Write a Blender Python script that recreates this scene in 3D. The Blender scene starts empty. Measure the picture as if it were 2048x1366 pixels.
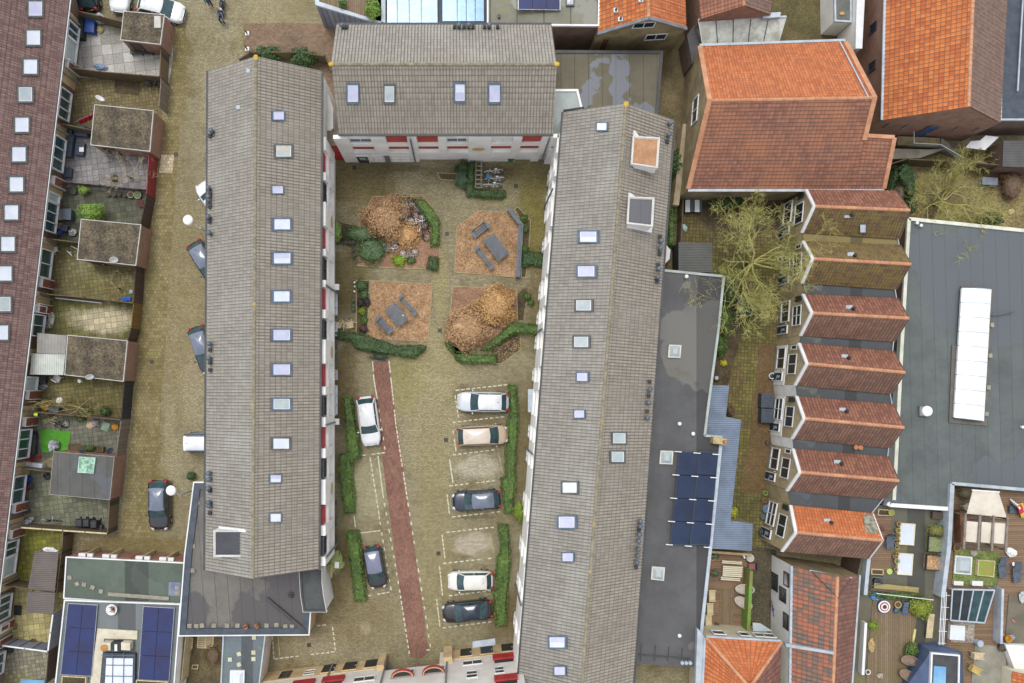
import bpy,math,random
from mathutils import Vector,Matrix
R=math.radians
random.seed(7)
SC=bpy.context.scene
COL=SC.collection
# ---------------------------------------------------------------- camera, sky, sun, exposure
H=72.0                      # drone height above the courtyard
F=1638.4                    # focal length in photo pixels (28.8 mm on a 36 mm sensor)
NX,NY=925.0,765.0         # the point straight below the drone, in photo pixels
cam=bpy.data.cameras.new('camera');camo=bpy.data.objects.new('camera',cam);COL.objects.link(camo)
camo.location=(0,0,H);cam.lens=28.8;cam.sensor_width=36
cam.shift_x=(1024-NX)/2048;cam.shift_y=(NY-683)/2048
cam.clip_start=1;cam.clip_end=2000
SC.camera=camo
world=bpy.data.worlds.new('World');SC.world=world;world.use_nodes=True
SUN_EL,SUN_AZ=R(70),R(335)     # soft overcast light from the top of the picture
wn,wl=world.node_tree.nodes,world.node_tree.links
sky=wn.new('ShaderNodeTexSky');sky.sky_type='NISHITA';sky.sun_disc=False
sky.sun_elevation=SUN_EL;sky.sun_rotation=SUN_AZ
sky.air_density=1.0;sky.dust_density=1.5;sky.ozone_density=1.0
hs=wn.new('ShaderNodeHueSaturation');hs.inputs['Saturation'].default_value=0.22   # cloud cover greys the sky
wl.new(sky.outputs[0],hs.inputs['Color'])
bg=wn['Background'];wl.new(hs.outputs[0],bg.inputs['Color']);bg.inputs['Strength'].default_value=0.15
sl=bpy.data.lights.new('sun','SUN');slo=bpy.data.objects.new('sun',sl);COL.objects.link(slo)
sl.energy=0.8;sl.angle=R(22);sl.color=(1.0,0.975,0.93)
d=Vector((math.sin(SUN_AZ)*math.cos(SUN_EL),math.cos(SUN_AZ)*math.cos(SUN_EL),math.sin(SUN_EL)))
slo.rotation_euler=d.to_track_quat('Z','Y').to_euler();slo.location=(0,0,90)
SC.view_settings.view_transform='Standard';SC.view_settings.look='None'
SC.view_settings.exposure=0.93;SC.view_settings.gamma=1.0

# ---------------------------------------------------------------- photo pixel <-> world
def W(px,py,z=0.0):
    k=(H-z)/F
    return Vector(((px-NX)*k,(NY-py)*k,z))
def G(px,py,h=0.0,z=0.0):          # the ground point below what is seen at px,py at height h
    v=W(px,py,h);v.z=z;return v
def plane(a,b,c):
    n=(b-a).cross(c-a).normalized()
    return(a,n)
def vplane(a,b):                     # vertical plane through two points; normal to the right of a->b
    d=Vector((b.x-a.x,b.y-a.y,0)).normalized()
    return(Vector((a.x,a.y,0)),Vector((d.y,-d.x,0)))
def hit(px,py,pl):
    c=Vector((0,0,H));d=Vector(((px-NX)/F,(NY-py)/F,-1))
    return c+d*((pl[0]-c).dot(pl[1])/d.dot(pl[1]))

# ---------------------------------------------------------------- materials
def lin(c):
    return tuple(((x/255)/12.92 if x/255<=0.04045 else((x/255+0.055)/1.055)**2.4)for x in c)
KALB=0.80
def col(c,k=1.0):
    l=lin(c);g=0.3*l[0]+0.55*l[1]+0.15*l[2]      # a little greyer: the lamp light warms it again
    return tuple(min(0.85,(v*0.97+g*0.03)*KALB*k)for v in l)+(1,)
class NT:
    def __init__(s,name):
        s.m=bpy.data.materials.new(name);s.m.use_nodes=True
        s.t=s.m.node_tree;s.n=s.t.nodes;s.l=s.t.links
        s.b=s.n['Principled BSDF']
        s.tc=s.n.new('ShaderNodeTexCoord')
    def new(s,t,**kw):
        x=s.n.new(t)
        for k,v in kw.items():setattr(x,k,v)
        return x
    def lk(s,a,b):s.l.new(a,b)
    def math(s,op,a,b=None,clamp=False):
        x=s.n.new('ShaderNodeMath');x.operation=op;x.use_clamp=clamp
        for i,v in enumerate((a,b)):
            if v is None:continue
            if isinstance(v,(int,float)):x.inputs[i].default_value=v
            else:s.lk(v,x.inputs[i])
        return x.outputs[0]
    def noise(s,vec,scale,detail=4,rough=0.6):
        x=s.n.new('ShaderNodeTexNoise');x.inputs['Scale'].default_value=scale
        x.inputs['Detail'].default_value=detail;x.inputs['Roughness'].default_value=rough
        s.lk(vec,x.inputs['Vector']);return x.outputs['Fac']
    def ramp(s,fac,a,b):           # smooth step of fac between a and b
        x=s.n.new('ShaderNodeMapRange');x.interpolation_type='SMOOTHSTEP'
        x.inputs['From Min'].default_value=a;x.inputs['From Max'].default_value=b
        s.lk(fac,x.inputs['Value']);return x.outputs['Result']
    def mix(s,fac,a,b,mode='MIX'):
        x=s.n.new('ShaderNodeMix');x.data_type='RGBA';x.blend_type=mode
        if isinstance(fac,(int,float)):x.inputs['Factor'].default_value=fac
        else:s.lk(fac,x.inputs['Factor'])
        for i,v in((6,a),(7,b)):
            if isinstance(v,tuple):x.inputs[i].default_value=v
            else:s.lk(v,x.inputs[i])
        return x.outputs[2]
    def bump(s,h,strength=0.3,dist=0.02):
        x=s.n.new('ShaderNodeBump');x.inputs['Strength'].default_value=strength
        x.inputs['Distance'].default_value=dist
        s.lk(h,x.inputs['Height']);s.lk(x.outputs[0],s.b.inputs['Normal'])
    def fin(s,c,rough=0.8,metal=0.0,spec=0.5):
        if isinstance(c,tuple):s.b.inputs['Base Color'].default_value=c
        else:s.lk(c,s.b.inputs['Base Color'])
        s.b.inputs['Roughness'].default_value=rough;s.b.inputs['Metallic'].default_value=metal
        s.b.inputs['Specular IOR Level'].default_value=spec
        return s.m
_mc={}
def pm(name,c1,c2=None,scale=1.2,rough=0.8,metal=0.0,fine=0.25,fs=18,spec=0.5,k=1.0):
    """weathered plain surface: two tones in large patches plus fine grain"""
    if name in _mc:return _mc[name]
    t=NT(name);v=t.tc.outputs['Object']
    a=col(c1,k);b=col(c2 or tuple(int(x*0.82)for x in c1),k)
    c=t.mix(t.ramp(t.noise(v,scale),0.35,0.68),a,b)
    g=t.ramp(t.noise(v,fs,3,0.7),0.2,0.8)
    c=t.mix(fine,c,t.mix(g,(0.25,0.25,0.25,1),(1.75,1.75,1.75,1)),'MULTIPLY')if fine else c
    _mc[name]=t.fin(c,rough,metal,spec);return _mc[name]
def tilemat(name,c1,c2,c3,tw,rh,joint=0.45,moss=0.0,mosscol=(150,135,60),var=1.0,rough=0.85,wear=(0.5,0.75),wearcol=None,wscale=0.25,wu=0.9,wv=0.7):
    """roof tiles; UV in metres (u along the eave, v up the slope)"""
    t=NT(name);uv=t.tc.outputs['UV']
    sp=t.new('ShaderNodeSeparateXYZ');t.lk(uv,sp.inputs[0])
    u=t.math('DIVIDE',sp.outputs[0],tw);v=t.math('DIVIDE',sp.outputs[1],rh)
    fu,fv=t.math('FLOOR',u),t.math('FLOOR',v)
    cb=t.new('ShaderNodeCombineXYZ');t.lk(fu,cb.inputs[0]);t.lk(fv,cb.inputs[1])
    wnz=t.new('ShaderNodeTexWhiteNoise',noise_dimensions='2D');t.lk(cb.outputs[0],wnz.inputs['Vector'])
    r=wnz.outputs['Value']
    c=t.mix(t.ramp(r,0.5-0.5*var,0.5+0.5*var),col(c1),col(c2))
    big=t.noise(uv,wscale,5,0.65)
    c=t.mix(t.ramp(big,wear[0],wear[1]),c,col(wearcol or c3))
    c=t.mix(t.ramp(t.noise(uv,9,3,0.75),0.62,0.8),c,col(c3))
    if moss:
        c=t.mix(t.math('MULTIPLY',t.ramp(t.noise(uv,1.3,6,0.75),0.68-moss,0.8-moss),0.8),c,col(mosscol))
    st=t.new('ShaderNodeMapping');st.inputs['Scale'].default_value=(1.6,0.12,1);t.lk(uv,st.inputs[0])
    c=t.mix(t.math('MULTIPLY',t.ramp(t.noise(st.outputs[0],2.2,5,0.75),0.52,0.75),0.45),c,col(tuple(int(x*0.72)for x in c2)))      # rain streaks down the slope
    c=t.mix(t.ramp(t.noise(uv,13,2,0.5),0.76,0.8),c,col((214,212,200)))      # pale lichen specks
    g=t.ramp(t.noise(uv,20,4,0.8),0.2,0.8)
    c=t.mix(0.5,c,t.mix(g,(0.3,0.3,0.3,1),(1.7,1.7,1.7,1)),'MULTIPLY')
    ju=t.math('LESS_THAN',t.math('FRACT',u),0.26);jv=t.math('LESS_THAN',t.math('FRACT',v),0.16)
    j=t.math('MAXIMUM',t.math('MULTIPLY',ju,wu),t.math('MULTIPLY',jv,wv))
    c=t.mix(t.math('MULTIPLY',j,joint),c,(0.03,0.028,0.024,1))  # joint lines: dirt in the grooves, with their shade also put into the colour
    return t.fin(c,rough)
def brickmat(name,c1,c2,mortar,scale=1.0,moss=None):
    t=NT(name);sp=t.new('ShaderNodeSeparateXYZ');t.lk(t.tc.outputs['Object'],sp.inputs[0])
    cb=t.new('ShaderNodeCombineXYZ');t.lk(t.math('ADD',sp.outputs[0],sp.outputs[1]),cb.inputs[0]);t.lk(sp.outputs[2],cb.inputs[1])
    br=t.new('ShaderNodeTexBrick');br.inputs['Scale'].default_value=1.0
    br.inputs['Brick Width'].default_value=0.22*scale;br.inputs['Row Height'].default_value=0.065*scale
    br.inputs['Mortar Size'].default_value=0.008
    br.inputs['Color1'].default_value=col(c1);br.inputs['Color2'].default_value=col(c2);br.inputs['Mortar'].default_value=col(mortar)
    t.lk(cb.outputs[0],br.inputs['Vector'])
    c=br.outputs['Color']
    g=t.ramp(t.noise(t.tc.outputs['Object'],1.1,6,0.7),0.3,0.75)
    c=t.mix(t.math('MULTIPLY',g,0.55),c,col(tuple(int(x*0.7)for x in c2)))
    if moss:c=t.mix(t.ramp(t.noise(t.tc.outputs['Object'],0.7,5),0.5,0.66),c,col(moss))
    return t.fin(c,0.9)
def pavemat(name,c1,c2,joint,bw=0.3,bh=0.3,moss=None,mossamt=0.5,patches=(),jw=0.02,rot=0,offset=0.5,dirt=None,fine=0.7):
    """paving seen from above: bricks or slabs, moss in soft areas, worn patches (photo px x, y, rx, ry, colour, strength)"""
    t=NT(name);v=t.tc.outputs['Object']
    mp=t.new('ShaderNodeMapping');mp.inputs['Rotation'].default_value=(0,0,R(rot));t.lk(v,mp.inputs[0])
    br=t.new('ShaderNodeTexBrick');br.offset=offset;br.inputs['Scale'].default_value=1.0
    br.inputs['Brick Width'].default_value=bw;br.inputs['Row Height'].default_value=bh
    br.inputs['Mortar Size'].default_value=jw;br.inputs['Mortar Smooth'].default_value=0.3
    br.inputs['Color1'].default_value=(1.25,1.24,1.2,1);br.inputs['Color2'].default_value=(0.76,0.76,0.76,1)
    j=tuple(joint/255 for _ in range(3))+(1,)if isinstance(joint,(int,float))else joint
    br.inputs['Mortar'].default_value=j
    t.lk(mp.outputs[0],br.inputs['Vector'])
    c=t.mix(t.ramp(t.noise(v,0.35,6,0.7),0.35,0.65),col(c1),col(c2))
    if dirt:c=t.mix(t.math('MULTIPLY',t.ramp(t.noise(v,0.9,7,0.75),0.5,0.75),0.7),c,col(dirt))
    if moss:c=t.mix(t.math('MULTIPLY',t.ramp(t.noise(v,0.22,6,0.7),0.62-0.25*mossamt,0.74-0.12*mossamt),0.85),c,col(moss))
    if patches:
        nz=t.new('ShaderNodeTexNoise');nz.inputs['Scale'].default_value=0.5;nz.inputs['Detail'].default_value=6;nz.inputs['Roughness'].default_value=0.7
        t.lk(v,nz.inputs['Vector'])
        wob=t.math('MULTIPLY',t.math('SUBTRACT',nz.outputs['Fac'],0.5),1.6)
        for(px,py,rx,ry,cc,st)in patches:
            o=W(px,py);k=H/F
            m2=t.new('ShaderNodeMapping',vector_type='TEXTURE');m2.inputs['Location'].default_value=(o.x,o.y,0)
            m2.inputs['Scale'].default_value=(rx*k,ry*k,1e6);t.lk(v,m2.inputs[0])
            ln=t.new('ShaderNodeVectorMath',operation='LENGTH');t.lk(m2.outputs[0],ln.inputs[0])
            f=t.ramp(t.math('ADD',ln.outputs['Value'],wob),1.25,0.55)
            c=t.mix(t.math('MULTIPLY',f,st),c,col(cc))
    c=t.mix(1.0,c,br.outputs['Color'],'MULTIPLY')
    g=t.ramp(t.noise(v,11,4,0.8),0.2,0.8)
    c=t.mix(fine,c,t.mix(g,(0.25,0.25,0.25,1),(1.75,1.75,1.75,1)),'MULTIPLY')
    t.bump(t.noise(v,9,4,0.7),0.25,0.03)
    return t.fin(c,0.9)
def leafmat(name,c1,c2,c3=None,scale=3.0,rough=0.6):
    t=NT(name);v=t.tc.outputs['Object']
    c=t.mix(t.ramp(t.noise(v,scale,3,0.7),0.3,0.7),col(c1),col(c2))
    if c3:c=t.mix(t.ramp(t.noise(v,scale*6,2,0.7),0.5,0.7),c,col(c3))
    return t.fin(c,rough)
def boardmat(name,c1,c2,w=0.14,rot=0,groove=0.35,moss=None,rough=0.85):
    t=NT(name);v=t.tc.outputs['Object']
    mp=t.new('ShaderNodeMapping');mp.inputs['Rotation'].default_value=(0,0,R(rot));t.lk(v,mp.inputs[0])
    sp=t.new('ShaderNodeSeparateXYZ');t.lk(mp.outputs[0],sp.inputs[0])
    u=t.math('DIVIDE',t.math('ADD',sp.outputs[0],t.math('MULTIPLY',sp.outputs[2],0.0)),w)
    wnz=t.new('ShaderNodeTexWhiteNoise',noise_dimensions='1D');t.lk(t.math('FLOOR',u),wnz.inputs['W'])
    c=t.mix(wnz.outputs['Value'],col(c1),col(c2))
    if moss:c=t.mix(t.ramp(t.noise(v,0.6,5),0.45,0.65),c,col(moss))
    g=t.ramp(t.noise(v,7,5,0.8),0.2,0.8)
    c=t.mix(0.35,c,t.mix(g,(0.3,0.3,0.3,1),(1.7,1.7,1.7,1)),'MULTIPLY')
    c=t.mix(t.math('MULTIPLY',t.math('LESS_THAN',t.math('FRACT',u),0.18),1.0-groove),c,(0.02,0.018,0.015,1))
    return t.fin(c,rough)
def roofmat(name,dry,wet,moss=None,strip=1.0,rot=0,wetscale=0.18,wetlim=(0.5,0.53),seam=0.55,mossamt=0.0,patches=()):
    """bitumen felt roof: sheets with seams, damp areas with a hard edge, moss, grit"""
    t=NT(name);v=t.tc.outputs['Object']
    mp=t.new('ShaderNodeMapping');mp.inputs['Rotation'].default_value=(0,0,R(rot));t.lk(v,mp.inputs[0])
    sp=t.new('ShaderNodeSeparateXYZ');t.lk(mp.outputs[0],sp.inputs[0])
    u=t.math('DIVIDE',sp.outputs[0],strip)
    wnz=t.new('ShaderNodeTexWhiteNoise',noise_dimensions='1D');t.lk(t.math('FLOOR',u),wnz.inputs['W'])
    c=t.mix(t.ramp(t.noise(v,0.4,6,0.7),0.3,0.7),col(dry),col(tuple(int(x*0.86)for x in dry)))
    c=t.mix(t.math('MULTIPLY',wnz.outputs['Value'],0.18),c,(0.02,0.02,0.02,1))
    wet_f=t.ramp(t.noise(v,wetscale,4,0.5),*wetlim)
    c=t.mix(wet_f,c,col(wet))
    if moss:c=t.mix(t.math('MULTIPLY',t.ramp(t.noise(v,0.3,7,0.75),0.66-mossamt,0.8-mossamt),0.8),c,col(moss))
    for(px,py,rx,ry,cc,st,hh)in patches:
        o=W(px,py,hh);k=(H-hh)/F
        m2=t.new('ShaderNodeMapping',vector_type='TEXTURE');m2.inputs['Location'].default_value=(o.x,o.y,0)
        m2.inputs['Scale'].default_value=(rx*k,ry*k,1e6);t.lk(v,m2.inputs[0])
        ln=t.new('ShaderNodeVectorMath',operation='LENGTH');t.lk(m2.outputs[0],ln.inputs[0])
        f=t.ramp(t.math('ADD',ln.outputs['Value'],t.math('MULTIPLY',t.math('SUBTRACT',t.noise(v,0.7,6,0.65),0.5),2.0)),1.04,0.96)
        c=t.mix(t.math('MULTIPLY',f,st),c,col(cc))
    g=t.ramp(t.noise(v,16,4,0.8),0.2,0.8)
    c=t.mix(0.28,c,t.mix(g,(0.3,0.3,0.3,1),(1.7,1.7,1.7,1)),'MULTIPLY')
    c=t.mix(t.math('MULTIPLY',t.math('LESS_THAN',t.math('FRACT',u),0.05),seam),c,(0.02,0.02,0.02,1))
    m=t.fin(c,0.75)
    rr=t.new('ShaderNodeMapRange');rr.inputs['To Min'].default_value=0.85;rr.inputs['To Max'].default_value=0.35
    t.lk(wet_f,rr.inputs['Value']);t.lk(rr.outputs[0],t.b.inputs['Roughness'])
    return m

# ---------------------------------------------------------------- objects
def tag(o,label=None,cat=None,group=None,kind=None):
    if label:o['label']=label
    if cat:o['category']=cat
    if group:o['group']=group
    if kind:o['kind']=kind
    return o
def thing(name,label,cat,loc=(0,0,0),group=None):
    o=bpy.data.objects.new(name,None);COL.objects.link(o);o.location=loc;o.empty_display_size=0.2
    return tag(o,label,cat,group)
def wloc(o):
    v=Vector((0,0,0))
    while o is not None:
        v+=Vector(o.location);o=o.parent
    return v
class MB:
    def __init__(s):s.v=[];s.f=[];s.uv=None
    def poly(s,pts):
        i=len(s.v);s.v+=[Vector(p)for p in pts];s.f.append(tuple(range(i,i+len(pts))));return s
    def hexa(s,b,t):                 # bottom loop, top loop (same count)
        i=len(s.v);n=len(b);s.v+=[Vector(p)for p in b]+[Vector(p)for p in t]
        s.f.append(tuple(i+k for k in reversed(range(n))));s.f.append(tuple(i+n+k for k in range(n)))
        for k in range(n):
            k2=(k+1)%n;s.f.append((i+k,i+k2,i+n+k2,i+n+k))
        return s
    def prism(s,pts,z0,z1):
        pts=ccw(pts)
        return s.hexa([Vector((p[0],p[1],z0))for p in pts],[Vector((p[0],p[1],z1))for p in pts])
    def box(s,c,sz,rz=0.0,M=None):
        hx,hy,hz=sz[0]/2,sz[1]/2,sz[2]/2
        m=M or Matrix.Rotation(rz,3,'Z');c=Vector(c)
        b=[c+m@Vector(p)for p in((-hx,-hy,-hz),(hx,-hy,-hz),(hx,hy,-hz),(-hx,hy,-hz))]
        t=[c+m@Vector(p)for p in((-hx,-hy,hz),(hx,-hy,hz),(hx,hy,hz),(-hx,hy,hz))]
        return s.hexa(b,t)
    def bar(s,a,b,w,h=None,up=Vector((0,0,1))):   # rectangular bar between two points
        a,b=Vector(a),Vector(b);h=h or w;d=b-a
        if d.length<1e-6:return s
        x=d.normalized();y=up.cross(x)
        if y.length<1e-4:y=Vector((0,1,0)).cross(x)
        y.normalize();z=x.cross(y)
        q=[y*w/2-z*h/2,y*w/2+z*h/2,-y*w/2+z*h/2,-y*w/2-z*h/2]
        return s.hexa([a+k for k in reversed(q)],[b+k for k in reversed(q)])
    def tube(s,path,r,n=6,cap=True):
        path=[Vector(p)for p in path];rs=r if isinstance(r,(list,tuple))else[r]*len(path)
        base=len(s.v);up=None
        for i,p in enumerate(path):
            d=(path[min(i+1,len(path)-1)]-path[max(i-1,0)])
            d=d.normalized()if d.length>1e-9 else Vector((0,0,1))
            if up is None:up=Vector((0,0,1))if abs(d.z)<0.9 else Vector((1,0,0))
            x=d.cross(up).normalized();y=x.cross(d).normalized();up=y
            for k in range(n):
                a=2*math.pi*k/n;s.v.append(p+(x*math.cos(a)+y*math.sin(a))*rs[i])
        for i in range(len(path)-1):
            for k in range(n):
                k2=(k+1)%n
                s.f.append((base+i*n+k,base+i*n+k2,base+(i+1)*n+k2,base+(i+1)*n+k))
        if cap:
            s.f.append(tuple(base+k for k in reversed(range(n))));e=base+(len(path)-1)*n
            s.f.append(tuple(e+k for k in range(n)))
        return s
    def lathe(s,c,prof,n=16,squash=1.0):      # prof: (r, z)
        c=Vector(c);base=len(s.v)
        for r,z in prof:
            for k in range(n):
                a=2*math.pi*k/n;s.v.append(c+Vector((r*math.cos(a),r*squash*math.sin(a),z)))
        for i in range(len(prof)-1):
            for k in range(n):
                k2=(k+1)%n
                s.f.append((base+i*n+k,base+i*n+k2,base+(i+1)*n+k2,base+(i+1)*n+k))
        s.f.append(tuple(base+k for k in reversed(range(n))));e=base+(len(prof)-1)*n
        s.f.append(tuple(e+k for k in range(n)))
        return s
    def ell(s,c,r,n=10,m=6,M=None):
        c=Vector(c);base=len(s.v);M=M or Matrix.Identity(3)
        for i in range(1,m):
            th=math.pi*i/m
            for k in range(n):
                a=2*math.pi*k/n
                s.v.append(c+M@Vector((r[0]*math.sin(th)*math.cos(a),r[1]*math.sin(th)*math.sin(a),r[2]*math.cos(th))))
        s.v.append(c+M@Vector((0,0,r[2])));s.v.append(c-M@Vector((0,0,r[2])))
        tp,bt=len(s.v)-2,len(s.v)-1
        for k in range(n):
            k2=(k+1)%n
            s.f.append((tp,base+k,base+k2));s.f.append((bt,base+(m-2)*n+k2,base+(m-2)*n+k))
            for i in range(m-2):
                s.f.append((base+i*n+k,base+(i+1)*n+k,base+(i+1)*n+k2,base+i*n+k2))
        return s
    def slab(s,pts,nrm,t0,t1):      # polygon on a plane thickened along its normal
        a=[p+nrm*t0 for p in pts];b=[p+nrm*t1 for p in pts]
        n0=(pts[1]-pts[0]).cross(pts[2]-pts[1])
        if n0.dot(nrm)<0:a.reverse();b.reverse()
        return s.hexa(a,b)
    def leaf(s,p,n,size,ang=None,asp=0.6):
        n=n.normalized();x=n.cross(Vector((0.31,0.2,0.93)))
        if x.length<1e-3:x=Vector((1,0,0))
        x.normalize();y=n.cross(x);a=random.uniform(0,6.28)if ang is None else ang
        u=(x*math.cos(a)+y*math.sin(a))*size;w=(y*math.cos(a)-x*math.sin(a))*size*asp
        s.poly([p-u*0.5,p+w*0.5,p+u*0.5,p-w*0.5]);return s
    def build(s,name,m,parent=None,smooth=False):
        me=bpy.data.meshes.new(name);off=wloc(parent)if parent is not None else Vector((0,0,0))
        me.from_pydata([tuple(p-off)for p in s.v],[],s.f)
        if m:me.materials.append(m)
        if smooth:me.polygons.foreach_set('use_smooth',[True]*len(me.polygons))
        if s.uv:
            uvl=me.uv_layers.new(name='UVMap');buf=[]
            for p in me.polygons:
                for vi in p.vertices:buf+=s.uv[vi]
            uvl.data.foreach_set('uv',buf)
        me.update()
        o=bpy.data.objects.new(name,me);COL.objects.link(o)
        if parent is not None:o.parent=parent
        return o
def ccw(pts):
    a=sum(pts[i][0]*pts[(i+1)%len(pts)][1]-pts[(i+1)%len(pts)][0]*pts[i][1]for i in range(len(pts)))
    return list(pts)if a>0 else list(reversed(pts))
def inset(pts,d):
    pts=ccw(pts);n=len(pts);out=[]
    for i in range(n):
        a,b,c=Vector(pts[i-1][:2]),Vector(pts[i][:2]),Vector(pts[(i+1)%n][:2])
        d1=(b-a).normalized();d2=(c-b).normalized()
        n1=Vector((-d1.y,d1.x));n2=Vector((-d2.y,d2.x));m=(n1+n2)
        m=m.normalized()if m.length>1e-4 else n1
        q=b+m*d/max(0.3,m.dot(n1));out.append(Vector((q.x,q.y,0)))
    return out
def ring(mb,pts,w,z0,z1):
    o=ccw(pts);i=inset(pts,w);n=len(o)
    for k in range(n):
        k2=(k+1)%n
        mb.prism([o[k],o[k2],i[k2],i[k]],z0,z1)
    return mb
def struct(name,mb,m,**kw):return tag(mb.build(name,m,**kw),kind='structure')
def children(o):return[c for c in bpy.data.objects if c.parent==o]
def copy_tree(o,parent=None):
    kids=children(o)
    c=o.copy();COL.objects.link(c)
    if parent is not None:c.parent=parent
    for k in kids:copy_tree(k,c)
    return c
def inpoly(x,y,P):
    r=False;n=len(P);j=n-1
    for i in range(n):
        if(P[i][1]>y)!=(P[j][1]>y)and x<(P[j][0]-P[i][0])*(y-P[i][1])/(P[j][1]-P[i][1])+P[i][0]:r=not r
        j=i
    return r
def slope(name,A,B,C,D,m,parent,tw=0.3,rh=0.36,amp=0.045,step=0.03,sub=5):
    """tiled slope A,B along the eave, C over B, D over A along the ridge; real corrugation and stepped courses"""
    Lu=((B-A).length+(C-D).length)/2;Lv=((D-A).length+(C-B).length)/2
    n=(B-A).cross(D-A).normalized()
    if n.z<0:n=-n
    cu=max(1,round(Lu/tw));cv=max(1,round(Lv/rh));mb=MB();mb.uv=[]
    us=[i/(cu*sub)for i in range(cu*sub+1)]
    vs=[]
    for k in range(cv):vs+=[(k/cv,1.0),((k+0.97)/cv,0.0)]
    vs.append((1.0,0.0))
    for v,hgt in vs:
        for i,u in enumerate(us):
            p=A*(1-u)*(1-v)+B*u*(1-v)+C*u*v+D*(1-u)*v
            ph=(i%sub)/sub
            mb.v.append(p+n*(amp*(math.sin(2*math.pi*ph)*0.5+0.5)+step*hgt))
            mb.uv.append((u*cu*tw,v*cv*rh))
    nu=len(us)
    for j in range(len(vs)-1):
        for i in range(nu-1):
            a=j*nu+i;mb.f.append((a,a+1,a+nu+1,a+nu))
    return mb.build(name,m,parent)
# ---------------------------------------------------------------- material palette (observed sRGB; albedo is derived)
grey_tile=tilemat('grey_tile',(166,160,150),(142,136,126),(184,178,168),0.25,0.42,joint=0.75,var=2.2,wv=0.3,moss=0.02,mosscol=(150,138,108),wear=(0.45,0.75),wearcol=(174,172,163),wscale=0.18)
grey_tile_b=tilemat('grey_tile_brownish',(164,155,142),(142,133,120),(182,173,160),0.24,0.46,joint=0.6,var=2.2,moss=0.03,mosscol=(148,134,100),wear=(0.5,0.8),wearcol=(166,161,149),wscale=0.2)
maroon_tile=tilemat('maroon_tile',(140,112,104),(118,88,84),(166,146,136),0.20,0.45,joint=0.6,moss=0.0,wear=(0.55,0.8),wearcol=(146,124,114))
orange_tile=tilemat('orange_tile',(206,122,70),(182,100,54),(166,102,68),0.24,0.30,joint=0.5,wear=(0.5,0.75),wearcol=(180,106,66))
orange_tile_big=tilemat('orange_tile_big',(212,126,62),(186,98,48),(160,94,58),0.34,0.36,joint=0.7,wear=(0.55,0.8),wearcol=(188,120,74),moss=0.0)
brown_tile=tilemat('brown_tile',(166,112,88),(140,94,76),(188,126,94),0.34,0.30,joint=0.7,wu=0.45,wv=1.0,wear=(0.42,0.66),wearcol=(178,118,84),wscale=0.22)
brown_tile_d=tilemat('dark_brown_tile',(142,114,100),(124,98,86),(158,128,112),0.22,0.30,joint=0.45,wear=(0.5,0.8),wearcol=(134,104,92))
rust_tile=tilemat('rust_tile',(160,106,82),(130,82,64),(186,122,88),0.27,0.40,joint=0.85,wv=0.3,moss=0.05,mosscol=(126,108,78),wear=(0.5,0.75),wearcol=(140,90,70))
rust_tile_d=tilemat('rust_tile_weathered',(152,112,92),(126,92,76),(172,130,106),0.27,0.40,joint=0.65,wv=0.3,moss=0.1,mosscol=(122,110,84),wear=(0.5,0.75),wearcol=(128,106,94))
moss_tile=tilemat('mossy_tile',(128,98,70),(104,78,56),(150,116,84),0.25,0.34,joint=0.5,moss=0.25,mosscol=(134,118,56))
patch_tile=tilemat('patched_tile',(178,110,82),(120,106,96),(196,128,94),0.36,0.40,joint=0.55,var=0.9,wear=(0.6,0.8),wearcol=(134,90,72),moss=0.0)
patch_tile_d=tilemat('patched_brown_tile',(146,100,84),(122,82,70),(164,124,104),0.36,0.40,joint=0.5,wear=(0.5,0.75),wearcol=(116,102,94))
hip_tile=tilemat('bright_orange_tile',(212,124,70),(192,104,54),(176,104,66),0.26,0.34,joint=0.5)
def _ridge():
    t=NT('ridge_mortar');v=t.tc.outputs['Object']
    c=t.mix(t.ramp(t.noise(v,2.5),.35,.65),col((150,142,120)),col((126,118,98)))
    c=t.mix(t.ramp(t.noise(v,.9,6,.8),.6,.66),c,col((214,172,70)))
    return t.fin(c,.9)
grey_ridge=_ridge()
lichen=pm('yellow_lichen',(218,180,60),(190,150,44),4)
orange_ridge=pm('orange_ridge',(206,152,114),(184,126,92),1.2)
white_paint=pm('white_paint',(236,236,236),(222,222,220),1.0,0.5,fine=0.06)
cream_paint=pm('cream_paint',(226,218,190),(210,200,170),0.8,0.7,fine=0.1)
white_wall=pm('white_render',(240,238,234),(222,220,214),0.5,0.8,fine=0.12,k=1.15)
grey_white=pm('offwhite_render',(222,216,208),(206,200,192),0.6,0.8,fine=0.12,k=1.15)
sand_wall=pm('sand_render',(222,194,148),(200,172,128),0.8,0.85,fine=0.15)
beige_panel=pm('beige_panel',(206,180,136),(190,164,120),0.8,0.8)
aged_wall=pm('aged_render',(168,150,110),(132,118,88),0.9,0.9,fine=0.35)
grey_wall=pm('grey_render',(160,152,138),(128,122,108),0.8,0.9,fine=0.3)
loggia_wall=pm('loggia_wall',(206,200,180),(190,184,164),0.8)
red_paint=pm('red_paint',(188,40,44),(160,34,38),1.5,0.6)
redbrown_paint=pm('rust_red_panel',(190,72,56),(168,58,46),1.5,0.6)
brick=brickmat('red_brick',(168,118,96),(146,100,82),(170,154,136))
brick_d=brickmat('dark_brick',(134,104,90),(112,86,74),(140,126,112))
brick_y=brickmat('yellow_brick',(206,184,134),(182,158,112),(200,188,158))
shed_trim=pm('dull_white_trim',(208,208,202),(190,190,184),1.5,0.7)
dark_trim=pm('dark_trim',(70,70,72),(54,54,56),1,0.6)
zinc=pm('zinc',(186,196,204),(164,174,184),1.5,0.5,fine=0.12)
zinc_d=pm('weathered_lead',(128,132,136),(106,110,114),1.5,0.6)
dark_slate=pm('dark_slate',(70,80,92),(56,64,76),1.5,0.6)
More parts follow.
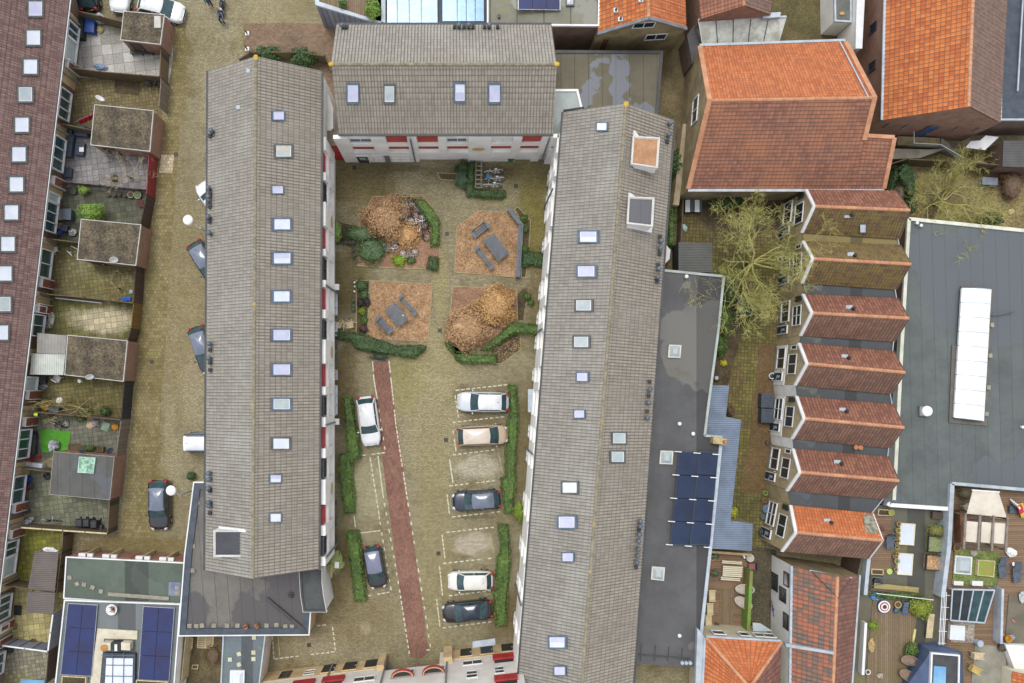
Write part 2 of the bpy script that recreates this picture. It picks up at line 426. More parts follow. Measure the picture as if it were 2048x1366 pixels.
glass_dark=pm('dark_glass',(46,54,58),(36,42,46),1.0,0.12,fine=0)
glass_teal=pm('tinted_glass',(52,82,84),(38,64,68),1.5,0.1,fine=0)
glass_pale=pm('pale_pane',(226,232,242),(214,220,234),1.0,0.15,fine=0)
glass_lav=pm('lavender_pane',(204,204,228),(190,192,220),1.2,0.15,fine=0)
glass_grey=pm('greyish_pane',(188,198,198),(172,184,186),1.2,0.15,fine=0)
glass_sky=pm('sky_blue_pane',(104,160,204),(140,186,218),0.5,0.12,fine=0)
frame_blue=pm('blue_grey_frame',(92,112,132),(78,96,116),2,0.5)
frame_grey=pm('grey_frame',(94,98,98),(78,82,82),2,0.5)
felt_dark=roofmat('dark_felt',(96,96,92),(80,84,90),strip=1.05)
gravel_roof=pm('gravel_roof',(110,98,78),(74,66,54),0.8,0.95,fine=1.0,fs=7)
wood_deck=boardmat('deck_boards',(140,118,92),(118,98,76),0.16,0,moss=(122,108,70))
wood_deck_h=boardmat('deck_boards_across',(146,116,88),(120,96,74),0.16,90)
fence_wood=boardmat('fence_wood',(118,98,76),(96,80,62),0.14,0,moss=(112,104,62))
fence_dark=boardmat('dark_fence',(86,64,52),(68,52,44),0.14,90)
fence_ochre=boardmat('ochre_fence',(134,104,44),(118,90,38),0.14,90)
fence_black=boardmat('black_fence',(56,54,54),(44,42,44),0.14,90)
fence_grey=boardmat('silvered_fence',(142,128,116),(120,108,98),0.14,90)
fence_blue=boardmat('blue_grey_fence',(146,150,164),(128,132,148),0.14,90)
pale_wood=pm('pale_wood',(214,198,158),(190,172,130),2,0.8)
mulch=pm('bark_mulch',(182,146,108),(150,116,82),1.2,0.95,fine=1.0,fs=9)
mulch_r=pm('reddish_mulch',(162,126,100),(140,106,82),0.9,0.95,fine=0.8,fs=12)
soil=pm('soil',(96,82,56),(70,60,42),0.8,0.95,fine=0.8,fs=9)
kerb=pm('kerb_stone',(176,164,124),(150,138,98),2.0,0.9)
black_plastic=pm('black_plastic',(44,46,50),(34,36,40),2,0.5,fine=0.1)
grey_plastic=pm('grey_plastic',(84,94,106),(68,78,90),2,0.55,fine=0.1)
white_plastic=pm('white_plastic',(238,238,236),(224,224,222),2,0.4,fine=0.05)
blue_plastic=pm('blue_plastic',(42,84,168),(34,70,146),2,0.45,fine=0.1)
green_plastic=pm('green_plastic',(24,118,92),(18,96,76),2,0.45,fine=0.1)
terracotta=pm('terracotta',(186,128,84),(160,104,66),3,0.8)
pot_buff=pm('buff_pot',(196,168,108),(170,142,88),3,0.8)
concrete=pm('concrete',(176,172,160),(150,146,134),0.9,0.9)
slab_stone=pm('concrete_slab',(158,152,136),(136,130,114),3,0.9)
bronze=pm('gold_emblem',(206,184,130),(186,162,104),4,0.6)
solar=pm('solar_cell',(40,54,104),(46,46,84),0.5,0.18,fine=0.06)
solar_b=pm('solar_cell_dark',(34,50,80),(26,40,66),0.5,0.18,fine=0.06)
rubber=pm('rubber',(38,38,40),(28,28,30),3,0.8,fine=0)
steel=pm('steel',(190,194,198),(160,164,170),3,0.35,0.6,fine=0)
canvas_m=pm('cream_canvas',(222,212,196),(208,196,178),1.2,0.9,fine=0.1)
def corrmat(name,c,pitch=0.18,rot=0,k=0.55):
    t=NT(name);v=t.tc.outputs['Object']
    mp=t.new('ShaderNodeMapping');mp.inputs['Rotation'].default_value=(0,0,R(rot));t.lk(v,mp.inputs[0])
    sp=t.new('ShaderNodeSeparateXYZ');t.lk(mp.outputs[0],sp.inputs[0])
    f=t.math('FRACT',t.math('DIVIDE',sp.outputs[1],pitch))
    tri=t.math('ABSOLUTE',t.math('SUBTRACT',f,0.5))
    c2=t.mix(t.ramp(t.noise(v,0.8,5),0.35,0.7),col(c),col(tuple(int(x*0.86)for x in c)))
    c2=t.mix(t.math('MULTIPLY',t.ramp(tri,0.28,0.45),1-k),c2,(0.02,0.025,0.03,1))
    t.bump(tri,0.6,0.05)
    return t.fin(c2,0.6)
corr_blue=corrmat('corrugated_blue_grey',(120,136,158))
corr_brown=corrmat('corrugated_brown',(108,96,90))
corr_white=corrmat('corrugated_pale',(206,210,200),0.15,90)
corr_grey=corrmat('corrugated_grey',(160,156,148),0.12,90)
corr_dark=corrmat('corrugated_charcoal',(90,90,86),0.22)

# ---------------------------------------------------------------- ground
_sc=[0]
def sheet(name,px,mat,z=0.008,h=0.0):
    _sc[0]+=1;z+=0.001*_sc[0]
    mb=MB();mb.poly([Vector((p.x,p.y,z))for p in ccw([G(x,y,h)for x,y in px])])
    return struct(name,mb,mat)
GP=[(868,760,26,10,(196,188,160),.8),(838,752,14,9,(190,184,150),.7),(730,1255,12,14,(196,190,166),.8),(826,830,9,9,(110,104,66),.6),(965,840,40,6,(112,100,68),.5),(952,1034,40,6,(108,98,68),.5),(900,1160,10,40,(176,166,130),.6),(340,880,12,90,(168,156,120),.6),(385,620,12,120,(168,156,118),.6),(800,335,60,10,(92,82,48),.6),(700,700,20,16,(110,98,58),.6),(405,800,16,14,(96,86,64),.5),(330,1090,60,10,(170,158,120),.7),(1000,400,40,12,(172,162,116),.5),(880,560,16,80,(168,158,108),.6),(640,1240,70,10,(112,96,66),.6),(870,720,60,90,(172,162,118),.7),(860,850,60,120,(170,160,124),.7),(930,640,40,30,(150,140,92),.3),
      (720,360,70,60,(112,100,58),.75),(1050,350,60,40,(128,118,62),.6),(1070,450,40,90,(134,124,56),.8),
      (700,560,50,80,(104,92,52),.8),(870,1080,40,260,(158,148,106),.6),(740,980,40,60,(178,172,140),.75),
      (955,935,46,26,(196,188,168),.85),(945,1088,42,22,(196,186,168),.85),(640,1290,60,30,(168,158,130),.8),
      (700,1240,120,60,(140,126,90),.5),(1060,900,30,160,(128,112,72),.7),(1030,1230,60,60,(122,104,66),.7),
      (800,770,50,60,(160,152,92),.5),(560,60,90,80,(158,148,112),.7),(360,600,60,260,(150,136,96),.6),(390,780,26,90,(172,160,130),.5),
      (300,720,26,500,(124,114,68),.75),(300,1000,40,90,(140,128,66),.7),(350,160,30,120,(132,118,70),.6),(270,1090,120,24,(126,112,66),.8),
      (950,345,90,22,(96,84,48),.7),(1080,600,30,120,(118,104,60),.7),(690,780,30,90,(118,102,66),.8),(680,1120,40,100,(122,106,70),.7)]
ground_m=pavemat('brick_paving',(162,153,124),(144,134,105),(0.5,0.47,0.38,1),0.22,0.11,moss=(120,106,60),mossamt=0.45,patches=GP,jw=0.02,rot=0,fine=0.9)
mb=MB();mb.poly([(-400,-400,0),(400,-400,0),(400,400,0),(-400,400,0)]);struct('ground',mb,ground_m)
red_brick_pave=pavemat('red_brick_paving',(150,112,96),(132,94,82),(0.6,0.56,0.5,1),0.21,0.105,jw=0.012,rot=80,dirt=(112,84,64),fine=0.5)
plaza_pave=pavemat('brown_brick_paving',(146,122,100),(128,106,86),(0.6,0.56,0.5,1),0.21,0.105,jw=0.012,dirt=(106,92,66),fine=0.45)
sheet('brick_path',[(746,722),(777,722),(795,850),(858,1305),(842,1316),(820,1314),(812,1270),(762,900)],red_brick_pave,0.006)
sheet('plaza_paving',[(487,46),(620,46),(700,56),(705,300),(660,260),(620,150),(487,130)],plaza_pave,0.006)
sheet('street_pavement',[(352,50),(372,52),(330,700),(300,1075),(244,1075),(270,760),(300,470)],
      pavemat('pavement_slabs',(146,134,96),(126,114,72),(0.6,0.56,0.45,1),0.3,0.3,moss=(126,116,68),mossamt=0.6,dirt=(104,94,62)),0.006)
sheet('pavement_patch',[(322,310),(348,310),(345,347),(318,345)],pavemat('new_slabs',(206,190,162),(190,174,146),(0.6,0.55,0.5,1),0.3,0.3),0.011)
# white parking marks: short setts
mk=MB()
def dashes(pts,n,w=0.10,l=0.34):
    for i in range(n):
        t=(i+0.5)/n;seg=t*(len(pts)-1);k=min(int(seg),len(pts)-2);f=seg-k
        a,b=W(*pts[k]),W(*pts[k+1]);p=a.lerp(b,f);d=(b-a).normalized()
        if random.random()<0.06:continue
        ll=l*random.uniform(0.75,1.05)
        q=Vector((-d.y,d.x,0))*w/2
        mk.poly([Vector((v.x,v.y,0.012))for v in(p-d*ll/2-q,p+d*ll/2-q,p+d*ll/2+q,p-d*ll/2+q)])
for pts,n in(([(745,722),(748,760),(755,800),(771,905)],17),([(723,911),(771,905)],5),([(756,912),(766,990),(800,1185),(819,1310)],34),
               ([(778,722),(792,850),(815,1000),(862,1300)],48),([(740,914),(752,990),(764,1070),(783,1184)],22),([(720,1066),(762,1061)],5),
               ([(735,1192),(780,1184)],5),([(708,1032),(711,1054)],3),([(910,781),(1016,769)],10),([(910,790),(917,836)],5),([(903,845),(1010,833)],10),
               ([(905,852),(912,902)],6),([(903,910),(1002,898)],9),([(899,918),(906,966)],6),([(897,972),(992,961)],9),([(893,980),(899,1028)],6),
               ([(902,1034),(1002,1023)],9),([(890,1065),(990,1054)],9),([(884,1068),(891,1126)],7),([(884,1127),(985,1116)],9),([(879,1132),(885,1192)],7),
               ([(885,1193),(985,1181)],9),([(873,1196),(880,1254)],7),([(883,1256),(985,1243)],9),([(632,1252),(664,1248)],3),([(665,1252),(671,1303)],5),
               ([(548,1318),(671,1303)],12),([(545,1272),(548,1320)],5),([(850,1300),(862,1300)],1),([(852,1302),(853,1312)],1)):
    dashes(pts,n)
struct('parking_markings',mk,pm('marking_white',(226,222,200),(196,190,160),3,0.7))
for nm,a,b in(('parking_kerb',(997,905),(1006,947)),('parking_kerb',(979,1065),(988,1107)),('parking_kerb',(556,1270),(560,1312))):
    mb=MB();mb.bar(W(*a,0.05),W(*b,0.05),0.14,0.09);struct(nm,mb,kerb)
drain_m=pm('cast_iron',(70,64,56),(54,50,44),3,0.6)
for x,y in((709,335),(880,661),(892,880),(877,1107),(618,1290),(894,468),(1032,372),(304,724),(352,309),(1484,885)):
    mb=MB();c=W(x,y);mb.box(c+Vector((0,0,0.008)),(0.36,0.36,0.014))
    o=mb.build('drain_cover',drain_m);tag(o,kind='structure')
    mb=MB()
    for k in range(4):mb.box(c+Vector((-0.12+0.08*k,0,0.017)),(0.03,0.28,0.01))
    mb.build('grate',black_plastic,o)

# gardens of the terrace on the left: (name, photo polygon at fence-top height 1.9, material)
def yard(n,px,c1,c2,moss,amt,bw=0.4,dirt=None,patches=(),joint=(0.55,0.5,0.4,1),h=1.9):
    sheet('garden_paving',px,pavemat('slabs_%s'%n,c1,c2,joint,bw,bw,moss=moss,mossamt=amt,jw=0.025,rot=-7 if px[0][0]<500 else 3,offset=0,dirt=dirt,patches=patches),0.006,h)
yard('concrete',[(140,20),(330,45),(330,100),(322,152),(122,137)],(186,184,180),(168,164,158),(150,144,118),0.2,0.9,dirt=(150,144,134))
yard('olive',[(118,137),(322,153),(305,224),(185,258),(108,246)],(136,124,90),(116,104,70),(132,128,60),0.3,0.3)
yard('mauve',[(108,247),(185,258),(300,300),(294,378),(96,362)],(152,148,150),(130,128,130),(120,112,84),0.15,0.5,dirt=(92,90,92))
yard('darkgreen',[(96,363),(294,379),(282,450),(158,485),(84,477)],(104,104,88),(76,80,66),(104,112,66),0.4,0.5,dirt=(58,60,50))
yard('mossy',[(84,478),(158,485),(272,528),(268,605),(70,588)],(132,126,88),(112,104,66),(112,104,48),0.6,0.35)
yard('oval',[(70,589),(268,606),(256,684),(60,672)],(120,116,70),(100,98,56),(116,122,52),0.6,0.5,
     patches=[(205,638,66,30,(192,182,152),.95)])
yard('plain',[(60,672),(254,684),(246,762),(242,838),(44,822)],(126,118,76),(104,96,58),(112,110,52),0.6,0.35)
yard('slate',[(44,823),(242,840),(230,912),(108,904),(40,938)],(122,122,108),(98,98,86),(84,92,58),0.4,0.4)
yard('greygreen',[(36,938),(108,940),(218,1000),(215,1066),(24,1053)],(128,130,112),(106,108,92),(104,108,70),0.4,0.42)
yard('lowermoss',[(24,1056),(126,1064),(112,1186),(8,1172)],(134,130,66),(112,108,48),(140,144,46),0.7,0.4)
yard('sandy',[(8,1174),(112,1188),(96,1303),(-12,1290)],(184,174,122),(160,150,100),(152,150,80),0.3,0.5)
yard('greyslab',[(-12,1292),(96,1305),(88,1390),(-24,1390)],(156,152,134),(132,128,108),(140,136,74),0.3,0.35)
# courtyard planting beds
def bed(px,m,edge=True,z=0.03):
    o=sheet('planting_bed',px,m,z)
    if edge:
        mb=MB();ring(mb,[W(*p)for p in px],0.07,0.0,0.07);struct('bed_edging',mb,kerb)
BA=[(745,392),(850,392),(880,440),(880,512),(876,540),(770,536),(715,532),(715,452)]
BB=[(913,453),(955,421),(1018,424),(1043,447),(1040,556),(908,545)]
BC=[(741,560),(866,567),(857,684),(734,677)]
BD=[(905,572),(1034,576),(1036,640),(970,700),(895,686),(898,640)]
bed(BA,mulch_r);bed(BB,mulch);bed(BC,mulch);bed(BD,mulch_r)
bed([(712,560),(740,560),(735,672),(712,668)],soil)
bed([(679,445),(716,452),(716,490),(700,495),(679,480)],soil,False)
bed([(1028,419),(1035,412),(1062,441),(1058,500),(1052,556),(1042,556),(1045,447)],soil)
bed([(873,345),(914,347),(914,362),(881,360)],soil)
bed([(978,702),(1028,660),(1042,660),(1042,700),(1003,728),(990,728)],soil)
bed([(787,387),(847,390),(845,409),(790,409)],soil)
bed([(1055,577),(1046,577),(1034,590),(1034,640),(1046,640)],soil,False)
# court of the small gabled houses
sheet('courtyard_paving',[(1355,385),(1590,385),(1560,700),(1530,1110),(1560,1300),(1400,1290),(1400,1080),(1430,700),(1340,700)],
      pavemat('court_slabs',(128,116,72),(108,96,56),(0.5,0.46,0.34,1),0.3,0.3,moss=(112,108,46),mossamt=0.7,jw=0.025,offset=0,rot=3,dirt=(88,78,48),patches=[(1470,600,60,100,(92,96,50),.8),(1440,460,90,50,(104,92,62),.7),(1460,740,30,60,(110,96,56),.7),(1500,980,40,80,(96,92,52),.7)]),0.006)
sheet('clinker_strip',[(1518,690),(1556,690),(1548,860),(1534,990),(1480,985),(1500,860)],
      pavemat('clinkers',(132,106,74),(114,90,60),(0.5,0.46,0.36,1),0.2,0.1,moss=(116,100,48),mossamt=0.5),0.011)
sheet('clinker_strip',[(1500,1090),(1552,1100),(1566,1262),(1500,1262)],pavemat('dark_clinkers',(100,92,72),(82,76,58),(0.5,0.46,0.36,1),0.2,0.2,dirt=(60,56,44)),0.011)
sheet('garden_soil',[(1770,300),(2100,300),(2100,460),(1790,460)],pm('winter_lawn',(142,128,82),(108,94,62),0.35,0.95,fine=0.9,fs=6),0.006)
sheet('garden_soil',[(1360,395),(1560,395),(1560,460),(1430,470)],soil,0.011)
sheet('garden_soil',[(1425,560),(1500,560),(1480,680),(1450,790),(1420,790)],soil,0.011)
sheet('yard_paving',[(1520,-60),(1730,-60),(1730,100),(1500,110)],pm('mossy_yard',(112,102,66),(90,82,50),0.5,0.95,fine=0.7,fs=8),0.006)
sheet('alley_paving',[(1100,60),(1440,60),(1400,250),(1350,560),(1310,560),(1310,240),(1100,100)],pm('alley_dirt',(128,114,82),(100,88,60),0.5,0.95,fine=0.6,fs=8),0.006)
# ---------------------------------------------------------------- building helpers
def flatb(name,label,cat,px,z,wm,rm,tm=None,tw=0.14,th=0.1,z0=0.0,group=None):
    pts=[W(x,y,z)for x,y in px];c=sum((Vector((p.x,p.y,0))for p in pts),Vector())/len(pts);c.z=z0
    t=thing(name,label,cat,c,group)
    MB().prism(pts,z0,z-0.1).build('wall',wm,t)
    MB().prism(inset(pts,-0.03),z-0.1,z-0.02).build('roof',rm,t)
    if tm:ring(MB(),inset(pts,-0.05),tw+0.05,z-0.14,z+th).build('roof_edge',tm,t)
    return t
class Wall:                       # vertical wall seen in the photo; corners given as ground pixels
    def __init__(s,a,b,parent,z=0.0):
        s.a=G(*a)if len(a)==2 else Vector(a);s.b=G(*b)if len(b)==2 else Vector(b)
        s.pl=vplane(s.a,s.b);s.n=s.pl[1];s.d=Vector((s.b.x-s.a.x,s.b.y-s.a.y,0)).normalized();s.p=parent
        s.L=Vector((s.b.x-s.a.x,s.b.y-s.a.y,0)).length
        if(Vector((0,0,0))-s.a).dot(s.n)<0:s.n=-s.n
    def uz(s,x,y):
        p=hit(x,y,s.pl);return(p-s.a).dot(s.d),p.z
    def rect(s,mb,u0,u1,z0,z1,t0,t1):
        if u0>u1:u0,u1=u1,u0
        q=lambda u,z:s.a+s.d*u+Vector((0,0,z-s.a.z))
        mb.slab([q(u0,z0),q(u1,z0),q(u1,z1),q(u0,z1)],s.n,t0,t1);return mb
    def window(s,u0,u1,z0,z1,frame=None,pane=None,cols=1,rows=1,t=0.05,fw=0.08,name='window',sill=None):
        frame=frame or white_paint;pane=pane or glass_dark
        if u0>u1:u0,u1=u1,u0
        mb=MB()
        s.rect(mb,u0,u1,z0,z0+fw,0.01,t);s.rect(mb,u0,u1,z1-fw,z1,0.01,t)
        s.rect(mb,u0,u0+fw,z0+fw,z1-fw,0.01,t);s.rect(mb,u1-fw,u1,z0+fw,z1-fw,0.01,t)
        for k in range(1,cols):
            u=u0+(u1-u0)*k/cols;s.rect(mb,u-fw*.4,u+fw*.4,z0+fw,z1-fw,0.01,t-.005)
        for k in range(1,rows):
            zz=z0+(z1-z0)*k/rows;s.rect(mb,u0+fw,u1-fw,zz-fw*.35,zz+fw*.35,0.01,t-.009)
        w=mb.build(name,frame,s.p)
        s.rect(MB(),u0+fw*.5,u1-fw*.5,z0+fw*.5,z1-fw*.5,0.005,t*.5).build('pane',pane,w)
        if sill:s.rect(MB(),u0-.05,u1+.05,z0-.09,z0-.002,0.01,0.16).build('sill',sill,w)
        return w
    def door(s,u0,u1,z0,z1,m,frame=None,t=0.05,light=None):
        if u0>u1:u0,u1=u1,u0
        w=s.rect(MB(),u0,u1,z0,z1,0.01,t).build('door',m,s.p)
        f=MB();s.rect(f,u0-.07,u0,z0,z1+.07,0.01,t+.03);s.rect(f,u1,u1+.07,z0,z1+.07,0.01,t+.03);s.rect(f,u0,u1,z1,z1+.07,0.01,t+.03)
        f.build('frame',frame or white_paint,w)
        h=s.rect(MB(),u1-.16,u1-.06,z0+.95,z0+1.05,t,t+.06).build('handle',steel,w)
        if light:s.rect(MB(),u0+.2,u1-.2,z0+(z1-z0)*.45,z0+(z1-z0)*.8,t-.01,t+.01).build('pane',light,w)
        return w
    def panel(s,name,m,u0,u1,z0,z1,t0=0.01,t1=0.05):
        return s.rect(MB(),u0,u1,z0,z1,t0,t1).build(name,m,s.p)
def gutter(p,a,b,m,w=0.13):
    return MB().bar(a,b,w,0.12).build('gutter',m,p)
def skylight(p,pl,cx,cy,w,h,frame,pane,blind=None):
    n=pl[1]if pl[1].z>0 else-pl[1]
    q=[hit(cx+sx*w/2,cy+sy*h/2,pl)for sx,sy in((-1,1),(1,1),(1,-1),(-1,-1))]
    c=sum(q,Vector())/4;mb=MB();inn=[c+(v-c)*0.78 for v in q]
    for k in range(4):mb.slab([q[k],q[(k+1)%4],inn[(k+1)%4],inn[k]],n,0.0,0.15)
    f=mb.build('skylight',frame,p)
    MB().slab([c+(v-c)*0.82 for v in q],n,0.03,0.12).build('pane',pane,f)
    i2=[c+(v-c)*0.70 for v in q];i1=[c+(v-c)*0.78 for v in q];mb=MB()
    for k in range(4):mb.slab([i1[k],i1[(k+1)%4],i2[(k+1)%4],i2[k]],n,0.121,0.135)
    mb.build('sash',white_paint,f)
    if blind:
        a=[q[0].lerp(q[3],.5),q[1].lerp(q[2],.5)]
        MB().slab([c+(v-c)*0.68 for v in(a[0],a[1],q[2],q[3])],n,0.121,0.128).build('blind',blind,f)
    return f
def vent(p,pos,kind=0):
    mb=MB()
    if kind==0:
        mb.lathe(pos,[(0.13,-0.3),(0.13,0.42),(0.20,0.44),(0.20,0.58),(0.10,0.66)],12);o=mb.build('roof_vent',frame_grey,p)
        MB().lathe(pos+Vector((0,0,0.661)),[(0.14,0.0),(0.11,0.05),(0.02,0.07)],12).build('cowl',frame_blue,o)
    else:
        mb.box(pos+Vector((0,0,0.1)),(0.26,0.3,0.5));o=mb.build('roof_vent',dark_trim,p)
        MB().lathe(pos+Vector((0,0,0.351)),[(0.09,0),(0.09,0.08),(0.05,0.1)],10).build('cowl',black_plastic,o)
    return o
def gable(name,label,cat,SW_,SE_,NE_,NW_,ze,zr,axis,wm,mA,mB,over=0.0,tw=0.25,rh=0.42,ridge=None,group=None,amp=.045,hipA=0,hipB=0,step=.03):
    """pitched roof building; corners are photo pixels at eave height. axis 'y': ridge runs bottom to top of the photo; 'x': left to right"""
    c=[W(x,y,ze)for x,y in(SW_,SE_,NE_,NW_)]
    if axis=='y':r0=(c[0]+c[1])/2;r1=(c[3]+c[2])/2
    else:r0=(c[0]+c[3])/2;r1=(c[1]+c[2])/2
    r0.z=r1.z=zr
    cen=sum(c,Vector())/4;t=thing(name,label,cat,(cen.x,cen.y,0),group)
    ins=inset(c,over)
    mb=MB();mb.prism(ins,0,ze-0.1)
    g=lambda a,b,r:mb.hexa([Vector((v.x,v.y,ze-0.1))for v in(a,b,b,a)],[Vector((a.x,a.y,ze-.1)),Vector((b.x,b.y,ze-.1)),r,r])
    # gable triangles
    cc=[Vector((v.x,v.y,ze-0.1))for v in ins]
    def near(v):return min(cc,key=lambda q:(q-Vector((v.x,v.y,ze-.1))).length)
    dr=(r1-r0).normalized()
    for a,b,r,s in(((c[0],c[1],r0,1)if axis=='y' else(c[0],c[3],r0,1)),((c[3],c[2],r1,-1)if axis=='y' else(c[1],c[2],r1,-1))):
        rr=r+dr*s*max(over,0.02);rr.z=zr-0.12
        a2,b2=near(a),near(b);m2=(a2+b2)/2
        q=Vector((0,0,0))+dr*s*0.25
        mb.hexa([a2,b2,b2+q,a2+q],[rr,rr+Vector((0.001,0,0)),rr+q,rr+q-Vector((0.001,0,0))])
    mb.build('wall',wm,t)
    if axis=='y':
        slope('roof',c[3],c[0],r0,r1,mA,t,tw,rh,amp,step);slope('roof',c[1],c[2],r1,r0,mB,t,tw,rh,amp,step)
    else:
        slope('roof',c[0],c[1],r1,r0,mA,t,tw,rh,amp,step);slope('roof',c[2],c[3],r0,r1,mB,t,tw,rh,amp,step)
    if ridge:
        mb=MB();n=max(2,int((r1-r0).length/0.4))
        for k in range(n):
            a=r0.lerp(r1,k/n);b=r0.lerp(r1,(k+1.06)/n)
            mb.tube([a+Vector((0,0,-.03)),b+Vector((0,0,-.04))],[0.15,0.125],8)
        mb.build('ridge',ridge,t)
    t_pl=(plane(c[0],c[3],r1),plane(c[1],c[2],r0))if axis=='y' else(plane(c[0],c[1],r1),plane(c[2],c[3],r0))
    return t,c,r0,r1,t_pl

# ================================================================= west block
WB,wc,wr0,wr1,wpl=gable('apartment_block','long grey tiled apartment block left of the courtyard, one column of skylights','apartment block',
    (411,1140),(637,1138),(643,142),(417,142),7.4,10.3,'y',white_wall,grey_tile,grey_tile_b,ridge=grey_ridge)
for x,y,w,h,f,g in((556,232,26,20,0,1),(566,303,38,28,1,2),(554,380,26,18,0,1),(563,449,40,26,0,0),(563,517,42,26,0,0),(562,593,40,26,0,0),
        (562,670,42,26,0,1),(562,739,42,26,0,1),(562,808,42,26,0,2),(561,887,40,26,1,0),(550,957,26,18,0,0),(550,1035,26,20,0,0)):
    skylight(WB,wpl[1],x,y,w,h,(frame_blue,frame_grey)[f],(glass_pale,glass_lav,glass_grey)[g],glass_lav if y in(517,670,957)else(loggia_wall if y in(303,)else None))
for y,k in((265,0),(273,1),(379,0),(388,1),(396,0),(406,1),(414,1),(436,0),(444,1),(468,0),(688,0),(700,1),(716,0),(726,1),(740,1),(945,0),(957,0),(975,0),(981,1),(1003,0),(1010,0),(1025,1)):
    vent(WB,hit(421+(6 if y==265 else 0)+random.uniform(-1,1),y,wpl[0]),k)
gutter(WB,wc[0]+Vector((-.1,0,0)),wc[3]+Vector((-.1,0,0)),dark_trim);gutter(WB,wc[1]+Vector((.1,0,0)),wc[2]+Vector((.1,0,0)),dark_trim)
MB().ell(wr1+Vector((0,-.1,.02)),(.2,.24,.13)).build('ridge_cap',lichen,WB)
for x,y in((498,142),(478,215)):
    q=[hit(x+a,y+b,wpl[0])for a,b in((-3.5,-4),(3.5,-4),(3.5,4),(-3.5,4))];MB().slab(q,wpl[0][1]if wpl[0][1].z>0 else-wpl[0][1],.05,.1).build('vent_tile',zinc,WB)
def dormer(p,x0,y0,x1,y1,z,zb,side,top,skew=((0,0),(0,0),(0,0),(0,0))):
    px=[(x0+skew[0][0],y1+skew[0][1]),(x1+skew[1][0],y1+skew[1][1]),(x1+skew[2][0],y0+skew[2][1]),(x0+skew[3][0],y0+skew[3][1])]
    pts=[W(x,y,z)for x,y in px]
    d=MB().prism(pts,zb,z-.03).build('dormer',side,p)
    MB().prism(inset(pts,.12),z-.03,z-.01).build('roof',top,d)
    ring(MB(),inset(pts,-.03),.1,z-.1,z+.06).build('rim',shed_trim,d)
    return d
dormer(WB,428,1061,490,1113,9.6,7.6,white_wall,pm('dark_felt_plain',(74,74,80),(62,62,68),.8))
fw=MB();fw.slab([hit(x,y,wpl[0])for x,y in((440,1052),(492,1058),(494,1064),(440,1058))],-wpl[0][1]if wpl[0][1].z<0 else wpl[0][1],.03,.14).build('flashing',white_paint,WB)
# courtyard facade
wf=Wall((668,130),(668,1112),WB)
def yu(y,z=3.3):p=W(0,y,z);return abs(p.y-wf.a.y)
ops=[(325,367),(382,423),(468,512),(525,571),(584,627),(643,684),(729,773),(788,831),(849,890),(908,949),(996,1036),(1055,1095)]
edges=[300]+[e for o in ops for e in o]+[1112]
fr=MB()
for k in range(0,len(edges),2):wf.rect(fr,yu(edges[k]),yu(edges[k+1]),2.3,7.0,0.0,0.42)
for a,b in ops:
    wf.rect(fr,yu(a),yu(b),2.3,2.75,0.0,0.42);wf.rect(fr,yu(a),yu(b),5.0,5.6,0.0,0.42)
fr.build('facade_frame',white_wall,WB)
for i,(a,b)in enumerate(ops):
    wf.panel('loggia_panel',loggia_wall,yu(a),yu(b),2.75,5.0,0.0,0.03)
    wf.panel('shutter',red_paint,yu(a+2),yu(b-2),3.75,4.9,0.04,0.2)
    if i%2:wf.window(yu(a+3),yu(b-3),5.7,6.9,dark_trim,glass_dark,2,1,.3)
    else:wf.panel('shutter',red_paint,yu(a+2),yu(b-2),5.6,6.9,0.04,0.2)
for y in(447,705,975,1140):
    c=wf.a+wf.d*yu(y)+wf.n*0.42+Vector((0,0,3.9));mb=MB();mb.ell(c,(.06,.55,.55),14,8);mb.build('emblem',bronze,WB)
for a,b in((585,630),(645,672),(740,760),(770,830)):wf.window(yu(a,1),yu(b,1),0.5,2.2,white_paint,glass_sky,3,1,.4)
for a,b in((680,700),(708,728),(1000,1010),(1030,1052),(1068,1078)):wf.window(yu(a,1),yu(b,1),0.9,2.1,frame_grey,glass_dark,1,2,.4)
for y in(582,845,1095):wf.panel('downpipe',zinc_d,yu(y,3)-.06,yu(y,3)+.06,0.1,7.2,.43,.55)
for y in(575,843,1128):wf.rect(MB(),yu(y,2)-.25,yu(y,2)+.25,2.1,2.45,.43,.8).build('wall_box',white_paint,WB)
# flat-roofed ground storey that wraps the foot of the west block
FX=[(390,966),(420,966),(420,1120),(606,1120),(625,1140),(617,1267),(360,1269),(372,1110)]
FXm=roofmat('ground_storey_felt',(122,118,112),(84,80,80),None,1.05,-4,.22,(.47,.5),patches=[(560,1200,60,60,(86,86,96),.95,3.3),(420,1130,22,60,(78,76,76),.9,3.3),(470,1175,70,18,(78,78,84),.8,3.3)])
FB=flatb('flat_extension','grey felt flat-roofed ground storey wrapped round the foot of the left-hand apartment block','extension',FX,3.3,sand_wall,FXm,dark_slate,.5,.12)
ring(MB(),inset([W(x,y,3.3)for x,y in FX],-.12),.1,3.1,3.46).build('edge_trim',white_paint,FB)
MB().bar(W(533,1197,3.4),W(611,1262,3.4),.3,.2).build('roof_ridge',dark_trim,FB)
MB().lathe(W(582,1190,3.3),[(.28,0),(.26,.1),(.12,.12),(.1,.35),(.16,.36),(.12,.42)],14).build('roof_vent',dark_trim,FB)
for i,(x,y)in enumerate([(379,1252),(393,1252),(404,1251),(428,1251),(454,1251),(475,1251),(533,1251),(553,1250),(571,1253),(584,1253),(395,1005),(386,1092),(385,1141),(366,1234)]):
    mb=MB();mb.box(W(x,y,3.33),(.36,.36,.07),random.uniform(-.1,.1));o=mb.build('paving_slab',slab_stone)
    tag(o,'loose concrete slab lying on the grey flat roof below the left apartment block','slab','ballast slabs on the grey flat roof')
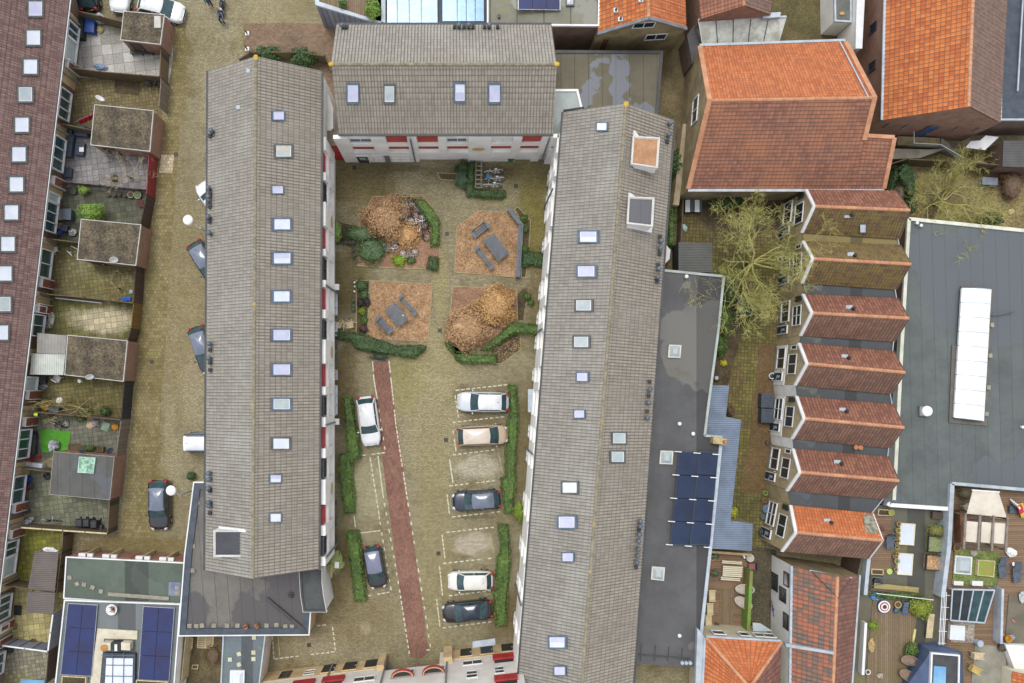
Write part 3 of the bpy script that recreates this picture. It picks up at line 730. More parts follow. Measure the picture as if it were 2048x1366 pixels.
for i,(x,y)in enumerate([(493,1252),(515,1250)]):
    t=thing('flower_pot',['brown pot of dead twigs on the flat roof edge, left of the pair','brown pot of dead twigs on the flat roof edge, right of the pair'][i],'flower pot',W(x,y,3.3))
    MB().lathe(W(x,y,3.3),[(.12,0),(.19,.26),(.21,.28),(.17,.28),(.16,.22)],12).build('pot',terracotta,t)
    mb=MB()
    for k in range(16):mb.tube([W(x,y,3.5),W(x,y,3.5)+Vector((random.uniform(-.2,.2),random.uniform(-.2,.2),random.uniform(.1,.3)))],.012,3)
    mb.build('twigs',pm('dead_twigs',(130,96,62),(100,72,48)),t)
# curved bay at the end of that facade
cv=[(600,1138),(642,1140),(642,1165),(645,1190),(651,1222),(608,1222),(603,1190)]
BV=flatb('curved_bay','dark-roofed curved white bay at the lower right corner of the left apartment block','bay',cv,4.4,white_wall,pm('bay_felt',(84,88,88),(72,76,76),1),dark_trim,.12,.1)
ring(MB(),inset([W(x,y,4.4)for x,y in cv],-.1),.06,4.1,4.44).build('edge_trim',white_paint,BV)

# ================================================================= north block
NB,nc,nr0,nr1,npl=gable('apartment_block','grey tiled apartment block at the head of the courtyard with four upright skylights','apartment block',
    (677,268),(1106,268),(1103,50),(673,50),7.4,10.5,'x',white_wall,grey_tile_b,grey_tile,ridge=grey_ridge)
for i,(x,y,w,h)in enumerate([(706,186,26,42),(779,187,24,40),(920,184,24,42),(989,186,26,42)]):
    skylight(NB,npl[0],x,y,w,h,(frame_blue,frame_grey,frame_blue,frame_blue)[i],(glass_lav,glass_grey,glass_lav,glass_lav)[i],glass_pale if i==2 else None)
for x,k in((686,0),(694,1),(909,1),(918,0),(928,1),(937,0),(946,1),(969,1),(978,0),(995,1)):vent(NB,hit(x,56,npl[1]),k)
gutter(NB,nc[0]+Vector((0,-.1,0)),nc[1]+Vector((0,-.1,0)),dark_trim);gutter(NB,nc[2]+Vector((0,.1,0)),nc[3]+Vector((0,.1,0)),dark_trim)
for e in(nr0,nr1):MB().ell(e+Vector((0,0,.03)),(.22,.18,.12)).build('ridge_cap',lichen,NB)
nf=Wall((705,318),(1085,316),NB)
def nu(x,z):return nf.uz(x,765-(765-317)*H/(H-z))[0]
def at(x,y):return nf.uz(x,y)
cols_=[(728,752),(775,805),(838,876),(893,936),(979,1023),(1040,1083)]
fr=MB();L=nf.L
u_ed=[-0.9]
boxes=[(700,748),(768,807),(834,877),(893,936),(979,1023),(1040,1083)]
us=[(nu(a+(b-a)*.0,3.7),nu(b,3.7))for a,b in((706,750),(778,819),(837,878),(894,937),(981,1022),(1039,1077))]
prev=-0.6
for a,b in us:nf.rect(fr,prev,a,0.02,7.0,0,.3)if False else nf.rect(fr,prev,a,2.3,7.0,0,.3);prev=b
nf.rect(fr,prev,L+.6,2.3,7.0,0,.3)
for a,b in us:nf.rect(fr,a,b,2.3,2.9,0,.3);nf.rect(fr,a,b,4.75,5.5,0,.3)
for a,b in((-.6,5.9),(nu(936,1),nu(1030,1)),(L-1.1,L-.4)):nf.rect(fr,a,b,0.02,2.3,0,.3)
fr.build('facade_frame',white_wall,NB)
for i,(a,b)in enumerate(us):
    nf.panel('loggia_panel',loggia_wall,a,b,2.9,4.75,0,.03);nf.panel('shutter',redbrown_paint,a+.05,b-.05,3.6,4.65,.04,.16)
    if i in(0,3,4):nf.window(a,b,5.5,6.6,white_paint,glass_dark,2,1,.2)
    else:nf.panel('shutter',redbrown_paint,a+.05,b-.05,5.5,6.9,.04,.16)
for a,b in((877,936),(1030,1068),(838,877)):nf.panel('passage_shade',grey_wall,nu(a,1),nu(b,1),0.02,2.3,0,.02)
nf.door(nu(715,1),nu(737,1),.1,2.1,green_plastic if False else pm('dark_green_door',(44,64,60),(38,56,52)),white_paint,.36,glass_grey)
for a,b in((747,768),(782,822)):nf.window(nu(a,1),nu(b,1),.35,2.15,white_paint,glass_pale,2,2,.36)
nf.panel('door',zinc_d,nu(770,1),nu(780,1),.1,2.1,.31,.36)
for x in(826,1090):nf.panel('downpipe',zinc_d,nu(x,3.5)-.06,nu(x,3.5)+.06,.1,7.2,.31,.42)
c=nf.a+nf.d*nu(957,4)+nf.n*.3+Vector((0,0,3.9));MB().ell(c,(.55,.06,.5),14,8).build('emblem',bronze,NB)

# ================================================================= east block
EB,ec,er0,er1,epl=gable('apartment_block','long slanting grey tiled apartment block right of the courtyard with two boxy dormers','apartment block',
    (1026,1500),(1256,1500),(1347,240),(1127,224),7.4,10.4,'y',white_wall,grey_tile,grey_tile_b,ridge=grey_ridge)
for x,y,w,h,f,g in((1205,254,24,18,0,0),(1178,474,42,26,0,0),(1174,543,42,26,0,1),(1169,611,38,26,1,2),(1164,684,36,26,1,2),(1166,754,26,20,0,1),(1160,828,24,18,0,1),
        (1141,975,36,26,1,0),(1135,1044,40,28,0,1),(1137,1114,26,20,0,1),(1116,1284,38,26,0,0),(1121,1341,26,20,0,1)):
    skylight(EB,epl[0],x,y,w,h,(frame_blue,frame_grey)[f],(glass_pale,glass_lav,glass_grey)[g],glass_lav if y in(474,1284)else None)
for x,y in((1236,876),(1233,913)):skylight(EB,epl[1],x,y,32,26,frame_grey,glass_grey)
for x,y,k in((1337,250,0),(1335,273,0),(1333,284,1),(1319,474,1),(1319,484,0),(1318,498,0),(1318,508,1),(1315,530,1),(1315,539,0),(1313,556,0),(1313,563,1),(1298,763,1),(1297,779,0),(1296,791,1),
        (1294,805,0),(1293,822,1),(1292,835,0),(1278,1040,0),(1278,1050,0),(1277,1058,1),(1276,1067,0),(1275,1080,0),(1274,1096,0),(1273,1109,0),(1271,1122,0),(1271,1133,1)):
    vent(EB,hit(x,y,epl[1]),k)
en=(ec[3]-ec[0]).normalized();ex=Vector((en.y,-en.x,0))
gutter(EB,ec[0]-ex*.1,ec[3]-ex*.1,dark_trim);gutter(EB,ec[1]+ex*.1,ec[2]+ex*.1,dark_trim)
gutter(EB,ec[3]+Vector((0,.1,0)),ec[3].lerp(er1,.33)+Vector((0,.1,.05)),dark_trim)
MB().ell(er1+Vector((0,-.1,.03)),(.2,.24,.13)).build('ridge_cap',lichen,EB)
dormer(EB,1266,276,1319,331,10.3,8.4,white_wall,pm('rusty_water',(186,142,104),(166,118,80),.9,fine=.5),((-4,-3),(-4,5),(0,0),(0,-3)))
dormer(EB,1257,396,1308,449,10.3,8.4,white_wall,roofmat('dormer_felt',(108,104,96),(78,78,84),wetscale=.5,wetlim=(.45,.47)),((-3,-2),(-3,4),(0,0),(0,-2)))
for px in([(1264,262),(1268,262),(1276,276),(1264,276)],[(1262,330),(1266,337),(1306,347),(1306,338)],[(1254,386),(1258,386),(1270,396),(1255,396)],[(1251,449),(1252,456),(1300,466),(1302,452)]):
    MB().slab([hit(x,y,epl[1])for x,y in px],epl[1][1]if epl[1][1].z>0 else-epl[1][1],.03,.16).build('flashing',white_paint,EB)
ef=Wall((1106,316),(1025,1374),EB)
fr=MB()
ecuts=[(330,360),(375,440),(470,500),(560,600),(620,650),(668,700),(735,765),(780,830),(850,880),(900,930),(985,1030),(1075,1110),(1150,1180),(1230,1262)]
def eu(y,z=3):return ef.uz(925+(1106-925-(y-316)*.0765)*1.04,y)[0]
prev=0
for a,b in ecuts:ef.rect(fr,prev,eu(a),2.3,7.0,0,.4);ef.rect(fr,eu(a),eu(b),2.3,2.8,0,.4);ef.rect(fr,eu(a),eu(b),5,5.6,0,.4);prev=eu(b)
ef.rect(fr,prev,ef.L,2.3,7.0,0,.4);fr.build('facade_frame',white_wall,EB)
for i,(a,b)in enumerate(ecuts):
    ef.panel('loggia_panel',loggia_wall,eu(a),eu(b),2.8,5.0,0,.03);ef.window(eu(a)+.1,eu(b)-.1,.7,2.2,white_paint,glass_sky if i%3 else glass_dark,2,1,.42)
for y in(400,665,900,1180):ef.panel('downpipe',zinc_d,eu(y)-.06,eu(y)+.06,.1,7.2,.41,.52)
for nm,lb,a,b,c_,d_,zz in(('door_canopy',None,(1056,778),(1075,778),(1069,824),(1056,824),2.6),):
    o=MB().prism([W(x,y,zz)for x,y in(a,b,c_,d_)],zz-.1,zz).build('door_canopy',zinc,EB)

# ================================================================= south block (only its courtyard face is in view)
SB=thing('apartment_block','white and sand apartment block with double arch over the passage below the courtyard','apartment block',G(780,1400))
sa,sb_=G(513,1348),G(1034,1287)
sd=(sb_-sa).normalized();sn=Vector((-sd.y,sd.x,0));sn=sn if sn.y>0 else-sn
mb=MB();mid0,mid1=sa+sd*(255/22.75),sa+sd*(370/22.75)
mb.prism([sa,mid0,mid0-sn*9,sa-sn*9],0,10.4);mb.prism([mid1,sb_,sb_-sn*9,mid1-sn*9],0,10.4)
mb.prism([mid0-sn*.02,mid1-sn*.02,mid1-sn*9,mid0-sn*9],2.9,10.4)
mb.build('wall',grey_white,SB)
MB().prism([sa-sn*0.2,sb_-sn*.2,sb_-sn*9,sa-sn*9],10.4,10.6).build('roof',felt_dark,SB)
sf=Wall(tuple(sa),tuple(sb_),SB)
def su(x,y):return sf.uz(x,y)[0]
sf.panel('plinth_wall',sand_wall,0,su(758,1325),0,2.35,.0,.06);sf.panel('plinth_wall',sand_wall,su(893,1303),sf.L,0,2.35,0,.06)
for a,b in((656,680),(697,721),(738,764),(921,943),(960,984),(1000,1024)):
    y=1335-(a-513)*.117;sf.door(su(a,y),su(b,y),.05,2.0,dark_slate if a==960 else black_plastic,sand_wall,.1)
sf.window(su(562,1350),su(584,1346),.5,2.1,black_plastic,glass_teal,1,2,.12);sf.window(su(609,1346),su(632,1342),.8,2.0,white_paint,glass_dark,1,2,.12)
sf.window(su(708,1358),su(752,1352),4.0,5.1,white_paint,glass_dark,2,1,.1)
sf.window(su(925,1325),su(965,1320),3.1,4.2,white_paint,glass_dark,2,1,.1);sf.window(su(932,1350),su(956,1348),5.6,7.2,white_paint,glass_dark,1,2,.1)
sf.window(su(989,1346),su(1010,1344),5.4,6.9,white_paint,glass_dark,1,2,.1)
for u0,u1,z0 in((su(590,1362),su(634,1356),3.4),(su(648,1356),su(692,1350),3.3),(su(986,1320),su(1028,1314),2.7),(su(989,1362),su(1036,1358),7.6)):
    s_=sf.panel('shutter',red_paint,u0,u1,z0,z0+1.1,.02,.2);sf.rect(MB(),u0+.1,u1-.1,z0+1.12,z0+1.7,0.02,.08).build('pane',glass_dark,s_)
for xa,xb in((785,830),(845,890)):
    ua,ub=su(xa,1345),su(xb,1340);sf.window(ua,ub,3.6,4.6,white_paint,glass_dark,2,1,.12)
    c=(ua+ub)/2;rr=(ub-ua)/2;q=lambda u,o,z:sf.a+sf.d*u+sf.n*o+Vector((0,0,z))
    arc=[(c-rr*math.cos(math.pi*k/12),.05+.6*math.sin(math.pi*k/12))for k in range(13)];inn=[(c+(u-c)*.92,o*.9)for u,o in arc];mb=MB();m3=MB();i2=[(c+(u-c)*.86,o*.82)for u,o in arc]
    for k in range(12):
        for m_,A_,B_,z0,z1 in((mb,arc,inn,4.85,5.3),(m3,inn,i2,4.9,5.33)):
            Q=[q(*A_[k],z0),q(*A_[k+1],z0),q(*B_[k+1],z0),q(*B_[k],z0)];m_.hexa(Q,[v+Vector((0,0,z1-z0))for v in Q])
    ar=mb.build('balcony',redbrown_paint,SB);m3.build('coping',sand_wall,ar);MB().poly([q(u,o,4.9)for u,o in i2]).build('floor',black_plastic,ar)
for x in(660,768,893):sf.panel('downpipe',zinc_d,su(x,1345)-.06,su(x,1345)+.06,0.1,10,.07,.18)
sf.rect(MB(),su(758,1330),su(772,1328),0,3.0,0,.5).build('pillar',sand_wall,SB);sf.rect(MB(),su(889,1305),su(906,1303),0,3.0,0,.5).build('pillar',sand_wall,SB)
t=MB().prism([W(x,y,2.6)for x,y in((945,1283),(990,1277),(991,1290),(945,1296))],2.52,2.6).build('door_canopy',zinc,SB)
# ================================================================= left terrace
A0,A1=W(141,-20,3.3),W(-2,1180,3.3)
dL=(A1-A0).normalized();A0=A0-dL*2;A1=A0+dL*72;nL=Vector((dL.y,-dL.x,0));nL=nL if nL.x<0 else-nL   # nL points away from the street
TL=thing('terraced_row','terrace along the left edge, maroon tiled roof with a row of skylights','terraced houses',(A0+A1)/2*Vector((1,1,0))if False else Vector(((A0.x+A1.x)/2,(A0.y+A1.y)/2,0)))
R0=A0+nL*5.4+Vector((0,0,4.3));R1=A1+nL*5.4+Vector((0,0,4.3));B0=A0+nL*10.8;B1=A1+nL*10.8
MB().prism([A0+nL*.35,A1+nL*.35,B1,B0],0,3.2).build('wall',brick_d,TL)
slope('roof',A1,A0,R0,R1,maroon_tile,TL,.24,.34,.02,.03);slope('roof',B0,B1,R1,R0,maroon_tile,TL,.24,.34,.02,.03)
MB().bar(A0,A1,.16,.12).build('gutter',dark_trim,TL);MB().bar(A0-nL*.12,A1-nL*.12,.05,.1).build('fascia',white_paint,TL)
for e0,e1,e2 in((A0,B0,R0),(A1,B1,R1)):MB().hexa([e0,e0+nL*.01+dL*.2,e1,e1+dL*.1],[e2,e2+dL*.2,e2+dL*.2+nL*.01,e2+nL*.01]).build('gable_wall',brick_d,TL)
lpl=plane(A0,A1,R0)
lsk=[(70,18,1),(66,76,0),(60,134,0),(50,189,2),(43,250,0),(37,309,0),(32,369,0),(22,425,0),(15,488,0),(9,547,0),(7,608,2),(2,665,0)]
for i,(x,y,g)in enumerate(lsk):skylight(TL,lpl,x,y,34,36,frame_grey,(glass_pale,glass_lav,glass_grey)[g])
tw=Wall(tuple(A0+nL*.35),tuple(A1+nL*.35),TL)
tw.a.z=0
L_=lambda y:tw.uz(120-(y-60)*.119,y)[0]
for y in(20,132,246,360,477,588,705,822,938,1055,1172,1290):       # party lines of the houses
    tw.panel('cladding',beige_panel,L_(y-9),L_(y+20),0,3.1,.01,.06)
    tw.panel('party_pier',grey_wall,L_(y+2)-.08,L_(y+2)+.08,0,2.9,.06,.3)
for y0,y1,n in((30,62,2),(62,108,1),(165,225,3),(262,330,3),(376,395,1),(396,456,3),(492,550,2),(606,622,1),(625,670,2),(752,782,1),(860,920,3),(955,1012,2),(1088,1120,2),(1120,1160,1),(1200,1250,3),(1262,1275,1),(1320,1366,2)):
    tw.window(L_(y0),L_(y1),.9,2.9,white_paint,glass_teal if n>1 else glass_grey,n,1,.35,name='window')
for y in(112,352,560,612,790,845,1022,1075,1268,1300):
    tw.door(L_(y-8),L_(y+8),.05,2.1,pm('brown_door',(140,84,62),(122,70,52)),white_paint,.3)

# ================================================================= sheds of the terrace gardens
shed_pos=[([(248,23),(328,30),(320,88),(242,79)],'white-framed skylight',0),([(190,210),(306,222),(299,302),(182,289)],'',0),([(163,439),(281,450),(271,530),(155,518)],'',0),
            ([(136,671),(254,682),(246,762),(130,749)],'',0),([(108,904),(228,914),(219,999),(100,988)],'',1)]
shed_lab=['small brick shed with gravel roof and white roof panel, behind the parked white car','brick shed with leaf-strewn gravel roof, red towel hanging at its left side',
            'brick shed with gravel roof and dish aerial on its lower edge, green bush above','brick shed with gravel roof joined to pale corrugated lean-to roofs','brick shed with plain dark felt roof and a square green lid on top']
sheds=[]
for(px,_,k),lb in zip(shed_pos,shed_lab):
    s_=flatb('garden_shed',lb,'shed',px,2.65,brick,gravel_roof if not k else felt_dark,shed_trim if not k else slab_stone,.0,.02,group='brick sheds of the terrace gardens');sheds.append(s_)
    pts=[W(x,y,2.65)for x,y in px];w_=Wall(tuple(Vector((pts[3].x,pts[3].y,0))),tuple(Vector((pts[2].x,pts[2].y,0))),s_)
    w_.door(w_.L*.15,w_.L*.15+.85,.02,2.05,pm('shed_door',(96,70,52),(82,60,46)),dark_trim,.05)
MB().box(W(315,44,2.68),(.55,1.0,.08)).build('roof_panel',pm('roof_panel_m',(196,192,184),(178,174,166)),sheds[0])
def dish(p,x,y,z,r=.4,az=0,c=None,mast=.5,zb=2.0):
    c0=W(x,y,z);M=Matrix.Rotation(az,3,'Z')@Matrix.Rotation(R(62),3,'X');mb=MB()
    n,m=16,4;base=0
    for j in range(m+1):
        rr=r*j/m
        for i in range(n):
            a=2*math.pi*i/n;mb.v.append(c0+M@Vector((rr*math.cos(a),rr*1.1*math.sin(a),.35*rr*rr/r)))
    for j in range(m):
        for i in range(n):
            i2=(i+1)%n;mb.f.append((j*n+i,j*n+i2,(j+1)*n+i2,(j+1)*n+i))
    o=mb.build('satellite_dish',c or white_plastic,p,True);sol=o.modifiers.new('s','SOLIDIFY');sol.thickness=.02
    MB().tube([c0+M@Vector((0,-r,.05)),c0+M@Vector((0,0,.55))],.015,5).build('feed_arm',steel,o)
    MB().tube([Vector((c0.x,c0.y,zb)),c0+M@Vector((0,0,-.03))],.025,6).build('mast',steel,o)
    return o
dish(sheds[1],199,199,2.9,.38,2.4);dish(sheds[2],227,518,3.0,.36,.5);dish(sheds[3],179,752,3.0,.34,.5)
dish(sheds[4],165,900,2.9,.3,.3,dark_slate);dish(sheds[4],218,901,2.9,.3,1.2,dark_slate)
t=thing('roof_hatch','square pale green lid with scrolled pattern on the dark felt shed roof','roof lid',W(174,930,2.66))
MB().prism([W(x,y,2.7)for x,y in((159,913),(192,915),(188,947),(156,945))],2.64,2.74).build('lid',pm('verdigris',(172,212,190),(96,134,108),4),t)
ring(MB(),[W(x,y,2.7)for x,y in((159,913),(192,915),(188,947),(156,945))],.07,2.74,2.8).build('frame',pm('pale_green',(196,226,210),None),t)
# lean-to roofs beside the fourth shed
def lean(name,label,cat,px,z,m,posts=True,dz=.15):
    pts=[W(x,y,z)for x,y in px];c=sum(pts,Vector())/4;t=thing(name,label,cat,(c.x,c.y,0));n=Vector((0,0,1))
    pts[0].z+=dz;pts[3].z+=dz
    MB().slab(pts,n,0,.05).build('roof',m,t)
    if posts:
        for p in pts:q=c.lerp(p,.92);MB().bar(Vector((q.x,q.y,0)),Vector((q.x,q.y,p.z-.01)),.09).build('post',pale_wood,t)
    return t
lean('lean_to','grey-brown corrugated lean-to roof above the pale one, between terrace and gravel-roofed shed','lean-to',[(77,666),(134,671),(131,708),(76,706)],2.35,corr_grey)
lean('lean_to','pale corrugated lean-to roof between the terrace and the gravel-roofed shed','lean-to',[(66,707),(131,708),(127,750),(62,749)],2.25,corr_white)
lean('garden_shelter','brown corrugated shelter roof with pale battens in the mossy garden at lower left','shelter',[(72,1102),(118,1104),(110,1183),(58,1177)],2.2,corr_brown)
lean('garden_shelter','plain brown corrugated shelter roof just below the battened one, lower left','shelter',[(59,1182),(111,1185),(107,1228),(54,1224)],2.1,corr_brown)

# ---------------------------------------------------------------- fences (photo pixels at fence-top height)
def fence(label,pts,m,h=1.95,th=.07,cat='fence',name='garden_fence',cap=None,posts=True,z0=0):
    q=[G(x,y,h)for x,y in pts];t=thing(name,label,cat,q[0])
    for i in range(len(q)-1):
        a,b=q[i],q[i+1];d=(b-a).normalized();nn=Vector((-d.y,d.x,0))*th/2
        MB().prism([a-nn,b-nn,b+nn,a+nn],z0,h).build('panel',m,t)
        if cap:MB().bar(a+Vector((0,0,h+.02)),b+Vector((0,0,h+.02)),th+.05,.035).build('cap_rail',cap,t)
        if posts:
            n=max(1,round((b-a).length/1.9))
            for k in range(n+1):
                p=a.lerp(b,k/n);MB().box(p+Vector((0,0,(h+.06)/2)),(.09,.09,h+.06),math.atan2(d.y,d.x)).build('post',m,t)
    return t
fence('weathered plank fence between the car park and the uppermost left garden',[(152,21),(200,32),(244,43)],fence_wood)
fence('weathered plank fence closing the uppermost left garden towards the street',[(322,96),(319,152)],fence_wood)
fence('mossy plank fence below the pale concrete garden at upper left',[(140,134),(200,143),(322,153)],fence_wood)
fence('silvered gate fence beside the bicycle garden, facing the street',[(322,158),(318,212)],fence_grey,1.9)
fence('mossy plank fence left of the second gravel-roofed shed',[(122,247),(184,260)],fence_wood)
fence('red painted fence panel facing the street below the second shed',[(298,303),(293,388)],pm('red_fence',(150,46,50),(128,40,44),1,.7))
fence('thin wire fence below the garden with the bare grey tree',[(109,361),(200,370),(296,379)],fence_grey,1.0,.03)
fence('dark brown fence facing the street above the third shed',[(293,389),(281,449)],fence_dark)
fence('dark plank fence left of the third shed',[(95,477),(157,485)],fence_wood)
fence('dark brown fence facing the street below the third shed',[(271,531),(267,605)],fence_dark)
fence('weathered double fence above the garden with the pale oval terrace',[(80,587),(170,595),(267,606)],fence_wood)
fence('ochre fence panel facing the street by the garden with the pale oval',[(267,607),(262,656)],fence_ochre)
fence('dark brown fence stub facing the street above the fourth shed',[(262,657),(255,681)],fence_dark)
fence('black fence facing the street below the fourth shed',[(249,763),(242,840)],fence_black)
fence('mossy fence under the fan-shaped bare tree at left',[(54,823),(150,831),(242,840)],fence_wood)
fence('silver-grey fence facing the street above the felt-roofed shed',[(242,841),(232,912)],fence_grey)
fence('dark plank fence left of the felt-roofed shed',[(38,936),(104,944)],fence_wood)
fence('brown fence facing the street below the felt-roofed shed',[(219,1000),(215,1067)],fence_wood)
fence('white-capped fence behind the black wheelie bins',[(42,1055),(126,1061),(215,1067)],fence_wood,cap=pale_wood)
fence('brown fence beside the path right of the lowest mossy garden',[(126,1064),(123,1100),(113,1186)],fence_wood)
fence('weathered fence between the two brown corrugated shelters',[(11,1171),(58,1178),(110,1185)],fence_wood)
fence('bluish fence with white cap right of the sandy garden at lower left',[(106,1228),(96,1302)],fence_blue,cap=white_paint)
fence('bluish white-capped fence below the sandy garden at lower left',[(4,1291),(96,1303)],fence_blue,cap=white_paint)
fence('dark fence at the lower left corner beside the grey slab garden',[(97,1304),(92,1366)],fence_dark)

# ================================================================= garages and solar roof at lower left
GR=flatb('garage_row','low row of garages with greenish felt roof and four white-edged doors','garages',[(133,1114),(372,1126),(365,1213),(128,1196)],2.9,brick,
           roofmat('green_felt',(96,108,96),(86,98,86),None,40,0,patches=[(300,1196,90,7,(62,56,34),.9,2.9),(190,1184,40,5,(50,44,30),.9,2.9)]),white_paint,.05,.06)
gp=[G(133,1114,2.9),G(372,1126,2.9)];gw=Wall(tuple(gp[0]),tuple(gp[1]),GR)
for f in(.14,.34,.62,.82):
    gw.rect(MB(),gw.L*f,gw.L*f+.12,0,2.5,0,.35).build('pier',pale_wood,GR);gw.panel('lintel',white_paint,gw.L*f-.6,gw.L*f+.6,2.2,2.5,.0,.28)
for f in(.02,.2,.4,.68,.87):gw.panel('garage_door',pm('garage_door',(164,112,100),(148,98,88)),gw.L*f,gw.L*f+1.1,.02,2.2,.01,.05)
for i,(x,y)in enumerate([(139,1155),(154,1168),(168,1169),(185,1175),(202,1183),(354,1175),(354,1186)]):
    tag(MB().box(W(x,y,2.93),(.34,.34,.06),random.uniform(-.5,.5)if i<5 else 0).build('paving_slab',slab_stone),'loose concrete slab on the green felt garage roof','slab','ballast slabs on the green garage roof')
tag(MB().prism([W(x,y,2.9)for x,y in((338,1164),(362,1165),(360,1192),(337,1191))],2.885,2.93).build('roof_mat',pm('bluish_mat',(128,138,158),(104,114,136))),'bluish plastic mat with two slabs at the right end of the green garage roof','mat')
tag(MB().bar(W(216,1188,2.95),W(338,1197,2.95),.3,.1).build('slab_strip',slab_stone),'strip of mossy concrete slabs along the lower edge of the green garage roof','slab strip')
SR=flatb('flat_roofed_house','flat grey-roofed house at lower left carrying two blue solar arrays around a glass lantern','house',[(130,1200),(361,1208),(345,1420),(106,1420)],3.2,white_wall,
           roofmat('blue_grey_felt',(124,132,132),(112,118,118),None,30),white_paint,.06,.1)
def solar_array(label,px,nu_,nv_,z,group,m=None,tilt=.25,frame=None):
    q=[W(x,y,z)for x,y in px];c=sum(q,Vector())/4;t=thing('solar_array',label,'solar panels',(c.x,c.y,z),group)
    q[0].z+=tilt;q[3].z+=tilt
    for i in range(nu_):
        for j in range(nv_):
            P=lambda u,v:(q[0]*(1-u)+q[1]*u)*(1-v)+(q[3]*(1-u)+q[2]*u)*v
            u0,u1,v0,v1=i/nu_+.006,(i+1)/nu_-.006,j/nv_+.004,(j+1)/nv_-.004
            MB().slab([P(u0,v0),P(u1,v0),P(u1,v1),P(u0,v1)],Vector((0,0,1)),0,.04).build('panel',m or solar,t)
    mb=MB()
    for k in range(4):mb.bar(q[k],q[(k+1)%4],.05,.07)
    mb.build('rail',frame or steel,t)
    for k in range(4):MB().bar(Vector((q[k].x,q[k].y,z-.12)),q[k],.06).build('foot',frame or steel,t)
    return t
solar_array('dark blue solar array left of the glass lantern, lower left',[(138,1206),(195,1210),(183,1352),(123,1348)],2,3,3.35,'solar arrays on the lower left roof',tilt=.1)
solar_array('dark blue solar array right of the glass lantern, lower left',[(288,1212),(349,1216),(338,1362),(278,1358)],2,3,3.35,'solar arrays on the lower left roof',tilt=.1)
t=thing('glass_lantern','blue-framed glass lantern surrounded by pale paving on the solar roof','roof lantern',W(236,1330,3.2))
LP=[(206,1306),(270,1308),(268,1400),(198,1400)];MB().prism([W(x,y,3.6)for x,y in LP],3.2,3.55).build('kerb',dark_slate,t)
MB().prism([W(x,y,3.6)for x,y in((213,1316),(266,1317),(264,1400),(208,1400))],3.56,3.62).build('pane',glass_pale,t);mb=MB()
for x in(226,248):mb.bar(W(x,1306,3.66),W(x-2,1400,3.66),.05)
for y in(1310,1330,1352):mb.bar(W(202,y,3.67),W(270,y+1,3.67),.05)
mb.build('glazing_bars',frame_blue,t)
sheetm=pm('travertine',(214,206,184),(196,186,162),1.5)
tag(MB().prism([W(x,y,3.3)for x,y in((195,1257),(275,1262),(274,1279),(208,1277),(200,1366),(190,1400),(176,1400))],3.19,3.3).build('roof_paving',sheetm),'L-shaped pale stone paving strip beside the glass lantern on the solar roof','paving strip')
t=thing('roof_bench','dark and white cooker unit with two pale cabinets above the glass lantern','cabinet',W(232,1295,3.2))
for x0,x1,m in((205,221,sheetm),(222,240,black_plastic),(242,260,sheetm)):MB().prism([W(x,y,3.9)for x,y in((x0,1285),(x1,1286),(x1,1301),(x0,1300))],3.2,3.9).build('cabinet',m,t)
MB().prism([W(x,y,4)for x,y in((229,1289),(234,1289),(234,1302),(229,1302))],3.9,4.0).build('tray',white_paint,t)
t=thing('round_planter','round white planter with dry brown plants between the two solar arrays','planter',W(227,1217,3.2))
MB().lathe(W(227,1217,3.2),[(.34,0),(.46,.35),(.46,.42),(.38,.42),(.36,.36)],20).build('pot',white_plastic,t);mb=MB()
for k in range(40):a=random.uniform(0,6.3);r=random.uniform(0,.25);p=W(227,1217,3.55)+Vector((r*math.cos(a),r*math.sin(a),0));mb.tube([p,p+Vector((random.uniform(-.15,.15),random.uniform(-.15,.15),.25))],.02,3)
mb.build('dry_plants',pm('dry_plants',(166,104,66),(120,78,50)),t)
t=thing('wooden_bowl','round orange-brown bowl standing on the pale cabinet by the lantern','bowl',W(209,1295,3.9));MB().lathe(W(209,1295,3.9),[(.1,0),(.27,.12),(.28,.15),(.2,.1)],16).build('bowl',pm('ochre_bowl',(196,136,60),None),t)
# roof bed of plants at the foot of the left array
def box_planter(label,px,z,h=.4,m=None,fill=None):
    t=thing('planter_box',label,'planter',W(*px[0],z));pts=[W(x,y,z+h)for x,y in px]
    ring(MB(),pts,.06,z,z+h).build('box',m or pale_wood,t);MB().prism(inset(pts,.05),z,z+h-.08).build('soil',fill or soil,t);return t
box_planter('wooden planter with brown plants below the left solar array',[(124,1352),(172,1355),(170,1390),(120,1390)],3.2)
box_planter('wooden planter at the foot of the right solar array',[(272,1360),(335,1364),(333,1390),(270,1390)],3.2)
# small yard and flat roof right of the solar house
tag(sheet('garden_soil',[(370,1270),(445,1270),(440,1420),(355,1420)],pm('dark_yard',(104,92,58),(82,70,46),.7,fine=.8,fs=8),0.02),kind='structure')
fence('pale plank fence between the solar house and the small yard with pallets',[(372,1264),(362,1366)],pale_wood,1.9)
FR=flatb('flat_roofed_annex','narrow annex with blue-grey felt roof, pale slabs and a white rooflight, bottom edge','annex',[(447,1270),(531,1268),(512,1420),(440,1420)],3.0,grey_white,
           roofmat('annex_felt',(112,124,130),(100,110,116),(170,166,60),20,mossamt=.1),zinc,.06,.08)
for x,y,a in((508,1275,0),(478,1308,.3),(507,1305,0),(507,1318,0),(478,1329,.4),(460,1319,0)):
    tag(MB().box(W(x,y,3.03),(.34,.34,.06),a).build('paving_slab',pm('pale_slab',(206,204,170),(186,184,150))),'pale concrete slab on the blue-grey roof of the narrow annex','slab','slabs on the annex roof')
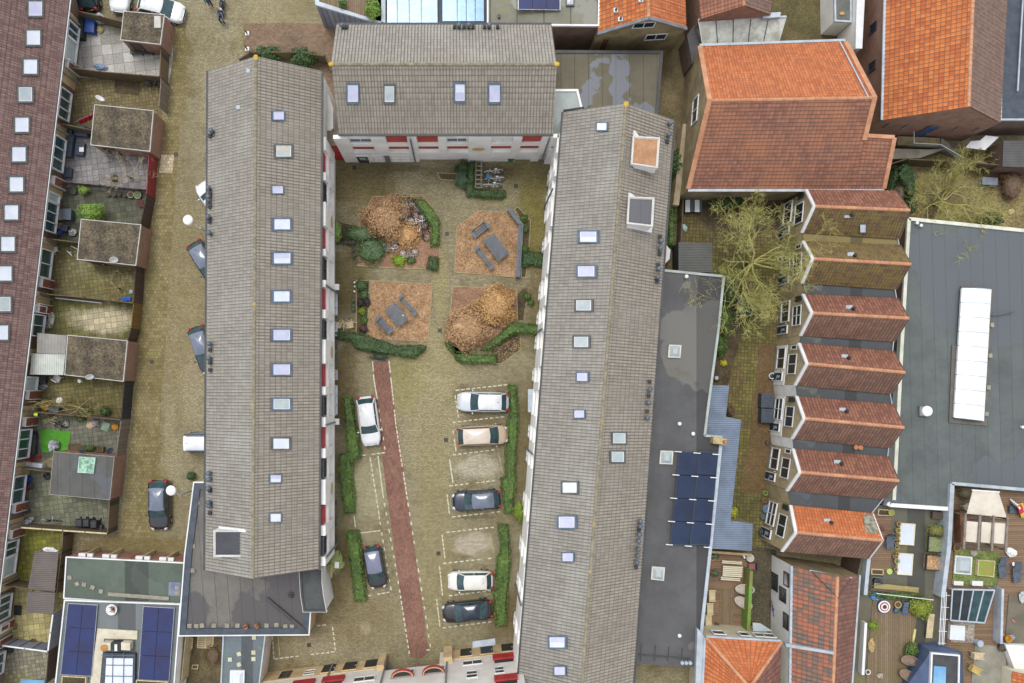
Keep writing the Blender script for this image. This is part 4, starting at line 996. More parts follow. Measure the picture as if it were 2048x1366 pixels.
def dome(label,px,z,curb=None,pane=None,rot=0,name='roof_dome',group=None):
    pts=[W(x,y,z+.2)for x,y in px];c=sum(pts,Vector())/4;t=thing(name,label,'rooflight',(c.x,c.y,z),group)
    ring(MB(),pts,.12,z,z+.2).build('curb',curb or pm('curb_m',(222,218,206),(200,196,182)),t)
    ii=inset(pts,.1);top=[Vector((p.x,p.y,z+.42))for p in inset(pts,.34)]
    MB().hexa([Vector((p.x,p.y,z+.2))for p in ii],top).build('pane',pane or glass_grey,t);return t
dome('white rooflight at the bottom edge on the blue-grey annex roof',[(460,1341),(489,1341),(488,1380),(459,1380)],3.0,white_paint,glass_pale)
def pallet(label,px,z=0):
    t=thing('wooden_pallet',label,'pallet',W(*px[0],z));P=[W(x,y,z+.15)for x,y in px]
    for k in range(3):
        f=k/2;MB().bar(P[0].lerp(P[1],f)+Vector((0,0,-.05)),P[3].lerp(P[2],f)+Vector((0,0,-.05)),.1,.1).build('bearer',pale_wood,t)
    for k in range(7):f=k/6;MB().bar(P[0].lerp(P[3],f)+Vector((0,0,.012)),P[1].lerp(P[2],f)+Vector((0,0,.012)),.1,.022).build('slat',pale_wood,t)
pallet('yellowish wooden pallet lying in the small yard below the grey flat roof',[(396,1272),(427,1272),(425,1296),(395,1295)])
pallet('narrow wooden pallet leaning at the left of the small yard',[(377,1276),(385,1276),(383,1298),(376,1298)],.3)
t=thing('wooden_crate','small open wooden crate on the soil below the pallets','crate',W(391,1332,0));ring(MB(),[W(x,y)for x,y in((386,1328),(398,1328),(397,1337),(385,1336))],.05,0,.25).build('frame',pale_wood,t)

# ================================================================= top middle
PLT=flatb('roof_terrace_house','low blue-grey clad building with planted timber roof terrace at the top edge','house',[(628,-60),(632,10),(800,60),(770,60),(770,-60)],4.2,fence_blue,wood_deck,zinc,.3,.12)
GL=flatb('glass_roofed_hall','dark hall with large sky-blue glass roof behind the upper apartment block','hall',[(745,-70),(745,60),(975,60),(972,-70)],4.2,dark_slate,dark_slate,dark_trim,.2,.1)
mb=MB()
gx=[773,794,818,842,875];gx2=[884,914,932,950,968]
def glazing(xs,y0,y1):
    for a,b in zip(xs[:-1],xs[1:]):MB().prism([W(x,y,4.6)for x,y in((a+1,y0),(b-1,y0),(b,y1),(a+1,y1))],4.2,4.6).build('glass_panel',glass_sky,GL)
glazing(gx,-60,45);glazing(gx2,-60,42)
FT=flatb('flat_roofed_house','olive-grey flat roof with three solar panels at the top of the photo','house',[(975,-70),(975,50),(1197,52),(1199,-70)],4.8,brick_d,
           roofmat('olive_felt',(138,136,118),(126,126,112),(136,136,70),2.2,mossamt=.12),white_paint,.08,.12)
solar_array('three blue-violet solar panels in a row on the olive-grey flat roof at top',[(1036,-20),(1120,-20),(1120,20),(1036,22)],3,1,5.0,'x',tilt=.3)
for o in bpy.data.objects:
    if o.get('group')=='x':del o['group']
dome('white rooflight right of the three solar panels at the top',[(1132,-20),(1149,-20),(1149,11),(1132,11)],4.8,frame_grey,glass_pale)
tag(MB().box(W(998,33,4.9),(.18,.28,.25)).build('small_outlet',dark_trim),'small black outlet standing on the olive-grey flat roof','outlet')
OH,oc,o0,o1,opl=gable('orange_tiled_house','house with orange tiled roof and stained ochre gable wall with two white windows, top','house',(1196,66),(1372,56),(1366,-120),(1196,-120),4.8,7.2,'y',aged_wall,orange_tile_big,orange_tile,over=.02,tw=.34,rh=.36,ridge=orange_ridge)
mb=MB();mb.bar(oc[0]+Vector((0,-.1,.1)),o0+Vector((0,-.1,.1)),.25,.2);mb.build('verge',zinc_d,OH);MB().bar(oc[1]+Vector((0,-.1,.1)),o0+Vector((0,-.1,.1)),.25,.2).build('verge',zinc_d,OH)
ow=Wall(tuple(Vector((oc[0].x,oc[0].y,0))),tuple(Vector((oc[1].x,oc[1].y,0))),OH)
def ww(w_,x0,y0,x1,y1,*a,**k):u0,z0=w_.uz(x0,y0);u1,z1=w_.uz(x1,y1);return w_.window(u0,u1,min(z0,z1),max(z0,z1),*a,**k)
ww(ow,1263,56,1313,42,white_paint,glass_dark,2,1,.08);ww(ow,1287,80,1336,66,white_paint,glass_dark,2,1,.08)
u0,z0=ow.uz(1200,93);u1,z1=ow.uz(1219,76);ow.door(u0,u1,0.05,max(z1,1.9),pm('maroon_door',(104,66,52),None),aged_wall)
for i,(x,y)in enumerate([(1231,22),(1281,1),(1240,40)]):
    o=MB().box(hit(x,y,opl[0])+Vector((0,0,.1)),(.35,.35,.2)).build('roof_vent',white_paint,OH);MB().lathe(hit(x,y,opl[0])+Vector((0,0,.2)),[(.1,0),(.1,.25),(.05,.3)],10).build('cowl',dark_slate,o)
BH,bc,b0,b1,bpl=gable('brown_tiled_house','house with brown tiled roof above the white glazed lean-to, top edge','house',(1402,38),(1540,30),(1556,-120),(1385,-120),4.8,6.8,'y',brick,brown_tile,brown_tile_d,tw=.3,ridge=orange_ridge)
LT=thing('glazed_lean_to','lean-to with dirty white translucent panels above the large orange roof','lean-to',W(1480,60,0))
pa,pb,pc,pd=W(1396,40,4.3),W(1572,34,4.3),W(1556,88,3.3),W(1405,92,3.3)
for k in range(5):
    q=[pa.lerp(pb,k/5+.004),pa.lerp(pb,(k+1)/5-.004),pd.lerp(pc,(k+1)/5-.004),pd.lerp(pc,k/5+.004)];MB().slab(q,Vector((0,0,1)),0,.03).build('panel',pm('dirty_white_panel',(214,216,206),(172,172,158),1.2,.6,fine=.4),LT)
for k in range(6):MB().bar(pa.lerp(pb,k/5)+Vector((0,0,.05)),pd.lerp(pc,k/5)+Vector((0,0,.05)),.05,.07).build('glazing_bar',dark_trim if 0<k<5 else white_paint,LT)
MB().bar(pa+Vector((0,0,.05)),pb+Vector((0,0,.05)),.15,.12).build('head_rail',zinc,LT)
MB().prism([pd+Vector((.1,.1,0)),pc+Vector((-.1,.1,0)),pb*1+Vector((-.1,0,0)),pa+Vector((.1,0,0))],0,3.2).build('wall',grey_wall,LT)
MB().prism([W(x,y,4.7)for x,y in((1526,26),(1562,24),(1560,34),(1526,36))],4.2,4.7).build('parapet',zinc,BH)
flatb('brick_outbuilding','narrow brown outbuilding with green door squeezed left of the large orange roof','outbuilding',[(1375,70),(1394,42),(1400,96),(1385,126)],3.0,brick_d,dark_trim)
flatb('flat_roofed_annex','dark flat roof with wet blue-grey patches behind the upper apartment block','annex',[(1090,102),(1325,103),(1314,240),(1200,280),(1090,260)],3.4,aged_wall,
      roofmat('patchy_felt',(114,108,88),(92,96,106),(90,84,62),1.15,0,.25,(.52,.53),mossamt=.1,patches=[(1150,140,30,26,(92,96,108),.95,3.4),(1296,160,26,80,(92,96,106),.95,3.4),(1170,190,60,40,(116,106,78),.8,3.4),(1200,118,110,17,(92,96,106),.95,3.4)]),dark_trim,.2,.08)
NX_=flatb('white_annex','small white-walled annex with pale grey roof at the right end of the upper block','annex',[(1108,180),(1155,180),(1165,222),(1120,300),(1098,300)],4.4,white_wall,pm('pale_roof',(176,184,180),(164,172,168),.8),white_paint,.14,.1)
xw=Wall((1084,317),(1112,317),NX_)
LK=flatb('link_building','narrow link with red panel between the left and upper apartment blocks','annex',[(646,262),(690,262),(690,290),(650,290)],4.6,red_paint,pm('link_roof',(134,126,112),(116,108,94)),None)
t=fence('thin grey wall from the left block towards the passage corner',[(653,262),(672,300)],grey_white,3.0,.15,'wall','garden_wall',posts=False)
MB().prism([G(643,158,7),G(668,220,4),G(668,260,4),G(643,250,7)],0,4.5).build('side_wall',white_wall,LK)
fence('dark curved plank fence around the two round shrubs above the left block',[(478,118),(500,104),(600,104),(650,112),(662,140)],fence_wood,1.8)

# ================================================================= large orange roof
BG,gc,g0,g1,gpl=gable('orange_tiled_hall','large hall with bright orange upper and weathered brown lower roof slope, upper right','hall',(1376,378),(1704,378),(1690,84),(1399,94),4.4,8.6,'x',aged_wall,brown_tile,orange_tile,over=.02,tw=.34,rh=.30,ridge=orange_ridge)
MB().bar(gc[0]+Vector((0,-.12,0)),gc[1]+Vector((0,-.12,0)),.2,.16).build('gutter',zinc,BG)
for a,b in((gc[0],g0),(gc[3],g0),(gc[1].lerp(g1,.55),g1),(gc[2],g1)):
    MB().bar(a+Vector((0,0,.1)),b+Vector((0,0,.1)),.38,.1).build('verge_tiles',orange_ridge,BG)
mb=MB();mb.bar(gc[2]+Vector((-.5,0,.12)),g1+Vector((-.5,0,.12)),.1,.06);mb.build('flashing',zinc,BG)
MB().bar(gc[3]+Vector((0,.15,0)),gc[2]+Vector((0,.15,0)),.2,.14).build('gutter',zinc,BG)
EX=thing('roof_outshot','stepped lower corner of the large orange roof reaching right','outshot',W(1770,330,0))
e=[W(1719,272,6.6),W(1788,276,6.4),W(1767,378,4.35),W(1702,378,4.42)]
slope('roof',e[3],e[2],e[1],e[0],brown_tile,EX,.34,.30)
MB().bar(e[1]+Vector((0,0,.08)),e[2]+Vector((0,0,.08)),.34,.1).build('verge_tiles',orange_ridge,EX);MB().bar(e[0]+Vector((0,.05,.06)),e[1]+Vector((0,.05,.06)),.3,.1).build('top_tiles',orange_ridge,EX);MB().bar(e[2]+Vector((0,-.12,0)),e[3]+Vector((0,-.12,0)),.2,.16).build('gutter',zinc,EX)
MB().hexa([G(1700,276,6.4),G(1783,278,6.4),G(1765,376,4.3),G(1700,376,4.3)],[G(1700,276,6.4,6.2),G(1783,278,6.4,6.2),G(1765,376,4.3,4.2),G(1700,376,4.3,4.2)]).build('wall',aged_wall,EX)
gw2=Wall(tuple(Vector((gc[3].x,gc[3].y,0))),tuple(Vector((gc[0].x,gc[0].y,0))),BG)
u0,z0=gw2.uz(1391,245);u1,z1=gw2.uz(1401,185);gw2.window(min(u0,u1),max(u0,u1),4.0,5.6,white_paint,glass_dark,2,1,.1)
# orange roofed brick house, far upper right
RH,rc,r0_,r1_,rpl=gable('brick_house','tall brick house with bright orange pantile roof and blue double door, upper right','house',(1766,240),(2000,246),(2020,-120),(1775,-120),5.0,8.6,'y',brick,orange_tile_big,brown_tile_d,over=.02,tw=.34,rh=.36,ridge=orange_ridge)
gutter(RH,rc[0]+Vector((-.1,0,0)),rc[3]+Vector((-.1,0,0)),zinc,.2)
rw=Wall(tuple(Vector((rc[0].x,rc[0].y,0))),tuple(Vector((rc[1].x,rc[1].y,0))),RH)
for x,y in((1774,251),(1811,253),(1912,257),(1952,259)):ww(rw,x-9,y+4,x+9,y-4,grey_wall,glass_dark,1,1,.06)
u0,z0=rw.uz(1831,268);u1,z1=rw.uz(1886,249);rw.door(u0,u1,1.2,3.9,pm('blue_door',(52,92,150),(44,80,134)),brick_d)
rl=Wall(tuple(Vector((rc[0].x,rc[0].y,0))),tuple(Vector((rc[3].x,rc[3].y,0))),RH)
for y in(212,132,56):
    u,z=rl.uz(1746,y);rl.window(u-.4,u+.4,2.4,3.6,dark_slate,glass_dark,1,1,.06)
flatb('white_outbuilding','white outbuilding with grey roof at the top between the two orange-roofed houses','outbuilding',[(1668,-60),(1702,-60),(1702,44),(1670,42)],2.8,white_wall,pm('grey_roof_strip',(112,112,104),(96,96,90)),zinc,.1,.05)
flatb('side_wall_house','white-walled slice of house left of the tall brick house at the top','house',[(1716,-60),(1732,-60),(1724,96),(1712,96)],3.6,white_wall,white_paint)
flatb('slate_roofed_house','dark blue-grey roofed building at the upper right edge','house',[(2006,-60),(2120,-60),(2120,240),(2000,240)],4.2,brick_d,dark_slate,zinc,.1,.08)
tag(MB().bar(W(2046,-10,4.4),W(2035,182,4.4),.12,.1).build('roof_batten',zinc),'toothed white strip lying along the dark blue-grey roof at upper right','roof strip')
MB_=flatb('corrugated_shed','dark corrugated shed roof below the upper right corner','shed',[(2008,282),(2110,280),(2110,336),(2006,332)],2.6,brick_d,corr_dark)
fence('long mossy plank fence behind the right-hand bare tree',[(1818,318),(1940,324),(2100,340)],fence_wood,2.0,.1)
fence('short mossy fence beside the ivy right of the orange outshot',[(1812,318),(1780,328)],fence_wood,1.9)
ST=thing('outside_staircase','stone landing with white railings and steps below the blue door','staircase',W(1850,290,0))
MB().prism([G(1795,272,1.2),G(1880,276,1.2),G(1880,292,1.2),G(1795,290,1.2)],0,1.2).build('landing',aged_wall,ST)
for k in range(7):MB().prism([G(1880+7*k,278+3*k,1),G(1887+7*k,280+3*k,1),G(1887+7*k,296+3*k,1),G(1880+7*k,294+3*k,1)],0,1.15-.16*k).build('step',grey_wall,ST)
rail=[W(1828,262,2.2),W(1828,286,2.2),W(1882,289,2.2),W(1928,316,1.2)]
mb=MB();[mb.bar(rail[k],rail[k+1],.05)for k in range(3)];mb.build('handrail',white_paint,ST);mb=MB()
for a,b in zip(rail[1:-1],rail[2:]):
    for k in range(14):p=a.lerp(b,k/14);mb.bar(p-Vector((0,0,1)),p,.025)
mb.build('balusters',white_paint,ST)
t=thing('ridged_shelter','mossy grey concrete wall slab slanting between the orange outshot and the stairs','wall',W(1840,305,0));MB().prism([G(1782,297,1.4),G(1860,299,1.4),G(1892,297,1.4),G(1840,316,1.4),G(1782,318,1.4)],0,1.4).build('slab',grey_wall,t)
t=thing('white_sheet_roof','white sheet leaning beside the brick house gable at upper right','sheet',W(1965,290,0));MB().slab([W(x,y,2)for x,y in((1931,295),(1970,300),(1998,274),(1972,271),(1960,281),(1942,282))],Vector((0,0,1)),-.05,0).build('sheet',white_paint,t)
MB().bar(W(1965,290,0),W(1965,290,1.94),.1).build('post',dark_trim,t)

# ================================================================= long dark flat roof right of the east block
LM=roofmat('long_felt',(97,97,98),(106,104,98),(96,90,72),60,0,.14,(.58,.6),mossamt=.08,patches=[(1400,620,50,50,(96,92,82),.7,3.7),(1350,640,60,70,(110,108,100),.6,3.7),(1330,1100,24,60,(92,94,98),.7,3.7),(1345,830,50,60,(120,116,96),.8,3.7),(1320,960,36,50,(116,114,98),.85,3.7),(1300,880,22,80,(112,112,104),.7,3.7)])
LPX=[(1300,541),(1328,541),(1447,553),(1437,655),(1431,700),(1415,820),(1409,871),(1444,874),(1441,890),(1422,1080),(1403,1256),(1392,1334),(1240,1324)]
LF=flatb('long_flat_building','long dark flat roof with solar strips and domes, right of the slanting block','building',LPX,3.7,brick_d,LM,None)
mb=MB();pp=[W(x,y,3.7)for x,y in LPX[1:8]]
for a,b in zip(pp[:-1],pp[1:]):mb.bar(a,b,.2,.22)
mb.build('parapet',pm('parapet_pale',(178,186,182),(160,168,160),1),LF);mb=MB();pp=[W(x,y,3.7)for x,y in LPX[8:12]]
for a,b in zip(pp[:-1],pp[1:]):mb.bar(a,b,.26,.22)
mb.build('parapet',zinc,LF)
ch=MB().prism([W(x,y,4.5)for x,y in((1427,874),(1454,878),(1452,890),(1426,887))],2.8,4.5).build('chimney',brick_y,LF)
MB().lathe(W(1449,884,4.5),[(.16,0),(.13,.3),(.1,.3)],12).build('chimney_pot',terracotta,ch)
DG='small domed rooflights on the long dark flat roof'
for lb,px in(('domed rooflight nearest the bare yellow tree on the long dark roof',[(1338,689),(1363,690),(1361,716),(1336,715)]),('domed rooflight beside the top of the solar arrays on the long dark roof',[(1321,901),(1347,902),(1345,929),(1319,928)]),
               ('domed rooflight below the solar arrays on the long dark roof',[(1304,1133),(1330,1135),(1328,1162),(1302,1159)])):dome(lb,px,3.7,group=DG)
for i,(x,y)in enumerate([(1371,554),(1357,847),(1384,867),(1357,1269)]):
    o=MB().lathe(W(x,y,3.7),[(.07,0),(.07,.25),(.15,.27),(.16,.38),(.08,.44)],14).build('mushroom_cap',white_plastic)
    tag(o,['white mushroom cap near the upper end of the long dark flat roof','white mushroom cap, upper left of the pair mid-way down the long dark roof','white mushroom cap, lower right of the pair mid-way down the long dark roof','white mushroom cap near the lower end of the long dark flat roof'][i],'vent cap')
for i,x in enumerate((1363,1371,1379)):
    tag(MB().lathe(W(x,1324,3.7),[(.14,0),(.16,.3),(.1,.36)],14).build('mushroom_cap',zinc),('left','middle','right')[i]+' of three round caps at the lower end of the long dark roof','vent cap')
mb=MB()
for x in(1283,1311,1338,1365):mb.bar(W(x,1288+(x-1283)*.1,3.74),W(x-2,1322,3.74),.05,.06)
mb.bar(W(1272,1309,3.75),W(1380,1318,3.75),.12,.08);tag(mb.build('steel_frame',dark_trim),'dark steel rails lying across the lower end of the long dark flat roof','rails')
for k,(xa,lb)in enumerate(((1358,'left strip of dark blue solar panels on the long flat roof'),(1398,'right strip of dark blue solar panels on the long flat roof'))):
    w_=38
    solar_array(lb,[(xa,903),(xa+w_,905),(xa+w_-17,1090),(xa-18,1088)],1,4,3.95,'solar strips on the long flat roof',solar_b,.12,dark_slate)
CL=lambda j,dx:'white clamp bar at the %s end line of the %s'%(('top','second','middle','fourth','bottom')[j],{-2:'left solar strip, left side',36:'gap between the solar strips',74:'right solar strip, right side'}[dx])
for j in range(5):
    y=903+j*46.5;x=1355-j*4.4
    for dx in(-2,36,74):
        tag(MB().bar(W(x+dx-4,y+dx*.07,4.15),W(x+dx+10,y+1+dx*.07,4.15),.07,.1).build('clamp_bar',white_paint),CL(j,dx),'clamp')
CS=flatb('corrugated_sheds','stepped blue-grey corrugated shed roofs between the long flat roof and the gabled houses','sheds',[(1412,770),(1458,772),(1451,834),(1482,840),(1461,1042),(1505,1048),(1503,1101),(1410,1096),(1430,900),(1404,872)],2.75,aged_wall,corr_blue)
flatb('timber_shed','charcoal corrugated garden shed under the left side of the yellow bare tree','shed',[(1358,485),(1424,487),(1424,544),(1358,543)],2.3,fence_black,corr_dark)
fence('mossy garden fence running down beside the slanting block, right of the hedge',[(1367,398),(1362,486)],fence_wood,1.6)
fence('pale mossy concrete wall in the alley between slanting block and orange hall',[(1372,248),(1362,330),(1352,410)],pm('alley_wall',(176,160,130),(146,130,100),.8),2.0,.5,'wall','garden_wall',posts=False)
t=thing('white_boat_cover','white pointed fabric cover peeking out beside the slanting block eave','cover',W(1337,508,0));MB().hexa([W(1325,482,0),W(1340,500,0),W(1338,520,0),W(1326,535,0)],[W(1328,484,2.3),W(1341,500,2.0),W(1339,518,1.9),W(1328,530,2.0)]).build('cover',white_plastic,t)

# ================================================================= the seven small gabled houses
NE_=[((1614,383),(1790,385),(1798,475),(1606,462)),((1608,486),(1800,494),(1792,576),(1606,563)),((1608,592),(1795,600),(1789,680),(1603,668)),((1600,690),(1787,706),(1782,785),(1592,767)),
       ((1595,796),(1786,812),(1779,893),(1586,874)),((1588,901),(1777,917),(1768,995),(1576,978)),((1583,1014),(1745,1030),(1738,1114),(1566,1099))]
labs=['uppermost of the seven gabled houses, brown roof with one pale skylight','second gabled house from the top, roof greened by moss under the yellow tree','third gabled house from the top, rust roof between two dark gutters',
        'middle house of the seven small gabled houses with rust-brown roof','fifth gabled house from the top with pale mortar spots on its ridge','sixth gabled house from the top, two terracotta pots in the gutter above it','lowest gabled house, bright orange slope ending in grey slates']
GH=[]
NE_=[((a[0],a[1]-3),(b[0],b[1]-3),(c[0],c[1]+3),(d_[0],d_[1]+3))for a,b,c,d_ in NE_]
for i,(nw,ne,se,sw)in enumerate(NE_):
    up=[rust_tile,moss_tile,rust_tile,rust_tile,rust_tile,rust_tile,hip_tile][i];dn=[moss_tile,moss_tile,rust_tile_d,rust_tile_d,rust_tile_d,rust_tile_d,rust_tile_d][i]
    t,c,a0,a1,pls=gable('gabled_house',labs[i],'house',sw,se,ne,nw,5.0,6.9,'x',brick_y,dn,up,over=.03,tw=.27,rh=.34,ridge=orange_ridge,group='seven small gabled houses',amp=.05)
    GH.append(t)
    for p in(c[0],c[3]):MB().bar(p+Vector((-.1,0,.05)),a0+Vector((-.1,0,.05)),.25,.14).build('bargeboard',white_paint,t)
    MB().bar(c[1]+Vector((.02,0,.03)),a1+Vector((.02,0,.03)),.1,.06).build('bargeboard',brown_tile_d if i<6 else white_paint,t);MB().bar(c[2]+Vector((.02,0,.03)),a1+Vector((.02,0,.03)),.1,.06).build('bargeboard',brown_tile_d if i<6 else white_paint,t)
    v=hit((sw[0]+se[0])/2+(5 if i else-4),(a_:=(nw[1]+sw[1])/2-(14 if i else-8)),pls[1]if i else pls[0])
    o=MB().box(v+Vector((-.15,0,.05)),(.5,.45,.12)).build('roof_vent',zinc,t);MB().lathe(v+Vector((.1,-.05,.1)),[(.11,0),(.11,.3),(.15,.32),(.1,.42)],12).build('cowl',black_plastic,o)
    if i==0:skylight(t,pls[0],1725,455,14,20,frame_grey,glass_pale)
    w_=Wall(tuple(Vector((c[3].x-.02,c[3].y,0))),tuple(Vector((c[0].x-.02,c[0].y,0))),t)
    if i in(3,4):w_.panel('render',white_wall,0,w_.L,0,2.6,.0,.05)
    w_.panel('plinth',grey_wall,0,w_.L,0,.3,.05,.09)
    w_.window(w_.L*.24,w_.L*.74,3.1,4.8,white_paint,glass_dark,2,2 if i in(2,)else 1,.1)
    w_.window(w_.L*.02,w_.L*.14,3.4,4.6,white_paint if i%2 else dark_trim,glass_dark,1,1,.08)
    w_.window(w_.L*.06,w_.L*.6,.7,2.4,white_paint,glass_dark,2,2 if i in(4,6)else 1,.14,sill=slab_stone)
    w_.door(w_.L*.70,w_.L*.88,.05,2.15,pm('blue_house_door',(38,62,84),(30,50,70)),white_paint,.12,glass_grey)
    w_.rect(MB(),w_.L*.63,w_.L*.655,1.9,2.1,.06,.2).build('wall_lamp',bronze,t)
for i in range(6):       # gutters between the houses belong to the house above
    a,b=NE_[i],NE_[i+1];px=[a[3],a[2],b[1],b[0]]
    m=[moss_tile,None,None,None,None,None][i]
    pts=[W(x,y,4.95)for x,y in px];mid=sum(pts,Vector())/4
    fm=roofmat('valley_felt_%d'%i,(84,88,90),(76,84,94),(146,128,70)if i==0 else(112,108,60),20,0,.3,mossamt=(.45,.16,.18,.18,.14,.02)[i])
    big=[mid+(p-mid)*1.0 for p in pts]
    MB().prism([Vector((p.x,p.y,0))for p in big],0,4.82).build('side_wall',brick_y if i not in(3,4)else white_wall,GH[i]);MB().prism([Vector((p.x,p.y,0))for p in big],4.82,4.9).build('valley_gutter',fm,GH[i])
    MB().bar(W(px[1][0]-2,px[1][1],5.0),W(px[2][0]-2,px[2][1],5.0),.07).build('gutter_end',zinc,GH[i])
for i,(x,y)in enumerate([(1709,894),(1718,895)]):
    tag(MB().lathe(W(x,y,4.92),[(.14,0),(.2,.3),(.12,.32)],12).build('clay_pot',terracotta),['left of two terracotta pots in the gutter between the gabled houses','right of two terracotta pots in the gutter between the gabled houses'][i],'pot')
sl_=thing('slate_patch','x','x');bpy.data.objects.remove(sl_)
c6=NE_[6];n6=pls[1]
MB().slab([hit(x,y,n6)for x,y in((1725,1030),(1744,1031),(1757,1068),(1731,1066))],n6[1]if n6[1].z>0 else-n6[1],.06,.1).build('slates',pm('lichened_slates',(168,166,144),(96,96,88),3,fine=.6),GH[6])

# ================================================================= lower right houses
QH,qc,q0,q1,qpl=gable('patchwork_tiled_house','house with patchwork orange and grey tiled roof and white left wall, lower right','house',(1580,1500),(1692,1500),(1717,1150),(1585,1132),4.4,6.6,'y',aged_wall,patch_tile,patch_tile_d,over=.02,tw=.4,rh=.4,ridge=orange_ridge)
MB().bar(qc[3]+Vector((-.08,0,0)),qc[0]+Vector((-.08,0,0)),.2,.16).build('gutter',zinc,QH);MB().bar(qc[2]+Vector((.1,0,0)),qc[1]+Vector((.1,0,0)),.14,.16).build('gutter',zinc,QH)
MB().hexa([hit(x,y,qpl[0])for x,y in((1566,1283),(1568,1290),(1661,1305),(1663,1300))],[hit(x,y,qpl[0])+Vector((0,0,.5))for x,y in((1566,1283),(1568,1290),(1661,1305),(1663,1300))]).build('parapet',zinc,QH)
qn=[W(1619,1141,5.35),W(1703,1156,5.3),q1+Vector((0,-1.7,.12))]
MB().slab(qn,Vector((0,0,1)),0,.06).build('hip_roof',patch_tile_d,QH);MB().bar(qn[0],qn[1],.14,.12).build('gutter',zinc,QH)
qw=Wall(tuple(Vector((qc[3].x-.02,qc[3].y,0))),tuple(Vector((qc[0].x-.02,qc[0].y,0))),QH)
qw.panel('render',white_wall,0,qw.L,0,4.2,0,.05)
for y0,y1,z0,z1 in((1142,1170,2.8,4.0),(1177,1206,1.9,3.4),(1224,1256,2.8,4.0),(1158,1194,.05,1.6)):qw.window(qw.uz(1570,y0)[0],qw.uz(1570,y1)[0],z0,z1,dark_trim,glass_dark,1,1,.1)
# hipped orange roof
PH=thing('hipped_orange_house','cream house with bright orange hipped roof at the bottom edge','house',W(1480,1350,0))
pc_=[W(1412,1275,4.4),W(1562,1284,4.4),W(1556,1480,4.4),W(1402,1480,4.4)];pa_=W(1499,1375,7.0);pb_=W(1497,1420,7.0)
slope('roof',pc_[0],pc_[1],pa_+Vector((.05,0,0)),pa_,hip_tile,PH,.26,.34);slope('roof',pc_[3],pc_[0],pa_,pb_,hip_tile,PH,.26,.34);slope('roof',pc_[1],pc_[2],pb_,pa_,patch_tile_d,PH,.26,.34)
for a in(pc_[0],pc_[1]):
    mb=MB();d_=(pa_-a)
    for k in range(14):mb.tube([a+d_*(k/14)+Vector((0,0,.06)),a+d_*((k+1.08)/14)+Vector((0,0,.04))],[.15,.12],8)
    mb.build('hip_tiles',orange_ridge,PH)
MB().prism([G(1413,1276,4.4),G(1560,1285,4.4),G(1556,1480,4.4),G(1404,1480,4.4)],0,4.3).build('wall',cream_paint,PH)
mb=MB();mb.bar(pc_[0]+Vector((0,.1,0)),pc_[1]+Vector((0,.1,0)),.16,.14);mb.bar(pc_[0]+Vector((-.1,0,0)),pc_[3]+Vector((-.1,0,0)),.16,.14);mb.build('gutter',zinc,PH)
pw=Wall(tuple(Vector((pc_[0].x,pc_[0].y+.01,0))),tuple(Vector((pc_[1].x,pc_[1].y+.01,0))),PH)
for x0,x1,y,c_ in((1420,1444,1262,1),(1474,1494,1266,1),(1506,1546,1270,2)):pw.window(pw.uz(x0,y)[0],pw.uz(x1,y)[0],2.4,3.5,white_paint,glass_dark,c_,1,.1)
MB().prism([W(x,y,4.5)for x,y in((1396,1257),(1411,1276),(1405,1480),(1388,1480))],3.8,4.35).build('side_parapet',zinc,PH)
lean('glass_canopy','small grey glazed canopy over the clinker yard beside the cream house','canopy',[(1505,1245),(1520,1246),(1545,1262),(1506,1262)],2.3,glass_grey,False,0)
# deck terrace between the corrugated sheds and the cream house
sheet('terrace_deck',[(1418,1104),(1506,1112),(1496,1262),(1400,1256)],wood_deck_h,0.05,0.1)
sheet('terrace_deck',[(1440,1176),(1470,1178),(1464,1256),(1436,1254)],wood_deck,0.06,0.1)
fence('moss-covered wall along the right side of the deck with white benches',[(1503,1142),(1497,1262)],pm('mossy_wall',(132,128,70),(100,170,50),.9),1.6,.28,'wall','garden_wall',posts=False)
fence('brick edge wall below the corrugated sheds on the deck terrace',[(1424,1104),(1504,1110)],brick_y,1.0,.2,'wall','garden_wall',posts=False)

# ================================================================= big flat roof and roof terraces on the right
KM=roofmat('big_felt',(102,109,107),(92,98,101),(112,112,78),1.05,-1.5,.1,(.56,.57),seam=.35,mossamt=.04,patches=[(1822,560,16,120,(88,94,98),.9,4.2),(1850,560,20,120,(122,122,104),.7,4.2),(1845,480,16,40,(84,90,94),.9,4.2),(1905,640,60,120,(124,128,126),.5,4.2),(2010,820,60,90,(108,112,112),.6,4.2),(1850,930,60,50,(122,124,122),.5,4.2),(1990,480,44,12,(140,150,70),.85,4.2),(1870,470,44,26,(118,118,92),.8,4.2),(1800,900,14,160,(110,112,84),.7,4.2),(2025,500,16,26,(92,98,102),.9,4.2),(2010,550,8,20,(134,140,76),.7,4.2)])
KF=flatb('large_flat_hall','large blue-grey felt flat roof with white edge and a long white rooflight, right side','hall',[(1817,436),(2150,470),(2150,987),(1905,968),(1901,1016),(1768,1008)],4.2,brick_d,KM,None)
mb=MB();pp=[W(*p,4.2)for p in((1768,1002),(1787,1000),(1802,700),(1817,438),(2150,472))]
for a,b in zip(pp[1:-1],pp[2:]):mb.bar(a,b,.28,.24)
mb.build('parapet',pm('parapet_cream',(222,222,206),(196,196,176),1),KF)
t=thing('long_rooflight','long white barrel rooflight on the large blue-grey flat roof','rooflight',W(1945,708,4.2))
MB().prism([W(x,y,4.3)for x,y in((1918,690),(1922,572),(1986,576),(1974,852),(1898,845),(1904,690))],4.2,4.32).build('kerb',pm('brown_felt',(110,104,96),(96,92,84)),t)
ra,rb,rc_,rd=W(1924,576,4.6),W(1983,579,4.6),W(1968,842,4.6),W(1908,835,4.6)
